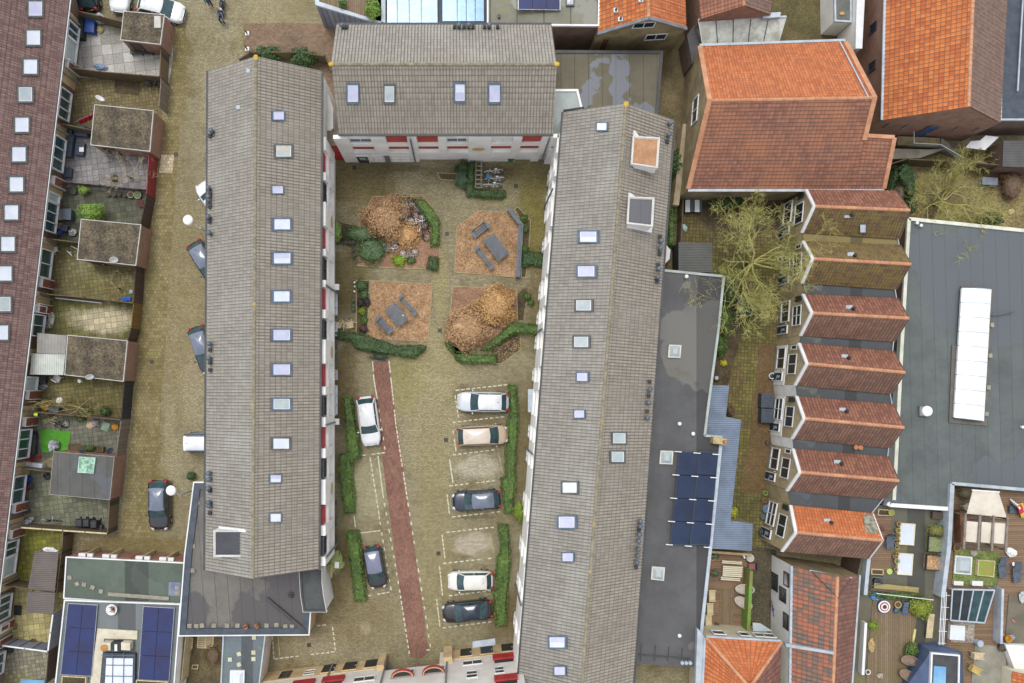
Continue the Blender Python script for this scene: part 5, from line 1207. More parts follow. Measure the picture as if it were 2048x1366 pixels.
for k in range(9):
    m2=MB();u0,u1=k/9+.002,(k+1)/9-.002
    for j in range(6):
        def Pq(u,s_):p=ra.lerp(rd,u).lerp(rb.lerp(rc_,u),s_);p.z+=.35*math.sin(math.pi*s_);return p
        m2.hexa([Pq(u0,j/6)-Vector((0,0,.2)),Pq(u1,j/6)-Vector((0,0,.2)),Pq(u1,(j+1)/6)-Vector((0,0,.2)),Pq(u0,(j+1)/6)-Vector((0,0,.2))],[Pq(u0,j/6),Pq(u1,j/6),Pq(u1,(j+1)/6),Pq(u0,(j+1)/6)])
    m2.build('pane',pm('opal_pane',(240,244,246),(228,232,234),1,.3,fine=.03),t)
for k in range(10):p,q=ra.lerp(rd,k/9),rb.lerp(rc_,k/9);MB().tube([p+Vector((0,0,.03)),p.lerp(q,.5)+Vector((0,0,.38)),q+Vector((0,0,.03))],.025,5).build('glazing_bar',zinc,t)
for k,y in enumerate((650,711,775,828)):MB().box(W(1983-k*3.6,y,4.45),(.3,.35,.25)).build('bracket',slab_stone,t)
tag(MB().tube([W(1984,630,4.7),W(2028,624,4.6)],.07,8).build('flue_pipe',frame_grey),'grey pipe lying right of the long white rooflight','pipe')
t=thing('roof_fan','round white fan housing on the large flat roof, left of the rooflight','roof fan',W(1849,822,4.2));MB().lathe(W(1849,822,4.2),[(.4,0),(.44,.3),(.42,.45),(.2,.55),(.02,.57)],22).build('housing',white_plastic,t);MB().box(W(1841,822,4.35),(.3,.8,.3)).build('base',zinc_d,t)
for i,(x,y)in enumerate([(1831,447),(1839,452)]):tag(MB().lathe(W(x,y,4.2),[(.08,0),(.08,.2),(.13,.22),(.13,.3),(.05,.34)],12).build('mushroom_cap',white_plastic),['white cap nearest the corner of the large flat roof, left of the pair','white cap at the corner of the large flat roof, right of the pair'][i],'vent cap')
t=thing('small_outlet','small white and grey outlet at the right edge of the large flat roof','vent cap',W(2042,853,4.2));MB().lathe(W(2042,854,4.2),[(.1,0),(.12,.25),(.05,.3)],12).build('cap',white_plastic,t)
TM=roofmat('terrace_felt',(112,108,88),(100,98,84),(120,112,62),30,mossamt=.12)
RT=flatb('roof_terrace_building','flat-roofed building carrying the planted roof terraces at lower right','building',[(1716,1150),(1745,1010),(1900,1018),(1893,1150),(1878,1300),(1870,1480),(1700,1480)],3.3,brick_d,TM,None)
RT2=flatb('roof_terrace_building','flat-roofed building with shade sail and sun loungers at the lower right edge','building',[(1903,966),(2150,985),(2150,1290),(2012,1285),(2012,1480),(1872,1480),(1886,1280)],3.3,brick_d,wood_deck_h,None)
def wall_line(label,pts,h0,h1,th,m,name='parapet_wall'):
    q=[W(x,y,h1)for x,y in pts];t=thing(name,label,'parapet',(q[0].x,q[0].y,h0));mb=MB()
    for a,b in zip(q[:-1],q[1:]):
        d_=(b-a).normalized();nn=Vector((-d_.y,d_.x,0))*th/2;mb.prism([a-nn,b-nn,b+nn,a+nn],h0,h1)
    mb.build('wall',m,t);return t
wall_line('white parapet along the upper edge of the roof terrace with the two white rooflights',[(1776,1006),(1780,1010),(1900,1018)],3.3,4.35,.32,white_paint)
wall_line('pale blue-white parapet between the two lower right roof terraces',[(1905,968),(1899,1090),(1886,1195)],3.3,4.5,.35,zinc)
wall_line('pale blue-white parapet along the top of the shade sail terrace',[(1905,967),(2150,988)],3.3,4.5,.25,zinc)
wall_line('white post-topped parapet left of the roof terrace, beside the patchwork house',[(1738,1118),(1731,1190)],3.3,4.0,.3,zinc)
wall_line('white stained parapet along the left of the lower deck terrace',[(1732,1246),(1726,1350)],3.3,4.0,.22,white_paint)
wall_line('pale parapet right of the glass-roofed light well, lower right',[(2006,1178),(2003,1288)],3.3,4.3,.2,zinc)
sheet('z',[(0,0),(1,0),(1,1)],soil);bpy.data.objects.remove([o for o in bpy.data.objects if o.name.startswith('z')][0])
def deck(name,px,m,z=3.3,t=.05,label=None):
    o=MB().prism([W(x,y,z+t)for x,y in px],z-.03,z+t).build(name,m);return tag(o,kind='structure')
deck('deck_floor',[(1740,1026),(1784,1028),(1781,1150),(1736,1148)],wood_deck_h)
deck('deck_floor',[(1746,1196),(1838,1204),(1826,1290),(1800,1366),(1732,1366)],wood_deck)
deck('deck_floor',[(1880,1290),(1925,1292),(1935,1350),(1880,1366)],wood_deck)
deck('gravel_bed',[(1906,1235),(1950,1238),(1948,1286),(1902,1284)],pm('pebbles',(176,166,150),(128,120,108),1,fine=1,fs=9),t=.07)
deck('roof_garden',[(1909,1098),(2000,1104),(1995,1172),(1905,1168)],pm('sedum',(122,132,66),(92,112,50),1,fine=.9,fs=9),t=.08)
deck('roof_felt',[(1950,1290),(2012,1292),(2012,1400),(1940,1400)],pm('felt_light',(150,146,130),(128,124,110),.8),t=.04)
deck('roof_felt',[(2018,1190),(2100,1190),(2100,1290),(2010,1290)],pm('felt_mid',(116,110,92),(100,94,78),.8),t=.06)
DG='two white rooflights on the roof terrace'
for lb,px in(('upper of two large white rooflights beside the row of pots',[(1801,1046),(1831,1048),(1828,1091),(1798,1089)]),('lower of two large white rooflights beside the row of pots',[(1797,1106),(1827,1108),(1824,1151),(1794,1149)])):
    pts=[W(x,y,3.6)for x,y in px];t=thing('flat_rooflight',lb,'rooflight',pts[0],DG);ring(MB(),pts,.09,3.3,3.62).build('curb',cream_paint,t);MB().prism(inset(pts,.08),3.3,3.6).build('pane',pm('white_pane',(216,224,234),(204,212,226),.8,.25,fine=.03),t)
dome('square domed rooflight in the sedum roof garden',[(1911,1111),(1945,1114),(1943,1150),(1908,1147)],3.3,white_paint,glass_grey)
t=thing('flat_rooflight','square bluish rooflight beside the pebbles in the light well','rooflight',W(1914,1265,3.3));pts=[W(x,y,3.6)for x,y in((1901,1250),(1930,1252),(1929,1281),(1899,1279))];ring(MB(),pts,.09,3.3,3.62).build('curb',white_paint,t);MB().prism(inset(pts,.08),3.3,3.6).build('pane',glass_pale,t)
# dark pyramidal dormer at the bottom
BD_=thing('slate_dormer','blue-grey slate sided roof box with white rim and long window, bottom right','roof box',W(1900,1340,3.3))
MB().hexa([W(x,y,3.3)for x,y in((1838,1286),(1868,1284),(1925,1305),(1930,1420),(1780,1420))],[W(x,y,5.4)for x,y in((1862,1303),(1890,1304),(1918,1305),(1915,1420),(1858,1420))]).build('wall',corrmat('slate_blue',(88,106,142),.12,0,.8),BD_)
pts=[W(x,y,5.5)for x,y in((1862,1305),(1918,1310),(1916,1420),(1858,1420))];MB().prism(pts,5.4,5.5).build('roof',dark_trim,BD_);ring(MB(),inset(pts,-.03),.12,5.35,5.6).build('rim',white_paint,BD_)
MB().prism([W(x,y,5.6)for x,y in((1868,1332),(1892,1334),(1890,1410),(1864,1410))],5.5,5.62).build('window',glass_sky,BD_)
HR,_,_,_,_=gable('orange_tiled_house','corner of an orange tiled roof at the lower right corner of the photo','house',(2022,1500),(2110,1500),(2110,1345),(2024,1342),4.6,6.2,'y',cream_paint,hip_tile,hip_tile,tw=.34,ridge=orange_ridge)
flatb('white_facade','white house front with windows in the lower right corner','house',[(2012,1290),(2120,1296),(2120,1340),(2030,1338)],4.0,white_wall,white_paint)
# light well with glass roof
LW=thing('glass_roof','steel-framed glass roof over the light well at lower right','glass roof',W(1950,1200,3.3))
gq=[W(1904,1178,4.3),W(1988,1180,4.3),W(1968,1245,4.0),W(1900,1240,4.0)]
for k in range(4):
    q=[gq[0].lerp(gq[1],k/4+.01),gq[0].lerp(gq[1],(k+1)/4-.01),gq[3].lerp(gq[2],(k+1)/4-.01),gq[3].lerp(gq[2],k/4+.01)];MB().slab(q,Vector((0,0,1)),0,.02).build('pane',glass_dark if k<2 else glass_teal,LW)
for k in range(5):MB().bar(gq[0].lerp(gq[1],k/4)+Vector((0,0,.05)),gq[3].lerp(gq[2],k/4)+Vector((0,0,.05)),.09,.1).build('glazing_bar',zinc,LW)
for a,b in((gq[0],gq[1]),(gq[3],gq[2])):MB().bar(a+Vector((0,0,.06)),b+Vector((0,0,.06)),.12,.12).build('beam',zinc,LW)
for p in gq:MB().bar(Vector((p.x,p.y,3.3)),p,.1).build('post',zinc,LW)
# ---------------------------------------------------------------- vegetation
hedge_m=leafmat('hedge_leaves',(58,88,34),(96,128,46),(128,150,66),.9)
hedge_d=leafmat('dark_hedge_leaves',(46,74,34),(70,100,46),(92,120,60),1.6)
shrub_d=leafmat('dark_shrub_leaves',(52,80,48),(84,112,62),(132,156,96),2.4)
shrub_l=leafmat('light_shrub_leaves',(150,168,96),(186,196,122),(210,212,150),3)
shrub_y=leafmat('yellow_green_leaves',(118,146,30),(150,172,42),(90,120,30),2.5)
ivy_m=leafmat('ivy_leaves',(40,66,32),(62,92,42),(84,112,58),2)
spiky_m=leafmat('blue_green_needles',(84,108,84),(104,128,98),(70,92,66),3)
russet=leafmat('dead_flower_heads',(208,166,120),(176,136,94),(230,196,152),2.2)
russet2=leafmat('dead_flower_heads_pale',(220,172,112),(190,146,88),(240,206,148),2.6)
bark_y=leafmat('lichen_bark',(186,182,92),(150,142,94),(212,208,124),1.5)
bark_g=leafmat('grey_bark',(176,164,136),(150,136,108),(196,184,158),1.5)
bark_o=leafmat('olive_bark',(166,152,92),(138,122,76),(188,174,112),1.5)
wood_b=pm('brown_bark',(106,88,64),(84,70,50),3)
def hedge(label,px,h,m=None,name='hedge',dens=150,leaf=.13,z0=0.0,group=None):
    m=m or hedge_m;P0=ccw([G(x,y,h)for x,y in px]);P=[]
    for i in range(len(P0)):
        a,b=P0[i],P0[(i+1)%len(P0)];k=max(1,int((b-a).length/.45));nn=Vector((b.y-a.y,a.x-b.x,0)).normalized()
        P+=[a.lerp(b,j/k)+nn*(random.uniform(-.10,.06))for j in range(k)]
    P=P;c=sum(P,Vector())/len(P)
    t=thing(name,label,'hedge' if name=='hedge' else 'shrub',(c.x,c.y,z0),group)
    MB().prism(inset(P0,.2),z0,z0+h-.16).build('stems',m,t)
    xs=[p.x for p in P];ys=[p.y for p in P];A=abs(sum(P[i].x*P[(i+1)%len(P)].y-P[(i+1)%len(P)].x*P[i].y for i in range(len(P))))/2
    mb=MB();n=int(A*dens);k=0
    while k<n:
        x,y=random.uniform(min(xs),max(xs)),random.uniform(min(ys),max(ys))
        if not inpoly(x,y,P):continue
        k+=1;bz=.09*math.sin(x*3.1+2*math.sin(y))*math.sin(y*2.7)+.05*math.sin(y*9)
        mb.leaf(Vector((x,y,z0+h+bz+random.uniform(-.14,.06))),Vector((random.gauss(0,.6),random.gauss(0,.6),1)),leaf*random.uniform(.6,1.3))
    for i in range(len(P)):
        a,b=P[i],P[(i+1)%len(P)];d=b-a;nn=Vector((d.y,-d.x,0)).normalized()
        for _ in range(int(d.length*h*dens*.7)):
            p=a+d*random.random()+nn*random.uniform(-.1,.06);p.z=z0+random.uniform(.03,h)
            mb.leaf(p,nn+Vector((random.gauss(0,.6),random.gauss(0,.6),.5)),leaf*random.uniform(.6,1.3))
    mb.build('foliage',m,t);return t
def shrub(label,x,y,rx,ry,h,m,z0=0.0,n=900,leaf=.16,name='shrub',asp=.6,cat='shrub',core=.72,lump=.16,group=None):
    c=W(x,y,z0+h*.75);k=(H-h)/F;a,b=rx*k,ry*k;t=thing(name,label,cat,(c.x,c.y,z0),group)
    mb=MB()
    for i in range(5):q=2*math.pi*i/5;mb.tube([Vector((c.x,c.y,z0)),Vector((c.x+a*.4*math.cos(q),c.y+b*.4*math.sin(q),z0+h*.6))],[.05,.02],5)
    mb.build('stem',wood_b,t)
    fo=MB();ph=[random.uniform(0,6.3)for _ in range(6)]
    def rad(th,fi):return 1+lump*(math.sin(3*th+ph[0])*math.cos(2*fi+ph[1])+.6*math.sin(5*th+ph[2])+.5*math.sin(7*th+4*fi+ph[3]))
    for _ in range(n):
        th=random.uniform(0,6.283);u=random.uniform(-.35,1);fi=math.asin(u);r=rad(th,fi)*random.uniform(core,1.03)
        d=Vector((math.cos(th)*math.cos(fi),math.sin(th)*math.cos(fi),math.sin(fi)))
        p=Vector((c.x+d.x*a*r,c.y+d.y*b*r,z0+h*.5+d.z*h*.5*r))
        fo.leaf(p,d+Vector((random.gauss(0,.5),random.gauss(0,.5),random.gauss(.3,.5))),leaf*random.uniform(.5,1.4),asp=asp)
    cr=[]
    fo.build('foliage',m,t)
    mb=MB();mb.ell(Vector((c.x,c.y,z0+h*.45)),(a*.68,b*.68,h*.42),14,8);mb.build('inner_twigs',m,t)
    return t
def bare_tree(label,bx,by,spread,h,m,seed,z0=0.0,levels=5,r0=.16,lean=(0,0),nb=7,name='bare_tree',flat=.55,twig=3,rot=0.0,elong=1.0,group=None):
    rng=random.Random(seed);o=W(bx,by,z0);t=thing(name,label,'tree',o,group);tr=MB();br=MB()
    th=h*.3;top=o+Vector((lean[0]*.3,lean[1]*.3,th));tr.tube([o,o.lerp(top,.5)+Vector((.05,.03,0)),top],[r0*1.25,r0,r0*.85],8)
    ca,sa=math.cos(rot),math.sin(rot)
    def st(v):
        x,y=v.x*ca+v.y*sa,(-v.x*sa+v.y*ca)/elong
        return Vector((x*ca-y*sa,x*sa+y*ca,v.z))
    def grow(p,d,L,r,lv):
        n=4;pts=[p];rs=[r];dd=d.copy()
        for i in range(n):
            dd=(dd+Vector((rng.gauss(0,.24),rng.gauss(0,.24),rng.gauss(.02,.09)))).normalized();q=pts[-1]+st(dd)*(L/n)
            if q.z>z0+h:q.z=z0+h-rng.random()*.2;dd.z=0
            pts.append(q);rs.append(r*(1-.8*(i+1)/n)+.004)
        br.tube(pts,rs,5 if lv>levels-2 else 3,cap=False)
        if lv<=0:return
        for k in range(twig+(1 if lv==levels else 0)):
            f=rng.uniform(.3,1.0);i=min(int(f*n),n-1);q=pts[i].lerp(pts[i+1],f*n-i)
            ax=rng.choice((-1,1))*rng.uniform(.4,1.0);base=(pts[i+1]-pts[i]).normalized()
            nd=Matrix.Rotation(ax,3,'Z')@base;nd.z+=rng.uniform(-.05,.3)*flat;grow(q,nd.normalized(),L*rng.uniform(.48,.7),max(rs[i]*.6,.009),lv-1)
    for k in range(nb):
        a=2*math.pi*(k+rng.uniform(-.3,.3))/nb;grow(top-Vector((0,0,rng.uniform(0,.3))),Vector((math.cos(a),math.sin(a),rng.uniform(.25,.9)*flat+.1)).normalized(),spread*rng.uniform(.38,.66),r0*.5,levels-1)
    tr.build('trunk',wood_b if m is bark_y else m,t);br.build('branches',m,t);return t

hedge('curved light green hedge right of the bed with the heap of bicycles',[(829,396),(849,398),(866,415),(880,439),(879,490),(861,491),(861,453),(841,422),(829,407)],.8)
hedge('small square hedge block at the lower right corner of the bicycle bed',[(857,510),(877,512),(874,541),(852,538)],.8,hedge_d)
hedge('L-shaped dark hedge around the bicycle rack with three white bicycles',[(938,322),(951,322),(949,376),(1011,379),(1013,390),(1008,398),(934,392),(929,372)],.7,hedge_d)
hedge('long dark hedge below the left picnic bed, ending at the left block',[(669,663),(712,665),(734,670),(766,682),(797,690),(852,690),(848,702),(829,717),(760,708),(711,699),(700,682),(670,678)],.8,hedge_d)
hedge('hedge along the foot of the bed with two russet shrubs',[(889,685),(896,682),(911,704),(993,709),(993,728),(922,727),(912,720)],.8)
hedge('diagonal hedge from the russet shrub bed towards the right block',[(961,699),(1000,664),(1022,645),(1082,648),(1080,667),(1028,668),(1000,688),(978,702)],.8,hedge_m)
hedge('low leafy hedge between the slatted screen and the right block',[(1043,502),(1094,502),(1090,532),(1043,532)],.6,hedge_d)
hedge('stepped hedge left of the white estate car parked nose down',[(684,793),(702,792),(722,905),(722,916),(704,924),(710,1028),(686,1030),(675,935),(675,908),(694,905)],.9)
hedge('straight hedge left of the small black car',[(690,1064),(717,1063),(733,1203),(708,1206)],.9)
hedge('upper stepped hedge behind the right-hand parking bays',[(1016,769),(1034,769),(1038,835),(1034,904),(1032,966),(1027,1028),(1008,1028),(1002,958),(1011,953),(1010,896),(1016,892),(1014,837),(1019,832)],.9)
hedge('lower stepped hedge behind the right-hand parking bays',[(996,1050),(1018,1050),(1022,1126),(1016,1193),(1013,1254),(992,1257),(985,1185),(993,1179),(991,1118),(1000,1107)],.9)
hedge('narrow hedge in the alley right of the slanting block',[(1340,408),(1352,410),(1352,488),(1336,490)],1.3,hedge_m)
hedge('dark green ivy mass climbing between the orange outshot and the tree garden',[(1787,352),(1800,330),(1818,322),(1836,350),(1838,420),(1824,426),(1812,372),(1796,350),(1790,385),(1778,380)],1.6,ivy_m,name='ivy')
shrub('round yellow-green bush between the two stepped hedges at the right block',1041,1024,13,22,1.3,shrub_y,n=1100,leaf=.12)
shrub('pale variegated bush against the left block beside the curved bay',668,1126,17,22,2.2,shrub_l,n=1400,leaf=.14)
shrub('light green bush against the left block above the row of pots',670,462,12,22,1.9,leafmat('fresh_leaves',(118,150,70),(150,178,92),None,3),n=1000,leaf=.13)
shrub('dark spreading shrub left of the large russet bush',722,466,42,20,.8,shrub_d,n=1900,leaf=.18,asp=.3,core=.4,lump=.25)
shrub('dark bamboo-like shrub below the bicycle bed, left corner',742,500,38,32,.6,shrub_d,n=3000,leaf=.22,asp=.25,core=.3,lump=.25)
shrub('bright yellow-green plant at the lower edge of the bicycle bed',798,521,15,12,.5,leafmat('lime_leaves',(150,178,30),(120,156,34),None,4),n=700,leaf=.12)
shrub('small green plant right of the bright yellow-green one',822,521,10,8,.4,hedge_m,n=350,leaf=.11)
shrub('blue-green spiky shrub by the small planted box near the bicycles',923,358,14,18,1.0,spiky_m,n=1500,leaf=.26,asp=.12)
shrub('dark ground-hugging shrub between the spiky shrub and the upper block',926,335,16,14,.5,hedge_d,n=800,leaf=.13)
shrub('low grey-green shrub below the long dark hedge',759,713,18,8,.6,leafmat('greygreen',(76,92,74),(60,78,60),None,3),n=700,leaf=.1)
shrub('large russet bush of dead flower heads beside the heap of bicycles',770,434,44,42,1.7,russet,n=7000,leaf=.13,asp=.7,core=.62,lump=.2)
shrub('lower russet clump merging into the bicycle bed',808,468,34,26,.7,russet2,n=1300,leaf=.14,asp=.8)
shrub('round russet bush at the upper right of its bed',992,610,42,42,1.5,russet2,n=7000,leaf=.13,asp=.7,core=.62,lump=.2)
shrub('large russet bush at the lower left of its bed',934,656,46,44,1.6,russet,n=7500,leaf=.13,asp=.7,core=.62,lump=.2)
MX=[(722,570,14,14,hedge_d),(728,590,10,10,shrub_d),(721,605,8,9,leafmat('dark_purple',(74,56,60),(50,42,44),None,4)),(734,604,7,8,leafmat('dark_purple2',(66,52,54),(50,42,44),None,4)),(723,622,7,7,shrub_y),(728,640,7,8,hedge_m),(727,658,9,6,leafmat('plum',(110,66,72),(84,54,60),None,4))]
for i,(x,y,rx,ry,m)in enumerate(MX):
    shrub(['broad green plant at the top of the strip left of the lower picnic bed','dark green plant in the strip left of the lower picnic bed','left of two dark purple plants beside the lower picnic bed','right of two dark purple plants beside the lower picnic bed','yellow-green plant halfway down the strip by the lower picnic bed','fresh green plant near the foot of the strip by the lower picnic bed','plum-coloured plant at the foot of the strip by the lower picnic bed'][i],x,y,rx,ry,.5,m,n=260,leaf=.13,name='garden_plant',cat='plant')
for i,(x,y,r)in enumerate([(1051,458,7),(1050,497,9),(1048,436,8),(1054,592,9),(1062,605,7)]):
    shrub(['bright green tuft halfway down behind the slatted screen','bright green tuft at the lower end behind the slatted screen','dull green tuft at the bend of the slatted screen','small green bush right of the round russet bush','smaller green tuft near the right block beside the russet bed'][i],x,y,r,r,.45,hedge_m,n=260,leaf=.12,name='garden_plant',cat='plant')
shrub('left of two round dark shrubs above the left apartment block',532,106,28,18,1.9,hedge_d,n=1700,leaf=.16)
shrub('right of two round dark shrubs above the left apartment block',604,112,28,20,1.9,hedge_d,n=1700,leaf=.16)
shrub('light green bush in the dark tiled garden above the third shed',178,423,28,20,1.8,leafmat('bamboo',(112,150,50),(140,172,66),None,3),n=1300,leaf=.2,asp=.3)
shrub('small light green bush in the corner of the dark tiled garden',165,379,11,9,1.0,leafmat('bamboo2',(122,156,54),(146,176,70),None,3),n=450,leaf=.16,asp=.3)
shrub('tiny green bush by the terrace wall left of the third shed',108,469,7,7,.6,hedge_m,n=200,leaf=.12)
shrub('dark green shrub at the foot of the fan-shaped bare tree',168,822,12,10,.8,shrub_d,n=400,leaf=.15)
shrub('dark green shrub right of the fan-shaped bare tree',208,822,10,9,.8,shrub_d,n=350,leaf=.15)
shrub('small plant growing below the fence of the garden with green turf',160,838,11,6,.5,hedge_m,n=260,leaf=.12)
shrub('small shrub standing alone near the left block above its flat extension',381,952,9,9,.8,hedge_d,n=320,leaf=.13)
shrub('dark yew-like shrub in the alley beside the orange hall, upper one',1354,330,13,32,2.2,hedge_d,n=1300,leaf=.18)
shrub('yellow-green climber on the left corner of the orange hall',1377,350,7,22,2.4,shrub_y,n=500,leaf=.13)
shrub('dark green bush below the gutter of the orange hall',1460,404,36,12,1.6,hedge_d,n=1200,leaf=.17)
shrub('green grassy plant by the alley fence',1343,437,12,11,.9,shrub_y,n=450,leaf=.22,asp=.15)
shrub('dark green bush against the long flat roof, upper one under the tree',1462,575,22,34,1.8,shrub_d,n=1500,leaf=.17)
shrub('grey-green bush under the yellow bare tree',1490,610,22,26,1.5,spiky_m,n=1100,leaf=.15)
shrub('green fern-like bush along the long flat roof edge',1452,640,14,34,1.4,hedge_m,n=1100,leaf=.2,asp=.25)
shrub('green fern-like bush lower down along the long flat roof edge',1444,692,12,22,1.2,hedge_m,n=800,leaf=.2,asp=.25)
shrub('bright yellow flowering plant by the long flat roof edge',1448,726,7,6,.6,leafmat('yellow_flowers',(220,212,40),(190,180,40),None,4),n=300,leaf=.1)
shrub('bright yellow bush in the notch of the corrugated sheds',1468,1026,8,14,1.0,leafmat('yellow_bush',(200,200,44),(150,164,40),None,3),n=500,leaf=.12)
shrub('brown leafless bush in the notch above the corrugated sheds',1462,822,9,11,.8,leafmat('brown_bush',(120,96,70),(96,76,54),None,3),n=300,leaf=.12)
shrub('dark ivy bush at the corner of the large flat roof below the tree',1985,436,26,14,1.2,ivy_m,n=900,leaf=.16)
shrub('brown leafless thicket right of the ivy by the gabled houses',1804,380,10,30,1.2,leafmat('thicket',(150,130,106),(122,104,84),None,3),n=700,leaf=.2,asp=.12)
shrub('brown leafless thicket at the right edge of the tree garden',2030,370,26,40,1.4,leafmat('thicket2',(128,100,76),(100,80,60),None,3),n=900,leaf=.25,asp=.1)
shrub('rust-brown bush behind the plank fence at the right edge',2022,352,20,10,1.0,leafmat('rustbush',(140,96,62),(110,78,52),None,3),n=600,leaf=.16)
shrub('green bush on the timber roof terrace at the top edge',745,16,15,18,1.2,leafmat('terrace_bush',(130,160,50),(96,132,44),None,3),z0=4.2,n=1000,leaf=.16)
shrub('small green plant on the timber roof terrace at the top edge',684,4,8,8,.8,hedge_m,z0=4.2,n=300,leaf=.14)
shrub('yellow-green bush hanging over the rail between the two roof terraces',1846,1218,22,20,1.1,leafmat('terrace_yellow',(150,158,40),(120,138,40),None,3),z0=3.3,n=1400,leaf=.14)
shrub('green creeper along the rail between the roof terraces',1796,1192,50,7,.7,hedge_m,z0=3.3,n=1200,leaf=.13)
shrub('round green bush at the corner of the slate sided roof box',1826,1300,12,13,1.0,hedge_m,z0=3.3,n=800,leaf=.13)
shrub('yellow plant at the left of the lower deck terrace',1748,1252,9,8,.6,shrub_y,z0=3.3,n=350,leaf=.13)
shrub('straggly bush above the two mesh planters on the roof terrace',1877,1062,20,14,.9,leafmat('straggly',(140,138,66),(112,112,56),None,3),z0=3.3,n=900,leaf=.16,asp=.2)
shrub('tangled dry plant in the corner of the shade sail terrace',1932,988,16,12,.6,leafmat('tangle',(122,118,84),(96,96,66),None,3),z0=3.3,n=600,leaf=.2,asp=.12)
shrub('dead brown weeds on the dark soil of the small yard',425,1312,18,26,.4,leafmat('weeds',(120,96,70),(92,74,52),None,3),n=500,leaf=.16,asp=.2)
bare_tree('big bare tree with yellow lichen bark reaching over the gabled houses',1488,532,7.6,6.8,bark_y,12,levels=5,r0=.16,nb=14,twig=4)
bare_tree('spreading bare tree with yellowish bark above the large flat roof',1866,410,5.2,5.2,bark_y,5,levels=5,r0=.13,nb=12,twig=4)
bare_tree('small bare yellow-barked tree growing beside the outside stairs',1938,330,2.0,3.6,bark_y,9,levels=4,r0=.08,nb=8,twig=3)
bare_tree('bare pale grey tree in the mauve paved garden below the second shed',262,356,3.4,3.6,bark_g,21,levels=4,r0=.09,nb=8,twig=3)
bare_tree('thin bare olive tree in the garden below the third shed',240,578,2.6,3.0,bark_o,33,levels=4,r0=.07,nb=6,twig=3)
bare_tree('fan-shaped bare tree in the garden below the fourth shed',168,814,3.8,3.2,bark_o,42,levels=4,r0=.08,nb=9,twig=3,elong=1.5)
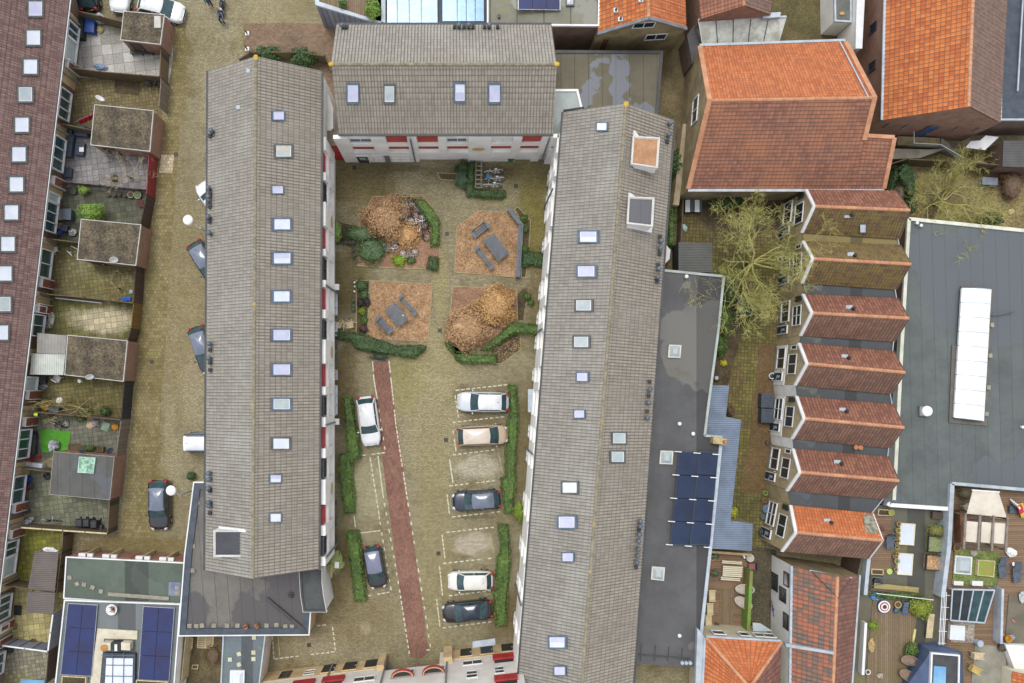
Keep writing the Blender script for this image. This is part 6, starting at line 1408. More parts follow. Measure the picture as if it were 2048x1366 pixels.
# ---------------------------------------------------------------- cars
_cm={}
def paint(nm,c,c2=None,rough=.22):
    if nm in _cm:return _cm[nm]
    t=NT('car_paint_'+nm);m=t.mix(t.ramp(t.noise(t.tc.outputs['Object'],1.5),.3,.7),col(c),col(c2 or tuple(int(x*.94)for x in c)))
    t.fin(m,rough,0.0);t.b.inputs['Coat Weight'].default_value=.8;t.b.inputs['Coat Roughness'].default_value=.05;_cm[nm]=t.m;return t.m
car_glass=pm('car_glass',(66,92,96),(46,68,74),1.5,.06,fine=0);lamp_red=pm('tail_lamp',(214,26,34),(180,20,28),3,.2,fine=0);lamp_clear=pm('head_lamp',(214,218,222),(190,196,204),3,.15,fine=0)
roof_sky=pm('roof_glass',(96,110,132),(80,94,118),1,.08,fine=0)
def car(label,px,py,ang,L=4.1,Wd=1.72,Hh=1.5,body=None,roof=None,hood=.27,rear=.06,screen=.15,rg=.09,group='parked cars',est=0):
    """ang: heading in degrees in the photo plane, 0 = towards the right, 90 = towards the top"""
    t=thing('parked_car',label,'car',(0,0,0),group)
    hw=Wd/2;hl=L/2
    def wide(u):        # u -1 rear .. 1 front
        e=abs(u);return hw*(1-.05*e*e-(.36 if u>0 else .26)*max(0,(e-.66)/.34)**2.6)
    xc=hl-hood*L;xr=-hl+rear*L
    def top(x):
        if x>xc:f=(x-xc)/(hl-xc);return .98-.14*f-.26*max(0,f-.8)/.2*.8
        if x<xr:f=(xr-x)/(xr+hl+1e-6);return .98-.22*f*f
        return .98
    st=[-1,-.985,-.95,-.88,-.78,-.6,-.4,-.2,0,.2,.4,.5,.6,.7,.8,.88,.94,.975,1]
    mb=MB();rows=[]
    for u in st:
        x=u*hl;w=wide(u);zt=top(x);bot=.22+(.12 if abs(u)>.97 else 0);sec=[(-w*.9,bot),(-w*.99,.42),(-w,.62),(-w*.965,zt-.14),(-w*.90,zt-.03),(-w*.72,zt+.01),(-w*.35,zt+.045),(0,zt+.055)]
        sec+=[(-y,z)for y,z in reversed(sec[:-1])];rows.append([Vector((x,y,z))for y,z in sec])
    n=len(rows[0]);mb.v=[p for r in rows for p in r]
    for i in range(len(rows)-1):
        for k in range(n-1):mb.f.append((i*n+k,(i+1)*n+k,(i+1)*n+k+1,i*n+k+1))
        mb.f.append((i*n+n-1,(i+1)*n+n-1,(i+1)*n,i*n))
    mb.f.append(tuple(reversed(range(n))));mb.f.append(tuple((len(rows)-1)*n+k for k in range(n)))
    b_=mb.build('body',body,t,True)
    # greenhouse
    xf=xc-screen*L;xb=xr+rg*L;wb=hw*.86;wt=hw*.74;zb=.97;zt=Hh
    def ring_(x0,x1,w,z,bow):
        r=[]
        for k in range(7):s_=k/6;r.append(Vector((x0+bow*(1-(2*s_-1)**2),-w+2*w*s_,z)))
        for k in range(1,6):s_=k/6;r.append(Vector((x0+(x1-x0)*s_,w*(1-.02*s_),z)))
        for k in range(7):s_=k/6;r.append(Vector((x1-bow*.5*(1-(2*s_-1)**2),w-2*w*s_,z)))
        for k in range(1,6):s_=k/6;r.append(Vector((x1+(x0-x1)*s_,-w,z)))
        return r
    lo=ring_(xc+.02,xr-.02,wb,zb,.16);hi=ring_(xf,xb,wt,zt-.05,.10);N=len(lo)
    def facegroup(idx,name):
        m2=MB()
        for k in idx:
            k2=(k+1)%N;m2.poly([lo[k],lo[k2],hi[k2],hi[k]])
        return m2.build(name,car_glass,t,True)
    facegroup(range(0,6),'windscreen');facegroup(range(6,12),'side_window');facegroup(range(12,18),'rear_window');facegroup(range(18,24),'side_window')
    mb=MB();mb.v=list(hi);base=len(mb.v);h2=ring_(xf-.05,xb+.04,wt*.93,zt,.09);mb.v+=h2
    for k in range(N):k2=(k+1)%N;mb.f.append((k,k2,N+k2,N+k))
    c=len(mb.v);mb.v.append(Vector(((xf+xb)/2,0,zt+.045)))
    for k in range(N):mb.f.append((N+k,N+(k+1)%N,c))
    mb.build('roof',roof or body,t,True)
    for s_ in(-1,1):      # pillars
        for P1,P2,w_ in(((xc+.02,s_*wb,zb),(xf,s_*wt,zt-.04),.06),((xr,s_*wb,zb),(xb,s_*wt,zt-.04),.09),(((xc+xr)/2,s_*wb,zb),((xc+xr)/2,s_*wt,zt-.04),.05)):MB().bar(P1,P2,w_).build('pillar',body,t)
    for s_ in(-1,1):
        w=wide(.93);MB().ell((hl*.93,s_*w*.82,.72),(.22,.14,.1),10,6,Matrix.Rotation(-s_*.5,3,'Z')).build('headlight',lamp_clear,t,True)
        w=wide(-.95);MB().ell((-hl*.955,s_*w*.88,.82),(.15,.14,.2),10,6).build('taillight',lamp_red,t,True)
        mr=MB();mr.ell((xc-.12,s_*(hw+.09),1.0),(.07,.11,.08),8,6);mr.build('mirror',body,t,True)
        for xx in(hl-.78,-hl+.74):
            w_=MB().tube([(xx,s_*(hw-.2),.31),(xx,s_*(hw+.005),.31)],.31,18).build('wheel',rubber,t);MB().tube([(xx,s_*(hw+.003),.31),(xx,s_*(hw+.015),.31)],.2,12).build('rim',steel,w_)
    mb=MB();mb.bar((xf+.0,-.0,zt+.03),(xf+.001,.001,zt+.03),.001)
    MB().box((hl-.005,0,.5),(.03,1.0,.16)).build('grille',black_plastic,t)
    MB().box((-hl+.0,0,.62),(.03,.5,.11)).build('number_plate',pm('plate_yellow',(222,184,60),None,fine=0),t)
    MB().tube([(xb+.35,0,zt+.03),(xb+.2,0,zt+.14)],.012,4).build('aerial',black_plastic,t)
    mb=MB();mb.bar((xc+.1,-.5,.995),(xc-.12,.1,1.1),.02);mb.bar((xc+.1,.05,.995),(xc-.12,.6,1.1),.02);mb.build('wiper',black_plastic,t)
    if est:
        mb=MB();[mb.bar((xf-.2,s_*wt*.95,zt+.05),(xb+.2,s_*wt*.95,zt+.05),.04)for s_ in(-1,1)];mb.build('roof_rail',est,t)
    p=W(px,py,.8);t.location=(p.x,p.y,0);t.rotation_euler=(0,0,R(ang));return t
P_=dict(white=paint('white',(238,240,242)),silver=paint('silver',(212,218,224)),gold=paint('gold',(196,170,144)),pearl=paint('pearl',(226,210,192)),navy=paint('navy',(40,50,70)),black=paint('black',(44,44,48)),blue=paint('blue',(96,120,156)),
          cream=paint('cream',(240,238,228)),greyroof=paint('greyroof',(128,132,156)),steelroof=paint('steelroof',(110,120,138)),green=paint('darkgreen',(22,34,34)))
car('white estate car parked alone beside the stepped hedge, nose towards the bottom',737,842,-82.5,4.3,1.78,1.5,P_['white'])
car('small black car with grey roof beside the straight hedge',750,1134,-80,3.7,1.72,1.45,P_['black'],P_['greyroof'],hood=.25,rear=.04,rg=.07)
car('silver-white car in the uppermost right-hand bay, nose left',966,804,179,4.45,1.8,1.5,P_['silver'],P_['white'])
car('beige people carrier in the second right-hand bay, nose right',965,871,2.5,4.35,1.78,1.65,P_['gold'],P_['pearl'],hood=.2,screen=.17,rear=.03)
car('dark blue-black hatchback below the empty bay, nose left',953,1001,184,4.2,1.76,1.5,P_['navy'],P_['steelroof'])
car('white hatchback above the black saloon in the lower right bays',941,1162,181,3.9,1.7,1.5,P_['cream'],hood=.22)
car('black saloon in the lowest right-hand bay, nose left',935,1223,186,4.35,1.8,1.42,P_['black'],P_['navy'],hood=.26,rear=.13,rg=.14)
car('white car half hidden under the left block eave, higher one',428,404,124,4.1,1.75,1.5,P_['white'])
car('black car half hidden under the left block eave, below the street lamp',412,526,-58,4.2,1.76,1.5,P_['black'],P_['steelroof'])
car('dark grey-blue car half hidden under the left block eave, lower one',407,699,-72,4.2,1.76,1.5,P_['navy'],P_['steelroof'])
car('blue van with white roof poking out from under the left block eave',416,885,0,4.2,1.75,1.8,P_['blue'],P_['white'],hood=.2,rear=.02,rg=.05,est=P_['blue'])
car('black hatchback standing alone in the street, nose towards the bottom',318,1010,-90,4.35,1.84,1.5,P_['black'],P_['steelroof'],est=black_plastic)
car('dark green car cut by the top edge, rear lamp showing',175,-28,93,4.2,1.76,1.5,P_['green'])
car('white car cut by the top edge, nose down, between green and white cars',241,-24,-96,4.1,1.8,1.5,P_['white'])
car('white car at the top, nose right, behind the first shed',321,16,-14,4.1,1.84,1.5,P_['white'],hood=.24,screen=.18)
# ---------------------------------------------------------------- street lamps
def lamp(label,hx,hy,bx,by,h=5.6):
    hd=W(hx,hy,h);b=G(bx,by,0);t=thing('street_lamp',label,'street lamp',b);p=Vector((b.x,b.y,h-.5))
    MB().tube([b,p.lerp(b,.5),p],[.09,.07,.05],8).build('post',steel,t);MB().tube([p,hd+Vector((0,0,-.1))],.035,6).build('arm',steel,t)
    MB().lathe(hd,[(.12,-.12),(.38,-.06),(.42,0),(.36,.1),(.12,.16)],22).build('lamp_head',white_plastic,t)
lamp('round white street lamp at the left block above the black car',376,440,437,478)
lamp('round white street lamp over the lone black hatchback',342,981,400,975)
# ---------------------------------------------------------------- bollards
def bollard(label,x,y):
    t=thing('bollard',label,'bollard',G(x,y),'bollards at the brown brick square');c=G(x,y)
    MB().lathe(c,[(.07,0),(.07,.95),(.04,1.0)],10).build('post',black_plastic,t)
    MB().lathe(c+Vector((0,0,.72)),[(.085,0),(.085,.22)],10).build('band',pm('yellow_band',(214,200,30),None,fine=0),t)
    MB().box(c+Vector((.02,0,.03)),(.34,.34,.05)).build('base',white_plastic,t)
bollard('upper of two black and yellow bollards beside the brown square',494,67);bollard('lower of two black and yellow bollards beside the brown square',494,98)
# ---------------------------------------------------------------- person, two-wheelers
skin=pm('skin',(206,160,130),None,fine=0);denim=pm('grey_blue_jacket',(120,134,160),(96,110,138),5,.8);dark_cloth=pm('dark_trousers',(44,46,58),None,3,.9);hair=pm('dark_hair',(40,32,28),None,8)
def person(label,x,y,ang,jacket,legs,sit=True,helm=None,z0=0):
    t=thing('person',label,'person',(0,0,0));me=bpy.data.meshes.new('body')
    V=[(0,0,.92),(0,0,1.15),(.03,0,1.38),(.04,0,1.47),(.07,0,1.58),(.08,0,1.72)];Rr=[.15,.145,.15,.06,.09,.085];E=[(i,i+1)for i in range(5)]
    for s_ in(-1,1):
        i=len(V)
        if sit:V+=[(.02,s_*.19,1.38),(.22,s_*.24,1.18),(.46,s_*.22,1.14),(.54,s_*.22,1.13),(.05,s_*.1,.88),(.44,s_*.13,.82),(.40,s_*.13,.42),(.38,s_*.13,.12),(.52,s_*.13,.1)]
        else:V+=[(.02,s_*.19,1.38),(-.02,s_*.26,1.12),(.06,s_*.27,.88),(.08,s_*.27,.8),(0,s_*.1,.86),(.02+.12*s_,s_*.1,.48),(.0+.1*s_,s_*.1,.12),(.02+.1*s_,s_*.1,.07),(.14+.1*s_,s_*.1,.05)]
        Rr+=[.06,.048,.036,.03,.09,.065,.05,.045,.035]
        E+=[(2,i),(i,i+1),(i+1,i+2),(i+2,i+3),(0,i+4),(i+4,i+5),(i+5,i+6),(i+6,i+7),(i+7,i+8)]
        j=i+3;hx,hy,hz=V[j]          # five short fingers curled forward and down
        for k in range(5):
            b=len(V);oy=(k-2)*.02;V+=[(hx+.035,hy+oy,hz-.0),(hx+.06,hy+oy*1.1,hz-.02),(hx+.055,hy+oy*1.1,hz-.045-.004*k)];Rr+=[.010,.009,.008];E+=[(j,b),(b,b+1),(b+1,b+2)]
    me.from_pydata(V,E,[]);o=bpy.data.objects.new('body',me);COL.objects.link(o);sk=o.modifiers.new('skin','SKIN');lay=me.skin_vertices[0].data
    for v,r in zip(lay,Rr):v.radius=(r,r)
    lay[0].use_root=True;ss=o.modifiers.new('sub','SUBSURF');ss.levels=1;ss.render_levels=1;sk.use_smooth_shade=True
    me.materials.append(jacket);o.parent=t
    MB().ell((.07,0,1.68),(.115,.095,.125),14,10).build('hair' if not helm else 'helmet',helm or hair,t,True)
    MB().ell((.15,0,1.64),(.05,.065,.085),10,8).build('face',skin,t,True)
    mb=MB()
    for s_ in(-1,1):
        pts=[V[6+24*(s_>0)+4],V[6+24*(s_>0)+5],V[6+24*(s_>0)+6],V[6+24*(s_>0)+7]];mb.tube(pts,[.11,.08,.065,.06],10)
    mb.build('trousers',legs,t,True)
    p=W(x,y,1.2);t.location=(p.x,p.y,z0);t.rotation_euler=(0,0,R(ang));return t
def bicycle(label,x,y,ang,frame,lying=False,z=0,scale=1.0,group=None,basket=None,name='bicycle',tilt=None,saddle=None):
    t=thing(name,label,'bicycle',(0,0,0),group)
    for i,xx in enumerate((-.52,.52)):
        w_=MB().tube([(xx+.33*math.cos(a),0,.34+.33*math.sin(a))for a in[2*math.pi*k/18 for k in range(19)]],.022,5,False).build('wheel',rubber if not(basket and 0)else rubber,t)
        mb=MB();[mb.bar((xx,0,.34),(xx+.32*math.cos(k*math.pi/5),0,.34+.32*math.sin(k*math.pi/5)),.008)for k in range(10)];mb.build('spokes',steel,w_)
        MB().tube([(xx+.37*math.cos(a),0,.34+.37*math.sin(a))for a in[math.pi*(.05+.75*k/8)if i==0 else math.pi*(.2+.6*k/8)for k in range(9)]],.03,4).build('mudguard',frame,t)
    mb=MB();A,B,C,D,E_=(-.52,0,.34),(-.08,0,.30),(-.18,0,.78),(.36,0,.80),(.52,0,.34)
    for a,b in((A,B),(B,C),(A,C),(B,D),((-.15,0,.62),(.37,0,.72)),(D,E_)):mb.tube([a,b],.024,6)
    mb.tube([(.36,0,.78),(.32,0,1.0)],.02,6);mb.build('frame',frame,t)
    MB().tube([(.18,-.28,1.02),(.30,-.25,1.03),(.34,0,1.0),(.30,.25,1.03),(.18,.28,1.02)],.018,6).build('handlebar',steel,t)
    MB().ell((-.2,0,.86),(.15,.09,.05),10,6).build('saddle',saddle or black_plastic,t,True)
    mb=MB();[mb.bar((-.3,s_*.06,.72),(-.8,s_*.06,.72),.02)for s_ in(-1,1)];mb.bar((-.55,-.07,.72),(-.55,.07,.72),.02);mb.build('carrier',steel if not basket else frame,t)
    MB().tube([(-.08,-.12,.24),(-.08,0,.3),(-.08,.12,.36)],.02,5).build('pedals',steel,t)
    if basket:MB().box((.58,0,.86),(.3,.36,.24)).build('basket',basket,t)
    if lying:
        t.rotation_euler=(R(82 if tilt is None else tilt),0,R(ang));p=W(x,y,z+.2);t.location=(p.x,p.y,z+.06)
        o=Matrix.Rotation(R(ang),3,'Z')@Matrix.Rotation(R(82),3,'X')@Vector((0,0,.5));t.location=(p.x-o.x,p.y-o.y,z+.08)
    else:
        t.rotation_euler=(R(tilt or 5),0,R(ang));p=W(x,y,.7);t.location=(p.x,p.y,z)
    t.scale=(scale,)*3;return t
sc_=thing('motor_scooter','motor scooter with white top box on the street at the top edge','scooter',(0,0,0))
for xx in(-.6,.6):MB().tube([(xx,-.06,.24),(xx,.06,.24)],.24,16).build('wheel',rubber,sc_)
mb=MB();mb.ell((-.35,0,.55),(.5,.2,.25),12,8);mb.ell((.5,0,.6),(.14,.24,.4),12,8);mb.box((.1,0,.3),(.6,.36,.08));mb.build('body',paint('scooter',(60,66,84)),sc_,False)
MB().ell((-.2,0,.8),(.38,.16,.08),12,6).build('seat',black_plastic,sc_,True);MB().tube([(.42,-.34,1.02),(.5,0,.98),(.42,.34,1.02)],.02,6).build('handlebar',black_plastic,sc_)
MB().box((-.62,0,.98),(.4,.46,.34)).build('top_box',white_plastic,sc_)
p=W(443,13,.6);sc_.location=(p.x,p.y,0);sc_.rotation_euler=(0,0,R(-95))
person('rider in grey-blue jacket and dark helmet bending over the scooter',440,27,-95,denim,dark_cloth,True,black_plastic,.02)
person('person in blue jacket cut by the top edge left of the scooter',413,-3,-60,pm('blue_jacket',(70,110,160),None,4),dark_cloth,False)
BW=paint('bike_white',(232,232,228));BB2=paint('bike_blue',(50,100,190));BK=paint('bike_black',(50,48,50));BG2=paint('bike_grey',(170,172,172))
bicycle('uppermost of the three white bicycles standing at the rack',988,347,186,BW,saddle=white_plastic,tilt=25)
bicycle('middle white bicycle at the rack, the one with the blue crate',990,362,184,BW,basket=pm('cyan_crate',(70,150,210),None),saddle=white_plastic,tilt=25)
bicycle('lowest of the three white bicycles standing at the rack',985,375,183,BW,saddle=white_plastic,tilt=28)
HB=[('blue bicycle lying at the upper right rim of the heap',845,424,-50,BB2),('white bicycle lying at the upper left of the heap',812,432,-58,BW),('black bicycle lying between the two white ones at the top of the heap',824,420,-70,BK),
      ('white bicycle lying in the middle of the heap',835,440,20,BW),('black bicycle along the right rim of the heap',856,447,-72,BK),('black bicycle with white bags at the right rim of the heap',848,463,-80,BK),
      ('grey bicycle lying half under the russet bush',776,456,-30,BG2),('dark bicycle lying below the russet bush',800,478,12,BK),('white bicycle lying at the lower left of the heap',778,493,5,BW),('grey bicycle lying at the foot of the heap',818,508,8,BG2)]
for i,(lb,x,y,a,f)in enumerate(HB):bicycle(lb,x,y,a,f,True,.05+.03*(i%4),group='heap of bicycles in the planting bed',saddle=white_plastic if i in(5,8)else None)
bicycle('bicycle leaning on the mossy plank fence of the upper left garden',305,169,-5,BK,tilt=-14)
bicycle('dark bicycle by the white-capped fence left of the wheelie bins',100,1046,0,BK,tilt=-20)
bicycle('bicycle lying across the paving of the garden with green turf',118,846,-22,BK,True)
bicycle('dark bicycle with blue seat cover leaning at the white patchwork-roofed house',1549,1222,-82,BK,tilt=10,saddle=blue_plastic)
# bike rack
t=thing('bicycle_rack','grey ladder-like bicycle rack inside the L-shaped hedge','bicycle rack',W(957,348))
for x in(952,963):MB().bar(W(x,322,.35),W(x-1,375,.35),.09).build('rail',slab_stone,t)
for y in(322,332,341,350,359,368,375):MB().bar(W(951,y,.37),W(965,y+.5,.37),.1,.1).build('bar',slab_stone,t)
# ---------------------------------------------------------------- furniture
slate_w=boardmat('grey_slats',(112,120,128),(96,104,112),.12,0)
grey_slat=pm('grey_slat',(108,118,128),(92,102,112),2,.7)
def slat_top(t,nm,cx,cy,L,Wd,z,ang,n,m,th=.05):
    c=W(cx,cy,z);d=Vector((math.cos(R(ang)),math.sin(R(ang)),0));q=Vector((-d.y,d.x,0));w=Wd/n
    mb=MB()
    for k in range(n):o=c+q*(-Wd/2+w*(k+.5));mb.bar(o-d*L/2,o+d*L/2,w*.74,th)
    return mb.build(nm,m,t),c,d,q
def ptable(label,cx,cy,L,Wd,ang,m,n=7,z=.75,group=None,name='picnic_table',z0=0.0):
    t=thing(name,label,'table',W(cx,cy,z0),group);o,c,d,q=slat_top(t,'tabletop',cx,cy,L,Wd,z0+z,ang,n,m)
    for a in(-1,1):
        for b in(-1,1):p=c+d*a*L*.4+q*b*Wd*.38;MB().bar(Vector((p.x,p.y,z0)),Vector((p.x,p.y,z0+z-.03)),.09).build('leg',m,t)
    return t
def pbench(label,cx,cy,L,Wd,ang,m,n=3,z=.45,arms=True,back=0,group=None,name='bench',z0=0.0):
    t=thing(name,label,'bench',W(cx,cy,z0),group);o,c,d,q=slat_top(t,'seat',cx,cy,L,Wd,z0+z,ang,n,m)
    for a in(-1,1):
        for b in(-1,1):p=c+d*a*L*.44+q*b*Wd*.4;MB().bar(Vector((p.x,p.y,z0)),Vector((p.x,p.y,z0+z-.03)),.08).build('leg',m,t)
        if arms:
            p=c+d*a*(L/2+.05);MB().bar(p-q*(Wd/2+.05)+Vector((0,0,.22)),p+q*(Wd/2+.05)+Vector((0,0,.22)),.24,.05).build('armrest',m,t)
            for b in(-1,1):pp=p+q*b*Wd*.45;MB().bar(Vector((pp.x,pp.y,z0+z)),Vector((pp.x,pp.y,z0+z+.2)),.06).build('arm_post',m,t)
    if back:
        for k in range(3):p=c+q*back*(Wd/2+.06+.03*k)+Vector((0,0,.14+.13*k));MB().bar(p-d*L/2,p+d*L/2,.03,.1).build('back_slat',m,t)
        for a in(-1,1):p=c+d*a*L*.45+q*back*(Wd/2+.03);MB().bar(p,p+Vector((0,0,.5))+q*back*.08,.06).build('back_post',m,t)
    return t
ptable('grey slatted picnic table in the right-hand bark bed',992,494,2.25,1.2,-52,grey_slat,9,group='picnic tables of the courtyard')
pbench('grey slatted bench with back above the table in the right-hand bark bed',961,461,1.35,.5,38,grey_slat,3,arms=True,back=1)
pbench('grey slatted bench left of the table in the right-hand bark bed',969,516,2.0,.42,-52,grey_slat,3,arms=True)
ptable('grey slatted picnic table in the left-hand bark bed',793,629,1.95,1.15,-52,grey_slat,9,group='picnic tables of the courtyard')
pbench('grey slatted bench right of the table in the left-hand bark bed',816,611,1.8,.36,-48,grey_slat,3,arms=True)
pbench('grey slatted bench with back left of the table in the left-hand bark bed',769,650,1.45,.5,-46,grey_slat,3,arms=True,back=-1)
tag(MB().ell(W(806,631,.82),(.07,.07,.04),12,6).build('white_ball',white_plastic),'small white disc lying on the left-hand picnic table','disc')
t=thing('slatted_screen','grey slatted screen bench bending round the right-hand bark bed','screen',W(1040,490))
sp=[W(1019,420,.9),W(1042,449,.9),W(1036,553,.9)]
for k in range(3):
    mb=MB();off=(-.14+.14*k)
    for a,b in zip(sp[:-1],sp[1:]):mb.bar(a+Vector((off,0,-.02*k)),b+Vector((off,0,-.02*k)),.11,.12)
    mb.build('rail',grey_slat,t)
for a in(sp[0],sp[1],sp[1].lerp(sp[2],.5),sp[2]):MB().bar(Vector((a.x,a.y,0)),a,.3,.1).build('post',grey_slat,t)
# white benches and table on the deck terrace
ptable('white slatted table between two white benches on the deck terrace',1465,1143,1.7,.95,-3,cream_paint,6,.78,name='garden_table')
pbench('upper of the two white benches on the deck terrace',1464,1125,1.75,.28,-4,cream_paint,2,.45,False,name='garden_bench');pbench('lower of the two white benches on the deck terrace',1461,1158,1.7,.3,-4,cream_paint,2,.45,False,name='garden_bench')
wick=pm('pale_wicker',(196,186,172),(176,166,152),3,.8,fine=.3)
def egg(label,x,y,L,Wd,ang,m,z0=.1,name='egg_lounger'):
    t=thing(name,label,'lounge chair',W(x,y,z0));c=W(x,y,z0+.5);d=Vector((math.cos(R(ang)),math.sin(R(ang)),0));q=Vector((-d.y,d.x,0));mb=MB();n=24;top=[];
    out=[(math.cos(2*math.pi*k/n),math.sin(2*math.pi*k/n))for k in range(n)]
    out=[(a,b*(1.0 if a<0 else 1-.12*a))for a,b in out];P=lambda a,b,z:c+d*a*L/2+q*b*Wd/2+Vector((0,0,z))
    out=[(math.copysign(abs(a)**.75,a)if a>0 else a,b)for a,b in out]
    r0=[P(a,b,.12+.1*a)for a,b in out];r1=[P(a*.84,b*.84,.14+.1*a)for a,b in out];r2=[P(a*.78,b*.78,0)for a,b in out]
    for k in range(n):k2=(k+1)%n;mb.poly([r0[k],r0[k2],r1[k2],r1[k]]);mb.poly([r1[k],r1[k2],r2[k2],r2[k]]);mb.poly([r0[k2],r0[k],P(out[k][0]*.6,out[k][1]*.6,-.35),P(out[k2][0]*.6,out[k2][1]*.6,-.35)])
    mb.poly(r2);mb.build('shell',m,t);MB().box(c+Vector((0,0,-.38)),(Wd*.5,Wd*.5,.1)).build('base',m,t);return t
egg('upper of two pale rounded lounge chairs on the deck terrace',1489,1178,1.65,.9,-4,wick);egg('lower of two pale rounded lounge chairs on the deck terrace',1486,1205,1.65,.9,-28,wick)
def armchair(label,x,y,w,l,ang,m,z0=0.0,name='garden_chair',back=True,leg=None,seat=None,cat='chair',group=None):
    t=thing(name,label,cat,W(x,y,z0),group);c=W(x,y,z0);M=Matrix.Rotation(R(ang),3,'Z');B_=lambda a,b,z,sx,sy,sz:MB().box(c+M@Vector((a,b,z)),(sx,sy,sz),M=M)
    B_(0,0,.42,l,w,.07).build('seat',seat or m,t)
    if back:B_(-l/2,0,.68,.07,w,.5).build('backrest',m,t)
    for s_ in(-1,1):
        B_(0,s_*w/2,.62,l,.06,.05).build('armrest',m,t)
        for a in(-1,1):B_(a*l*.45,s_*w*.45,.3,.05,.05,.6).build('leg',leg or m,t)
    return t
armchair('dark-framed chair with dusty red cushion at the right of the deck terrace',1501,1130,.6,.6,180,dark_trim,.1,seat=pm('dusty_red',(160,96,100),None))
t=thing('round_stool','round pale stool-like chair above the red cushioned chair','chair',W(1497,1114,.1));MB().lathe(W(1497,1114,.1),[(.25,0),(.28,.4),(.36,.45),(.34,.5),(.2,.48)],18).build('seat',wick,t);MB().bar(W(1485,1108,.75),W(1489,1116,.75),.12,.3).build('backrest',white_plastic,t)
for i,(x,y)in enumerate([(1420,1188),(1416,1214),(1413,1237)]):
    armchair(['upper pale wooden lounge seat along the flat roof edge on the deck','middle pale wooden lounge seat along the flat roof edge on the deck','lowest pale wooden lounge seat, the one with armrest, on the deck'][i],x,y,.95,.65,0,pale_wood,.1)
shrub('upper silvery rosette plant at the left of the deck terrace',1432,1112,8,7,.4,spiky_m,.1,160,.3,'potted_plant',.12,'plant');shrub('lower silvery rosette plant at the left of the deck terrace',1431,1147,9,8,.4,spiky_m,.1,160,.3,'potted_plant',.12,'plant')
def pot(label,x,y,r=.2,h=.3,z0=0.0,m=None,fill=None,name='flower_pot',group=None,cat='flower pot'):
    t=thing(name,label,cat,W(x,y,z0),group);c=W(x,y,z0);k=r/.2
    MB().lathe(c,[(r*.72,0),(r,h),(r*.82,h),(r*.8,h-.05)],14).build('pot',m or terracotta,t)
    MB().lathe(c,[(r*.8,h-.06),(r*.5,h-.02),(r*.1,h)],10).build('soil',fill or soil,t)
    return t
pot('buff clay ring pot by the upper rosette on the deck',1424,1115,.22,.3,.1,pot_buff);pot('clay pot by the lower rosette on the deck',1423,1140,.2,.3,.1);pot('dark round pot near the foot of the deck terrace',1432,1249,.22,.3,.1,dark_trim)
# ---------------------------------------------------------------- courtyard small things
for i,(x,y)in enumerate([(677,486),(685,486),(692,486),(700,486),(707,486),(707,500),(707,512)]):
    pot(('first','second','third','fourth','fifth, corner','sixth, below the corner','last and lowest')[i]+' black planter of the L-shaped row by the left block',x,y,.17,.35,m=black_plastic,group='black planters by the left block')
for i,(x,y)in enumerate([(673,604),(673,627),(707,600),(707,612),(707,619)]):
    pot(['upper black planter against the left block facade','lower black planter against the left block facade','topmost of three black planters beside the plant strip','middle of three black planters beside the plant strip','lowest of three black planters beside the plant strip'][i],x,y,.2,.35,m=black_plastic,fill=hedge_d)
for i,(x,y)in enumerate([(709,565),(710,573),(709,583)]):tag(MB().ell(W(x,y,.2),(.1,.1,.1),12,8).build('white_ball',white_plastic),['top','middle','lowest'][i]+' of three white balls at the left edge of the plant strip','garden ball')
for i,(x,y)in enumerate([(678,651),(702,651)]):
    armchair(['left of two weathered wooden chairs on the firewood heap','right of two weathered wooden chairs on the firewood heap'][i],x,y,.5,.5,80+20*i,pale_wood,0,back=False)
t=thing('firewood_heap','heap of split pale firewood between the two weathered chairs','firewood',W(690,650));mb=MB()
for k in range(40):
    c=W(690+random.gauss(0,9),650+random.gauss(0,4),random.uniform(.05,.3));a=random.uniform(0,3.14);v=Vector((math.cos(a),math.sin(a),random.uniform(-.2,.2)))*random.uniform(.15,.3);mb.bar(c-v,c+v,.07)
o=mb.build('logs',pale_wood,t);tag(o,kind='stuff')
for i,(x,y)in enumerate([(1011,315),(1021,319)]):
    t=thing('wheelie_bin',['left green bin against the upper block facade','right green bin against the upper block facade'][i],'bin',W(x,y));c=W(x,y)
    MB().hexa([c+Vector((a*.2,b*.2,.05))for a,b in((-1,-1),(1,-1),(1,1),(-1,1))],[c+Vector((a*.27,b*.28,.9))for a,b in((-1,-1),(1,-1),(1,1),(-1,1))]).build('body',green_plastic,t);MB().box(c+Vector((0,0,.94)),(.58,.6,.06)).build('lid',green_plastic,t)
for i,(x,y)in enumerate([(158,1046),(172,1046),(187,1049)]):
    t=thing('wheelie_bin',['left','middle','right'][i]+' of three black wheelie bins at the white-capped fence','bin',W(x,y,0),'black bins at the white-capped fence');c=W(x,y,1)
    c.z=0;MB().hexa([c+Vector((a*.2,b*.24,.05))for a,b in((-1,-1),(1,-1),(1,1),(-1,1))],[c+Vector((a*.28,b*.34,1.0))for a,b in((-1,-1),(1,-1),(1,1),(-1,1))]).build('body',black_plastic,t)
    MB().hexa([c+Vector((a*.29,b*.36,1.0))for a,b in((-1,-1),(1,-1),(1,1),(-1,1))],[c+Vector((a*.22,b*.28,1.08))for a,b in((-1,-1),(1,-1),(1,1),(-1,1))]).build('lid',black_plastic,t);MB().bar(c+Vector((-.2,.38,.98)),c+Vector((.2,.38,.98)),.04).build('handle',black_plastic,t)
    for s_ in(-1,1):MB().tube([c+Vector((s_*.22,.3,.12)),c+Vector((s_*.27,.3,.12))],.12,12).build('wheel',rubber,t)
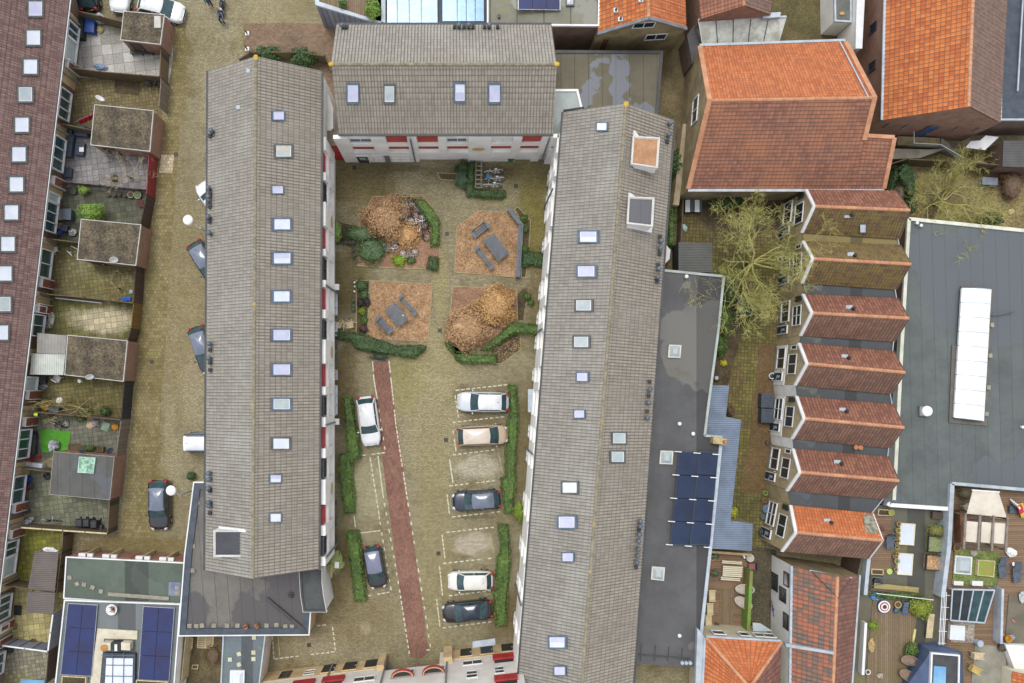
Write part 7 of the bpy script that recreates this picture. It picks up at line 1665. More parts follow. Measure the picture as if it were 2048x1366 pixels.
def litter(label,x,y,z,sz,m,ang=0,name='bag',cat='bag',n=3):
    t=thing(name,label,cat,W(x,y,z));c=W(x,y,z);mb=MB()
    mb.ell(c+Vector((0,0,sz[2]*.5)),(sz[0]/2,sz[1]/2,sz[2]/2),14,8,Matrix.Rotation(R(ang),3,'Z'));o=mb.build('bag' if name=='bag' else 'lump',m,t)
    for v in o.data.vertices:v.co+=Vector((random.gauss(0,1),random.gauss(0,1),random.gauss(0,1)))*.12*min(sz)
    for v in o.data.vertices:v.co.z=max(v.co.z,.004)
    return t
def boxy(label,x,y,z,sz,m,ang=0,name='box',cat='box',lid=None):
    t=thing(name,label,cat,W(x,y,z));c=W(x,y,z);M=Matrix.Rotation(R(ang),3,'Z')
    MB().box(c+Vector((0,0,sz[2]*.45)),(sz[0],sz[1],sz[2]*.9),M=M).build('body',m,t);MB().box(c+Vector((0,0,sz[2]*.95)),(sz[0]+.04,sz[1]+.04,sz[2]*.1),M=M).build('lid',lid or m,t);return t
# upper left garden
boxy('blue garden sofa back beside the dark container, uppermost left garden',186,52,0,(.8,1.6,.7),blue_plastic,-3,'storage_box','storage box')
boxy('dark green water container in the corner of the uppermost left garden',164,60,0,(.9,2.0,.9),pm('dark_container',(52,60,52),(40,46,40),2),-3,'storage_box','storage box')
litter('crumpled grey-white tarpaulin on the fence corner, uppermost left garden',202,40,.2,(1.2,.8,.5),pm('tarp',(190,188,178),(140,138,130),3),-30,'tarpaulin','tarpaulin')
litter('yellowish cloth pile below the tarpaulin, uppermost left garden',202,60,0,(.6,.7,.3),pm('yellow_cloth',(206,196,130),(120,116,80),5),20,'cloth_pile','cloth')
litter('blue and white folded sheets on the pale concrete, upper left',203,135,0,(1.2,.45,.3),pm('blue_sheet',(150,170,204),(84,96,128),5),-8,'folded_sheets','cloth')
t=thing('garden_bench','dark bench standing against the first brick shed','bench',W(287,105));c=W(287,107);MB().box(c+Vector((0,0,.45)),(2.0,.45,.06)).build('seat',dark_trim,t);MB().box(c+Vector((0,.22,.72)),(2.0,.05,.5)).build('backrest',dark_trim,t)
for s_ in(-.9,0,.9):MB().box(c+Vector((s_,0,.2)),(.07,.4,.42)).build('leg',dark_trim,t)
sheet('planting_bed',[(230,160),(281,165),(279,190),(229,186)],soil,.03)
t=thing('clothes_towel','crimson towel hanging on the line left of the second shed','towel',W(170,236));mb=MB()
for k in range(8):a,b=W(154+4.1*k,241-1.6*k,1.8),W(158.1+4.1*k,239.4-1.6*k,1.8);z=Vector((0,.16*(-1)**k*.4,0));mb.hexa([a+z-Vector((0,.18,.5)),b-z-Vector((0,.18,.5)),b-z-Vector((0,-.18,.5)),a+z-Vector((0,-.18,.5))],[a+z,b-z,b-z+Vector((0,.02,0)),a+z+Vector((0,.02,0))])
mb.build('towel',pm('crimson_cloth',(196,24,60),(150,16,44),5),t);MB().tube([W(150,243,1.82),W(190,226,1.82)],.01,4).build('line',steel,t)
# lounge set in mauve garden
gl=pm('lounge_grey',(74,84,98),(60,70,84),2)
boxy('dark corner sofa, long part along the terrace in the mauve garden',140,290,0,(1.0,2.3,.65),gl,-7,'lounge_sofa','sofa');boxy('dark corner sofa, short part along the fence in the mauve garden',167,266,0,(1.3,.8,.65),gl,-7,'lounge_sofa','sofa')
boxy('dark low table with white tray in the mauve garden',163,300,0,(.75,1.1,.4),gl,-7,'coffee_table','table');tag(MB().box(W(163,299,.43),(.4,.4,.04)).build('tray',white_plastic),'white square tray on the dark low table','tray')
boxy('dark footstool near the lower end of the corner sofa',139,347,0,(.7,.8,.4),gl,-7,'footstool','stool')
shrub('pot plant hidden under the bare tree in the mauve garden',228,356,7,7,.4,leafmat('dry_pot',(122,112,90),(90,84,66),None,4),n=200,leaf=.14,name='potted_plant',cat='plant')
# pots row dark green garden
for i,(x,y,r,m)in enumerate([(150,384,.26,grey_plastic),(218,388,.3,black_plastic),(230,389,.26,black_plastic),(241,390,.2,black_plastic),(252,391,.22,black_plastic),(264,391,.3,slab_stone),(278,392,.33,slab_stone)]):
    pot(['grey pot beside the small light green bush','first round black pot of the row below the wire fence','second round black pot of the row below the wire fence','smallest black pot of the row below the wire fence','fourth black pot of the row below the wire fence','pale-rimmed pot, second from the right of the row','large pale-rimmed pot with green plant at the right end of the row'][i],x,y,r,.35,m=m,fill=hedge_m if i==6 else soil)
boxy('white framed square planter with dark red plant, right of the dark tiled garden',284,408,0,(.55,.55,.4),white_plastic,0,'square_planter','planter',pm('dark_red_leaves',(90,44,44),None));boxy('dark grill-like cabinet by the terrace in the dark tiled garden',141,432,0,(.8,.9,.8),grey_plastic,-4,'garden_cabinet','cabinet')
boxy('mauve box beside the dark cabinet in the dark tiled garden',123,432,0,(.7,.9,.7),pm('mauve_box',(140,126,124),None),-4,'garden_box','box');boxy('square yellow-white sandpit tray left of the third shed',118,452,0,(.5,.5,.25),white_plastic,-4,'tray_table','tray',pm('mustard',(170,140,70),None))
litter('blue bags heaped beside the sandpit tray',121,465,0,(.6,.5,.35),blue_plastic,0);boxy('navy box with pale round lid left of the third shed',133,458,0,(.6,.5,.5),pm('navy_box',(60,66,96),None),-4,'garden_box','box');litter('dark blue bag with cream cloth next to the third shed',147,466,0,(.7,.6,.4),pm('cream_blue',(200,190,176),(70,74,110),6),0)
armchair('white plastic chair in the garden left of the third shed',114,500,.5,.5,20,white_plastic);t=thing('clothes_rack','white folding rack lying beside the white plastic chair','rack',W(138,506));mb=MB();[mb.bar(W(132+k*3,500+k*2,.3),W(144-k,512-k*3,.5),.03)for k in range(4)];mb.bar(W(142,492,.8),W(158,500,.8),.04);mb.build('frame',white_plastic,t)
boxy('brown doormat box by the terrace door in the mossy garden',110,567,0,(.35,.6,.1),pm('brown_mat',(120,82,62),None),0,'doormat','mat');boxy('blue flat tray lying at the fence above the pale oval terrace',254,598,0,(.75,.3,.2),pm('bright_blue',(40,110,200),None),3,'tray','tray')
litter('pale round basin near the blue tray',263,584,0,(.35,.38,.2),pm('pale_basin',(196,208,222),None),0,'basin','basin')
t=thing('white_plank','long white plank lying under the double fence','plank',W(155,600));MB().bar(W(111,596,.5),W(203,606,.5),.1,.05).build('board',white_paint,t);[MB().box(W(x,y,.24),(.1,.1,.47)).build('support',pale_wood,t)for x,y in((120,597),(195,605))]
litter('white inflated boat-shaped bundle by the terrace in the oval garden',104,640,0,(.5,1.5,.4),pm('bundle',(220,214,200),(110,110,104),5),-8,'bundle','bundle');litter('dark heap of tools beside the white bundle',95,648,0,(.6,.9,.3),pm('toolheap',(84,84,84),(190,190,186),9),0,'tool_heap','tools')
boxy('dark box by the terrace below the pale corrugated roof',89,759,0,(.7,.6,.6),dark_trim,-4,'garden_box','box');litter('mixed grey bags by the terrace wall below the dark box',88,773,0,(.9,.5,.3),pm('mixedbag',(170,176,180),(96,92,84),7),0)
armchair('white plastic chair tipped against the fourth shed',120,757,.5,.5,60,white_plastic);tag(MB().lathe(W(164,762,.0),[(.16,0),(.17,.5),(.1,.55)],14).build('white_canister',white_plastic),'white canister under the lower edge of the fourth shed','canister')
litter('orange-red bag by the terrace left of the fan-shaped tree',62,815,0,(.6,.4,.3),pm('orange_bag',(214,84,54),None),0);litter('yellow toy vehicle left of the fan-shaped tree',92,814,0,(.7,.55,.5),pm('toy_yellow',(220,180,100),None),0,'toy_vehicle','toy');litter('white cloth caught in the fan-shaped tree',120,800,1.2,(.6,.5,.15),white_plastic,30,'white_cloth','cloth');boxy('grey barbecue left of the dark green shrub',116,820,0,(.8,.45,.8),grey_plastic,-5,'barbecue','barbecue')
litter('neon yellow and orange cloth hung on the fence at left',72,829,1.9,(.4,.25,.12),pm('neon',(214,240,40),None),-10,'neon_cloth','cloth')
# garden with green turf
tag(sheet('artificial_turf',[(80,858),(143,862),(136,903),(84,905)],pm('turf',(84,158,38),(72,140,32),2,.9,fine=.4),.02),'bright green artificial turf mat left of the felt-roofed shed','turf mat',kind=None);
for o in bpy.data.objects:
    if o.name=='artificial_turf' and 'kind' in o:del o['kind']
boxy('dark storage trunk by the terrace beside the green turf',66,888,0,(.95,1.7,.6),dark_trim,-4,'storage_chest','chest');boxy('black box above the storage trunk',66,868,0,(.9,.5,.5),black_plastic,-4,'garden_box','box');litter('pushchair with grey hood on the green turf',112,890,0,(.8,.9,.8),pm('pram',(150,154,176),(220,216,206),4),0,'pushchair','pushchair');litter('red toy car beside the storage trunk',64,918,0,(.6,.3,.3),pm('toy_red',(200,30,40),None),0,'toy_car','toy');litter('red watering can next to the pushchair',80,913,0,(.35,.35,.3),pm('toy_red2',(206,34,44),None),0,'watering_can','watering can')
boxy('white sink unit between terrace and felt-roofed shed',76,931,0,(1.5,.55,.8),white_plastic,-4,'sink_unit','sink',pm('sink',(206,214,226),None));litter('peach cardboard sheet by the fence of the turf garden',181,850,0,(.7,.6,.1),pm('peach',(226,190,160),None),30,'cardboard','cardboard');litter('grey bag right of the peach cardboard',192,847,0,(.6,.5,.3),pm('greybag',(176,172,176),None),0)
boxy('pale green sheet box by the fence of the turf garden',212,853,0,(.6,.7,.1),pm('palegreen_box',(150,172,150),None),-20,'panel_board','board');litter('orange toy truck in the corner of the turf garden',232,854,0,(.6,.5,.3),pm('toy_orange',(220,150,40),None),0,'toy_truck','toy')
t=thing('raised_bed','raised planter with bushes along the felt-roofed shed','planter',W(170,896));ring(MB(),[W(x,y,.5)for x,y in((136,888),(206,894),(206,904),(136,900))],.06,0,.5).build('box',fence_wood,t);MB().prism(inset([W(x,y,.5)for x,y in((136,888),(206,894),(206,904),(136,900))],.06),0,.42).build('soil',soil,t)
shrub('green bush in the raised planter above the felt-roofed shed',177,896,10,7,.5,hedge_m,.42,400,.12,'garden_plant',.5,'plant')
for i,(x,y,m,s_)in enumerate([(61,957,blue_plastic,.5),(62,972,dark_trim,.7),(56,981,pm('toy_red3',(190,40,44),None),.3),(54,1002,grey_plastic,.5),(57,1020,dark_trim,.5),(95,952,black_plastic,.6)]):
    litter(['blue toy heap by the terrace below the dark fence','dark covered heap by the terrace below the dark fence','small red toy by the terrace below the dark fence','grey crate-like lump by the terrace, lower greenish garden','black lump by the terrace, lower greenish garden','black bag left of the felt-roofed shed'][i],x,y,0,(s_,s_,s_*.5),m,0,'toy' if i in(0,2)else 'garden_lump','toy' if i in(0,2)else 'garden clutter')
boxy('grey water butt right of the three black bins',202,1053,0,(.5,.4,.5),grey_plastic,-4,'water_butt','water butt');litter('pale and black garden tools heap at the left end of the white-capped fence',58,1042,0,(1.2,.45,.25),pm('toolheap2',(200,200,204),(70,80,90),6),30,'tool_heap','tools')
litter('white sheet with blue corner on top of the brown corrugated shelter',103,1099,1.4,(1.3,.45,.3),white_plastic,-8,'white_sheet','sheet');boxy('black square tray in the sandy garden at lower left',37,1220,0,(.6,.8,.15),black_plastic,-4,'garden_tray','tray');litter('brown sack in the sandy garden at lower left',31,1252,0,(.5,.55,.3),pm('sack',(150,120,76),None),0,'sack','sack');litter('twiggy brown heap at the bluish fence, lower left',68,1282,0,(.6,.4,.4),pm('twigheap',(120,88,60),None,8),0,'twig_heap','twigs')
boxy('blue roof sheet at the bottom left corner',66,1366,1.6,(2.0,.6,.1),pm('sky_blue_sheet',(120,170,204),None),-4,'blue_sheet','sheet');boxy('dark cabinet at the wall in the lowest left garden',24,1296,0,(.4,.6,.5),dark_trim,-4,'garden_cabinet','cabinet')
# court of the gabled houses
boxy('black hot tub with two white covers below the orange hall',1383,413,0,(1.35,1.2,.75),dark_trim,0,'hot_tub','hot tub',grey_plastic)
for i,x in enumerate((1375,1394)):tag(MB().box(W(x,412,.85),(.4,1.05,.1)).build('tub_cover',white_plastic),['left','right'][i]+' white cover panel on the black hot tub','cover')
litter('pale blue folded item on the paving below the hot tub',1369,456,0,(.35,.65,.15),pm('paleblue',(176,212,208),None),20,'folded_cloth','cloth')
t=thing('bin_store','dark blue covered bin store against the fourth gabled house','bin store',W(1537,817));
for k in range(2):MB().prism([W(1525,787+30*k,1.1),W(1549,788+30*k,1.1),W(1547,816+30*k,1.1),W(1524,815+30*k,1.1)],0,1.05).build('cabinet',dark_slate,t);MB().prism([W(1524,787+30*k,1.2),W(1549.5,788+30*k,1.2),W(1547.5,816+30*k,1.2),W(1523,815+30*k,1.2)],1.05,1.1).build('lid',dark_slate,t)
for i,(x,y,r,m,f)in enumerate([(1541,752,.28,white_plastic,black_plastic),(1431,756,.24,dark_trim,pm('whitefill',(200,206,212),None)),(1533,885,.2,dark_trim,soil),(1528,985,.22,pm('lime_pot',(150,190,80),None),soil),(1526,999,.25,pm('brown_pot',(150,108,70),None),soil)]):
    pot(['round white pot with dark centre in front of the gabled houses','dark pot with white filling at the flat roof edge','dark pot below the dark doormat of the fifth gabled house','lime green square pot in front of the sixth gabled house','brown pot just below the lime green one'][i],x,y,r,.4,m=m,fill=f)
t=thing('bistro_table','round blue-grey bistro table in front of the sixth gabled house','table',W(1527,1015));MB().lathe(W(1527,1015),[(.25,0),(.04,.04),(.04,.7),(.36,.71),(.36,.74),(.1,.745)],22).build('tabletop',frame_blue,t)
t=thing('bistro_chair','grey round stool below the blue-grey bistro table','stool',W(1523,1032));MB().lathe(W(1523,1032),[(.2,0),(.05,.05),(.05,.42),(.25,.43),(.25,.46)],16).build('seat',grey_plastic,t)
for i,(x,y)in enumerate([(1535,862),(1531,958)]):tag(MB().box(W(x,y,.02),(.55,.9,.03)).build('doormat',dark_trim),['dark doormat in front of the fifth gabled house','dark doormat in front of the sixth gabled house'][i],'doormat')
litter('dark rounded barrel in front of the lowest gabled house',1523,1064,0,(.6,.8,.6),pm('barrel',(84,86,92),None),0,'barrel','barrel')
boxy('blue-grey garden table under the right-hand bare tree',1970,366,0,(1.3,.6,.7),pm('blue_grey_t',(136,144,160),None),-3,'garden_table','table');litter('pale stump on the lawn of the right-hand tree garden',2020,424,0,(.5,.5,.25),pm('stump',(214,200,140),None),0,'tree_stump','stump')
litter('glossy black motor scooter under cover by the dark corrugated shed, right edge',1996,316,0,(.9,1.3,1.0),black_plastic,10,'covered_scooter','scooter')
boxy('plywood sheet standing beside the white outbuilding at the top',1658,20,0,(.5,2.2,1.6),pale_wood,0,'plywood_sheet','board');boxy('turquoise crate at the foot of the plywood sheet',1663,44,0,(.4,.3,.4),pm('turquoise',(70,160,176),None),0,'crate','crate')
tag(MB().ell(W(1684,27,2.85),(.22,.15,.05),10,6).build('sponge',pm('sponge',(226,186,110),None)),'orange-beige patch lying on the grey outbuilding roof at the top','patch')
litter('yellow-green hose heap below the white outbuilding at the top',1682,52,0,(.9,.6,.4),pm('hose',(150,140,60),None),0,'hose_heap','hose')
# ---------------------------------------------------------------- roof terraces
zt=3.35
for i,(x,y,r,m)in enumerate([(1794.6,1047,.2,0),(1793,1060,.22,1),(1794,1070,.17,0),(1788,1076,.13,0),(1794,1081,.16,0),(1789.5,1087,.13,0),(1791,1093.5,.18,0),(1791.8,1106.7,.17,0),(1786,1112,.13,0),(1791,1121,.24,1),(1789,1138,.18,0)]):
    pot(['topmost pot, with dry plant, beside the upper white rooflight','olive moss-filled pot beside the upper white rooflight','third pot down beside the upper white rooflight','small outer pot beside the upper white rooflight','fifth pot down beside the upper white rooflight','small dark-filled outer pot near the foot of the upper white rooflight','pot at the lower corner of the upper white rooflight','pot at the upper corner of the lower white rooflight','small outer pot beside the lower white rooflight','large olive-filled pot beside the lower white rooflight','lowest pot of the row beside the lower white rooflight'][i],x,y,r,.3,zt,pot_buff,hedge_m if m else soil,group='row of clay pots on the roof terrace')
pot('wide pot with yellow-green plant in the top corner of the roof terrace',1779,1024,.26,.35,zt,pot_buff,shrub_y);box_planter('wooden trough in the top corner of the roof terrace',[(1757,1018),(1782,1020),(1782,1032),(1756,1031)],3.3,.3)
box_planter('narrow empty wooden trough at the lower left of the roof terrace',[(1743,1138),(1767,1139),(1767,1150),(1743,1149)],3.35,.3)
pot('bright lime round pot beside the wooden trough',1775,1141,.24,.35,zt,pm('lime',(200,226,130),None),pm('lime2',(186,220,110),None))
t=thing('deck_chair','dark blue-grey deck chair left of the row of clay pots','chair',W(1776,1083,zt));c=W(1776,1083,zt);MB().box(c+Vector((0,0,.35)),(.62,1.1,.06)).build('seat',grey_plastic,t);MB().hexa([c+Vector(v)for v in((-.3,.5,.36),(.3,.5,.36),(.26,.62,.36),(-.26,.62,.36))],[c+Vector(v)for v in((-.2,.8,.95),(.25,.8,.95),(.25,.86,.95),(-.2,.86,.95))]).build('backrest',grey_plastic,t)
for s_ in(-1,1):MB().bar(c+Vector((s_*.36,-.5,.05)),c+Vector((s_*.3,.5,.55)),.05).build('armrest',frame_blue,t)
litter('crumpled maroon cloth on the deck beside the lowest gabled house',1764,1057,zt,(.5,.3,.12),pm('maroon_cloth',(130,76,76),None),-60,'cloth','cloth')
t=thing('garden_stand','grey metal stand with black pot below the wooden trough','stand',W(1752,1162,zt));mb=MB();q=[W(x,y,zt+.5)for x,y in((1743,1154),(1769,1156),(1768,1168),(1742,1172))];[mb.bar(q[k],q[(k+1)%4],.05)for k in range(3)];mb.build('frame',frame_blue,t);MB().lathe(W(1750,1161,zt),[(.22,0),(.26,.4),(.2,.42)],14).build('pot',black_plastic,t)
for k in range(4):MB().bar(Vector((q[k].x,q[k].y,zt)),q[k],.05).build('leg',frame_blue,t)
t=thing('mesh_planter','upper mesh-sided planter with pale green grass on the roof terrace','planter',W(1872,1090,zt));pts=[W(x,y,zt+.5)for x,y in((1858,1072),(1890,1074),(1888,1106),(1856,1104))];MB().prism(inset(pts,.05),zt-.05,zt+.42).build('grass',pm('pale_grass',(134,142,96),(112,122,78),2,fine=.8),t);ring(MB(),pts,.05,zt+.3,zt+.5).build('rim',fence_black,t)
t=thing('mesh_planter','lower mesh-sided planter with brown leaves on the roof terrace','planter',W(1870,1127,zt));pts=[W(x,y,zt+.5)for x,y in((1854,1109),(1888,1112),(1887,1142),(1852,1140))];MB().prism(inset(pts,.05),zt-.05,zt+.42).build('soil',mulch,t);ring(MB(),pts,.05,zt+.3,zt+.5).build('rim',fence_black,t)
litter('turquoise toy boat above the straggly bush',1878,1049,zt+.1,(.42,.26,.12),pm('turquoise2',(30,180,150),None),-10,'toy_boat','toy')
boxy('dark soil-filled box near the top right of the roof terrace',1873,1030,zt,(1.0,.55,.35),pm('dark_box',(84,74,62),None),-5,'planter_box','planter')
t=thing('plank_bench','long mossy wooden bench along the rail of the roof terrace','bench',W(1794,1176,zt));MB().bar(W(1748,1171,zt+.45),W(1837,1180,zt+.45),.42,.06).build('seat',boardmat('mossy_bench',(166,152,96),(140,128,78),.15,90),t);MB().bar(W(1742,1178,zt+.3),W(1834,1188,zt+.3),.2,.06).build('foot_rail',fence_wood,t);[MB().box(W(x,y,zt+.2),(.1,.35,.42)).build('leg',fence_wood,t)for x,y in((1756,1172),(1793,1176),(1830,1180))]
wall_line('white handrail between the two roof terraces',[(1753,1187),(1867,1200)],4.2,4.26,.05,white_paint,'handrail')
litter('crumpled blue tarpaulin at the corner of the lower deck',1751,1192,zt,(1.0,.6,.3),pm('blue_tarp',(30,110,200),(140,190,230),7),0,'tarpaulin','tarpaulin')
t=thing('striped_planter','round planter with blue, white and dark red rings on the lower deck','planter',W(1764,1211,zt));c=W(1764,1211,zt);MB().lathe(c,[(.42,0),(.5,.3),(.52,.36)],24).build('blue_ring',pm('ring_blue',(60,120,180),None),t);MB().lathe(c,[(.5,.3),(.5,.38),(.4,.39)],24).build('white_ring',white_plastic,t);MB().lathe(c,[(.4,.36),(.38,.4),(.3,.41)],24).build('red_ring',pm('ring_red',(140,50,50),None),t);MB().lathe(c,[(.3,.39),(.29,.44),(.22,.45)],20).build('cream_ring',white_plastic,t);MB().lathe(c,[(.22,.42),(.15,.48),(.02,.5)],16).build('plant',pm('darkred_plant',(120,44,48),None,8),t)
pot('terracotta ring pot in the middle of the lower deck top edge',1791.5,1207,.3,.4,zt,pot_buff);pot('blue glazed pot with green plant below the terracotta ring pot',1790,1219,.24,.35,zt,pm('blue_glaze',(50,90,150),None),hedge_m)
t=thing('blue_chair','blue slatted folding chair on the lower deck','chair',W(1805,1214,zt));c=W(1805,1214,zt);[MB().box(c+Vector((0,.5-.16*k,.42+.06*max(0,4-k))),(.4,.11,.03)).build('slat',frame_blue if k<6 else blue_plastic,t)for k in range(7)];[MB().box(c+Vector((s_*.18,.1,.22)),(.04,.9,.42)).build('leg',frame_blue,t)for s_ in(-1,1)]
t=thing('plank_table','stack of pale yellow planks lying right of the yellow-green bush','planks',W(1858,1252,zt));[MB().bar(W(1858+k*3.2,1228,zt+.4),W(1853+k*3.2,1276,zt+.4),.12,.06).build('plank',pale_wood,t)for k in range(4)];[MB().box(W(x,y,zt+.18),(.6,.1,.36)).build('trestle',fence_wood,t)for x,y in((1861,1236),(1858,1268))]
t=thing('yellow_plank','single pale yellow plank on the right edge of the lower deck','plank',W(1827,1273,zt));MB().bar(W(1830,1258,zt+.08),W(1825,1288,zt+.08),.17,.12).build('board',pm('pale_yellow',(228,216,140),None),t)
brn=pm('brown_rattan',(148,124,104),(128,106,88),3,.8)
egg('upper brown rattan lounge chair on the lower deck',1818,1320,1.35,.85,-8,brn,zt,'rattan_chair');egg('lower brown rattan lounge chair on the lower deck',1814,1350,1.4,.85,-30,brn,zt,'rattan_chair')
litter('white frame and bottle on the lower left of the lower deck',1758,1350,zt,(.5,.4,.3),pm('whiteclutter',(214,206,186),(120,110,90),8),0,'clutter','clutter');litter('bundle of pale straw sticks along the left parapet of the lower deck',1741,1290,zt,(.5,1.2,.3),pm('straw',(206,178,120),(160,136,92),9),0,'straw_bundle','straw')
pot('white ring-shaped pot at the lower left corner of the lower deck',1733,1342,.22,.3,zt,white_plastic)
# shade sail pergola
t=thing('shade_pergola','timber pergola with cream shade sails on the right-hand terrace','pergola',W(1968,1050,zt));zs=zt+2.3
q=[W(1945,981,zs+.3),W(1997,985,zs+.3),W(2013,1035,zs),W(1933,1027,zs)];MB().slab(q,Vector((0,0,1)),0,.03).build('sail',canvas_m,t)
for k,(x0,x1)in enumerate(((1933,1956),(1963,1983),(1989,2011))):MB().slab([W(x0,1042+k*1.5,zs-.02),W(x1,1044+k*1.5,zs-.02),W(x1-2,1085+k*1.5,zs-.1),W(x0-2,1083+k*1.5,zs-.1)],Vector((0,0,1)),0,.03).build('sail',canvas_m,t)
for k,x in enumerate((1931,1960,1987,2015)):MB().bar(W(x,1027+k*2,zs+.08),W(x-4,1098+k*2,zs+.08),.16,.14).build('beam',pm('grey_timber',(142,132,120),(116,106,96),2),t)
MB().bar(W(1932,1034,zs),W(2014,1041,zs),.1,.12).build('cross_beam',dark_trim,t);MB().bar(W(1928,1090,zs),W(2012,1097,zs),.1,.12).build('cross_beam',dark_trim,t);MB().bar(W(1944,980,zs+.35),W(1999,984,zs+.35),.1,.1).build('head_rail',white_paint,t)
for x,y in((1931,1030),(2014,1038),(1928,1094),(2010,1100),(1945,982),(1997,986)):p=W(x,y,zs);MB().bar(Vector((p.x,p.y,3.3)),p,.12).build('post',fence_wood,t)
armchair('cream chair standing left of the shade sail',1927,1013,.5,.5,-60,cream_paint,zt);boxy('rust-brown cabinet running along the parapet left of the pergola',1917,1050,zt,(.7,2.6,.9),pm('rust_cabinet',(150,96,66),(96,72,56),1.2),2,'outdoor_cabinet','cabinet');pot('round terracotta basin at the foot of the rust-brown cabinet',1910,1094,.32,.35,zt,terracotta)
def lounger(label,x,y,ang,m):
    t=thing('sun_lounger',label,'sun lounger',W(x,y,zt),'sun loungers on the right-hand terrace');c=W(x,y,zt);M=Matrix.Rotation(R(ang),3,'Z');f=lambda a,b,z:c+M@Vector((a,b,z))
    MB().hexa([f(-.3,-.9,.32),f(.3,-.9,.32),f(.3,.05,.32),f(-.3,.05,.32)],[f(-.3,-.9,.38),f(.3,-.9,.38),f(.3,.05,.38),f(-.3,.05,.38)]).build('seat',m,t)
    MB().hexa([f(-.3,.08,.34),f(.3,.08,.34),f(.28,.9,.66),f(-.28,.9,.66)],[f(-.3,.08,.4),f(.3,.08,.4),f(.28,.9,.72),f(-.28,.9,.72)]).build('backrest',m,t)
    for s_ in(-1,1):MB().tube([f(s_*.38,-.45,.36),f(s_*.42,0,.55),f(s_*.36,.35,.5)],.025,6).build('armrest',frame_blue,t);[MB().bar(f(s_*.26,b,0),f(s_*.26,b,.33),.05).build('leg',frame_grey,t)for b in(-.8,.0)]
lounger('left grey sun lounger beside the square sedum planter',1999,1132,3,grey_plastic);lounger('right grey sun lounger with white cloth on it',2028,1142,2,grey_plastic)
tag(MB().ell(W(2027,1128,zt+.55),(.1,.17,.03),10,6).build('white_cloth',white_plastic),'white cloth lying on the right grey sun lounger','cloth')
box_planter('square wooden planter of bright green sedum between rooflight and lounger',[(1957,1120),(1991,1122),(1988,1154),(1955,1151)],3.35,.4,pale_wood,pm('sedum_bright',(124,170,30),(150,140,70),.9,fine=.5))
t=thing('toy_slide','red and yellow plastic slide with white steps near the top right terrace corner','slide',W(2038,1020,zt));MB().hexa([W(2036,1008,zt),W(2046,1008,zt),W(2056,1034,zt),W(2042,1036,zt)],[W(2036,1008,zt+.9),W(2046,1006,zt+.9),W(2056,1034,zt+.2),W(2043,1036,zt+.2)]).build('chute',pm('slide_yellow',(220,224,40),None),t)
MB().hexa([W(2036,1012,zt),W(2043,1010,zt),W(2048,1026,zt),W(2040,1030,zt)],[W(2035,1012,zt+1.0),W(2043,1008,zt+1.0),W(2049,1024,zt+.5),W(2040,1030,zt+.5)]).build('side',pm('slide_red',(226,50,70),None),t);[MB().box(W(2024+3.2*k,1003+2.5*k,zt+.1+.2*k),(.12,.5,.05),.6).build('step',white_plastic,t)for k in range(5)]
boxy('small grey-blue trampoline box left of the toy slide',2022,1018,zt,(.55,.55,.3),grey_plastic,0,'toy_box','box');litter('fallen white chair parts right of the pergola',2020,1104,zt,(1.0,.7,.3),white_plastic,-35,'folded_chair','chair')
litter('pale stone heap in the sedum roof garden',1946,1106,zt+.05,(.6,.5,.2),pm('stoneheap',(190,182,170),(120,116,106),9),0,'stone_heap','stones')
boxy('left white box above the glass-roofed light well',1913,1165,zt,(.75,.3,.3),white_plastic,-2,'air_unit','air unit');boxy('right white box above the glass-roofed light well',1950,1165,zt,(.85,.35,.35),white_plastic,-2,'air_unit','air unit')
t=thing('round_bin','round pale-lidded bin beside the light well pebbles','bin',W(1952,1283,zt));MB().lathe(W(1952,1283,zt),[(.24,0),(.26,.6),(.28,.62),(.2,.66)],18).build('bin',pm('palelid',(176,190,206),None),t)
lb_=[('upper pale wooden deck chair at the bottom right',1948,1307,-4,pm('beech',(222,202,162),None)),('lower yellow wooden deck chair at the bottom right',1943,1335,-28,pm('pine',(214,186,104),None))]
for lb,x,y,a,m in lb_:armchair(lb,x,y,.5,1.0,a,m,zt,'deck_chair')
t=thing('toy_tractor','orange and yellow toy basket next to a glass bowl on the right terrace','toy',W(2012,1275,zt));MB().lathe(W(2012,1275,zt),[(.2,0),(.28,.35),(.3,.38),(.24,.36),(.16,.1)],18).build('basket',pm('basket_y',(210,150,40),None),t);MB().tube([W(2003,1266,zt+.3),W(2007,1270,zt+.3)],.08,8).build('spout',pm('spout',(226,120,60),None),t)
litter('glass bowl right of the orange toy basket',2022,1274,zt,(.5,.5,.2),pm('glassbowl',(150,160,178),None),0,'glass_bowl','bowl');pot('dark round basin with soil at the parapet, bottom right',2000,1293,.33,.4,zt,dark_trim)
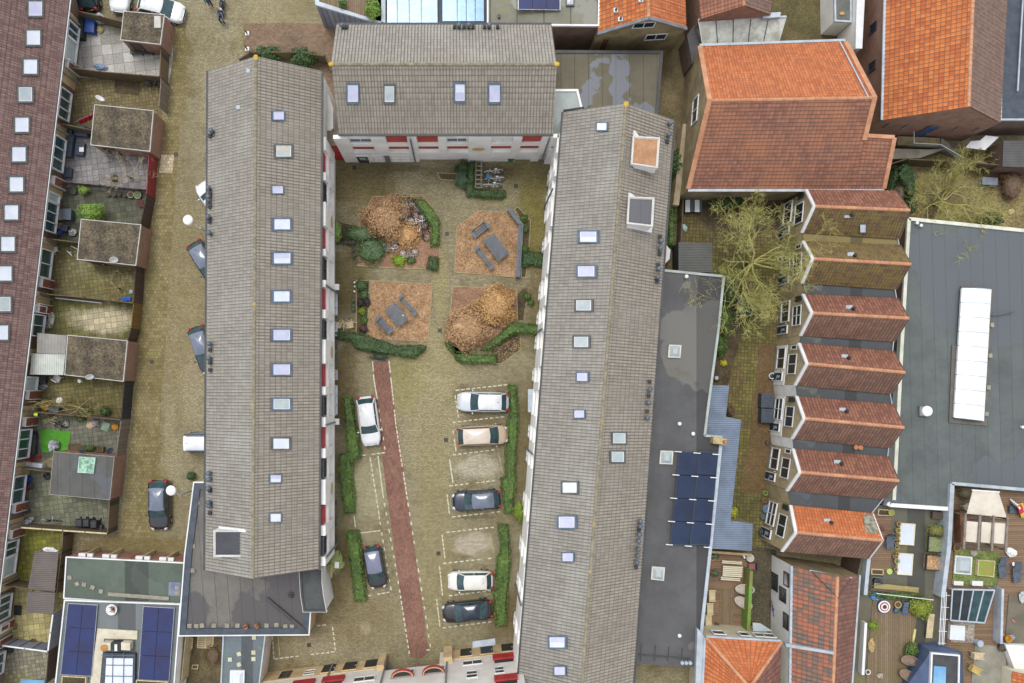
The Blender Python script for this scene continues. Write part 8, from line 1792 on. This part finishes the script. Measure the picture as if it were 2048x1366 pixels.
litter('white plastic seat at the right edge of the timber terrace',2044,1192,zt,(.7,1.0,.4),pm('palegrey_seat',(206,212,210),None),0,'plastic_seat','seat');t=thing('wooden_trim','pink and green toy stick on the right timber terrace','toy',W(2028,1242,zt));MB().bar(W(2024,1239,zt+.05),W(2030,1245,zt+.05),.07,.05).build('stick',pm('pinkstick',(230,140,110),None),t)
t=thing('drying_rack','long black and white slatted rack between the two lower roof terraces','rack',W(1888,1240,zt));[MB().bar(W(1884+k*3,1184,zt+.9),W(1878+k*3,1290,zt+.9),.05,.06).build('rail',m,t)for k,m in enumerate((white_paint,zinc,white_paint,white_paint,dark_trim,dark_trim))];[MB().bar(W(1883-k*2,1190+24*k,zt+.93),W(1900-k*2,1191+24*k,zt+.93),.04).build('crossbar',white_paint,t)for k in range(5)]
for x,y in((1884,1186),(1879,1286)):MB().bar(W(x,y,zt),W(x,y,zt+.9),.06).build('post',white_paint,t)
# litter of leaves: pale scraps on the paving
mb=MB()
for k in range(420):
    x,y=random.choice([(random.uniform(300,410),random.uniform(60,1080)),(random.uniform(690,1090),random.uniform(330,760)),(random.uniform(700,1010),random.uniform(740,1290))]);p=W(x,y,.05);mb.leaf(p,Vector((random.gauss(0,.1),random.gauss(0,.1),1)),random.uniform(.04,.12))
tag(mb.build('fallen_leaves',leafmat('leaf_litter',(190,172,110),(150,116,66),(226,220,200),6)),'pale fallen leaves scattered over the street and courtyard paving','fallen leaves',kind='stuff')
mb=MB()
for px,n in((BB,1500),(BC,1300),(BD,900),(BA,800),([(787,387),(847,390),(845,409),(790,409)],200),([(978,702),(1028,660),(1042,660),(1042,700),(1003,728),(990,728)],260)):
    P=[W(*p)for p in px];xs=[p.x for p in P];ys=[p.y for p in P];k=0
    while k<n:
        x,y=random.uniform(min(xs),max(xs)),random.uniform(min(ys),max(ys))
        if inpoly(x,y,P):mb.leaf(Vector((x,y,random.uniform(.07,.12))),Vector((random.gauss(0,.35),random.gauss(0,.35),1)),random.uniform(.06,.16));k+=1
tag(mb.build('bark_chips',leafmat('bark_chips',(190,150,108),(148,112,80),(218,190,148),5)),'loose bark chips and dry leaves covering the courtyard beds','bark chips',kind='stuff')
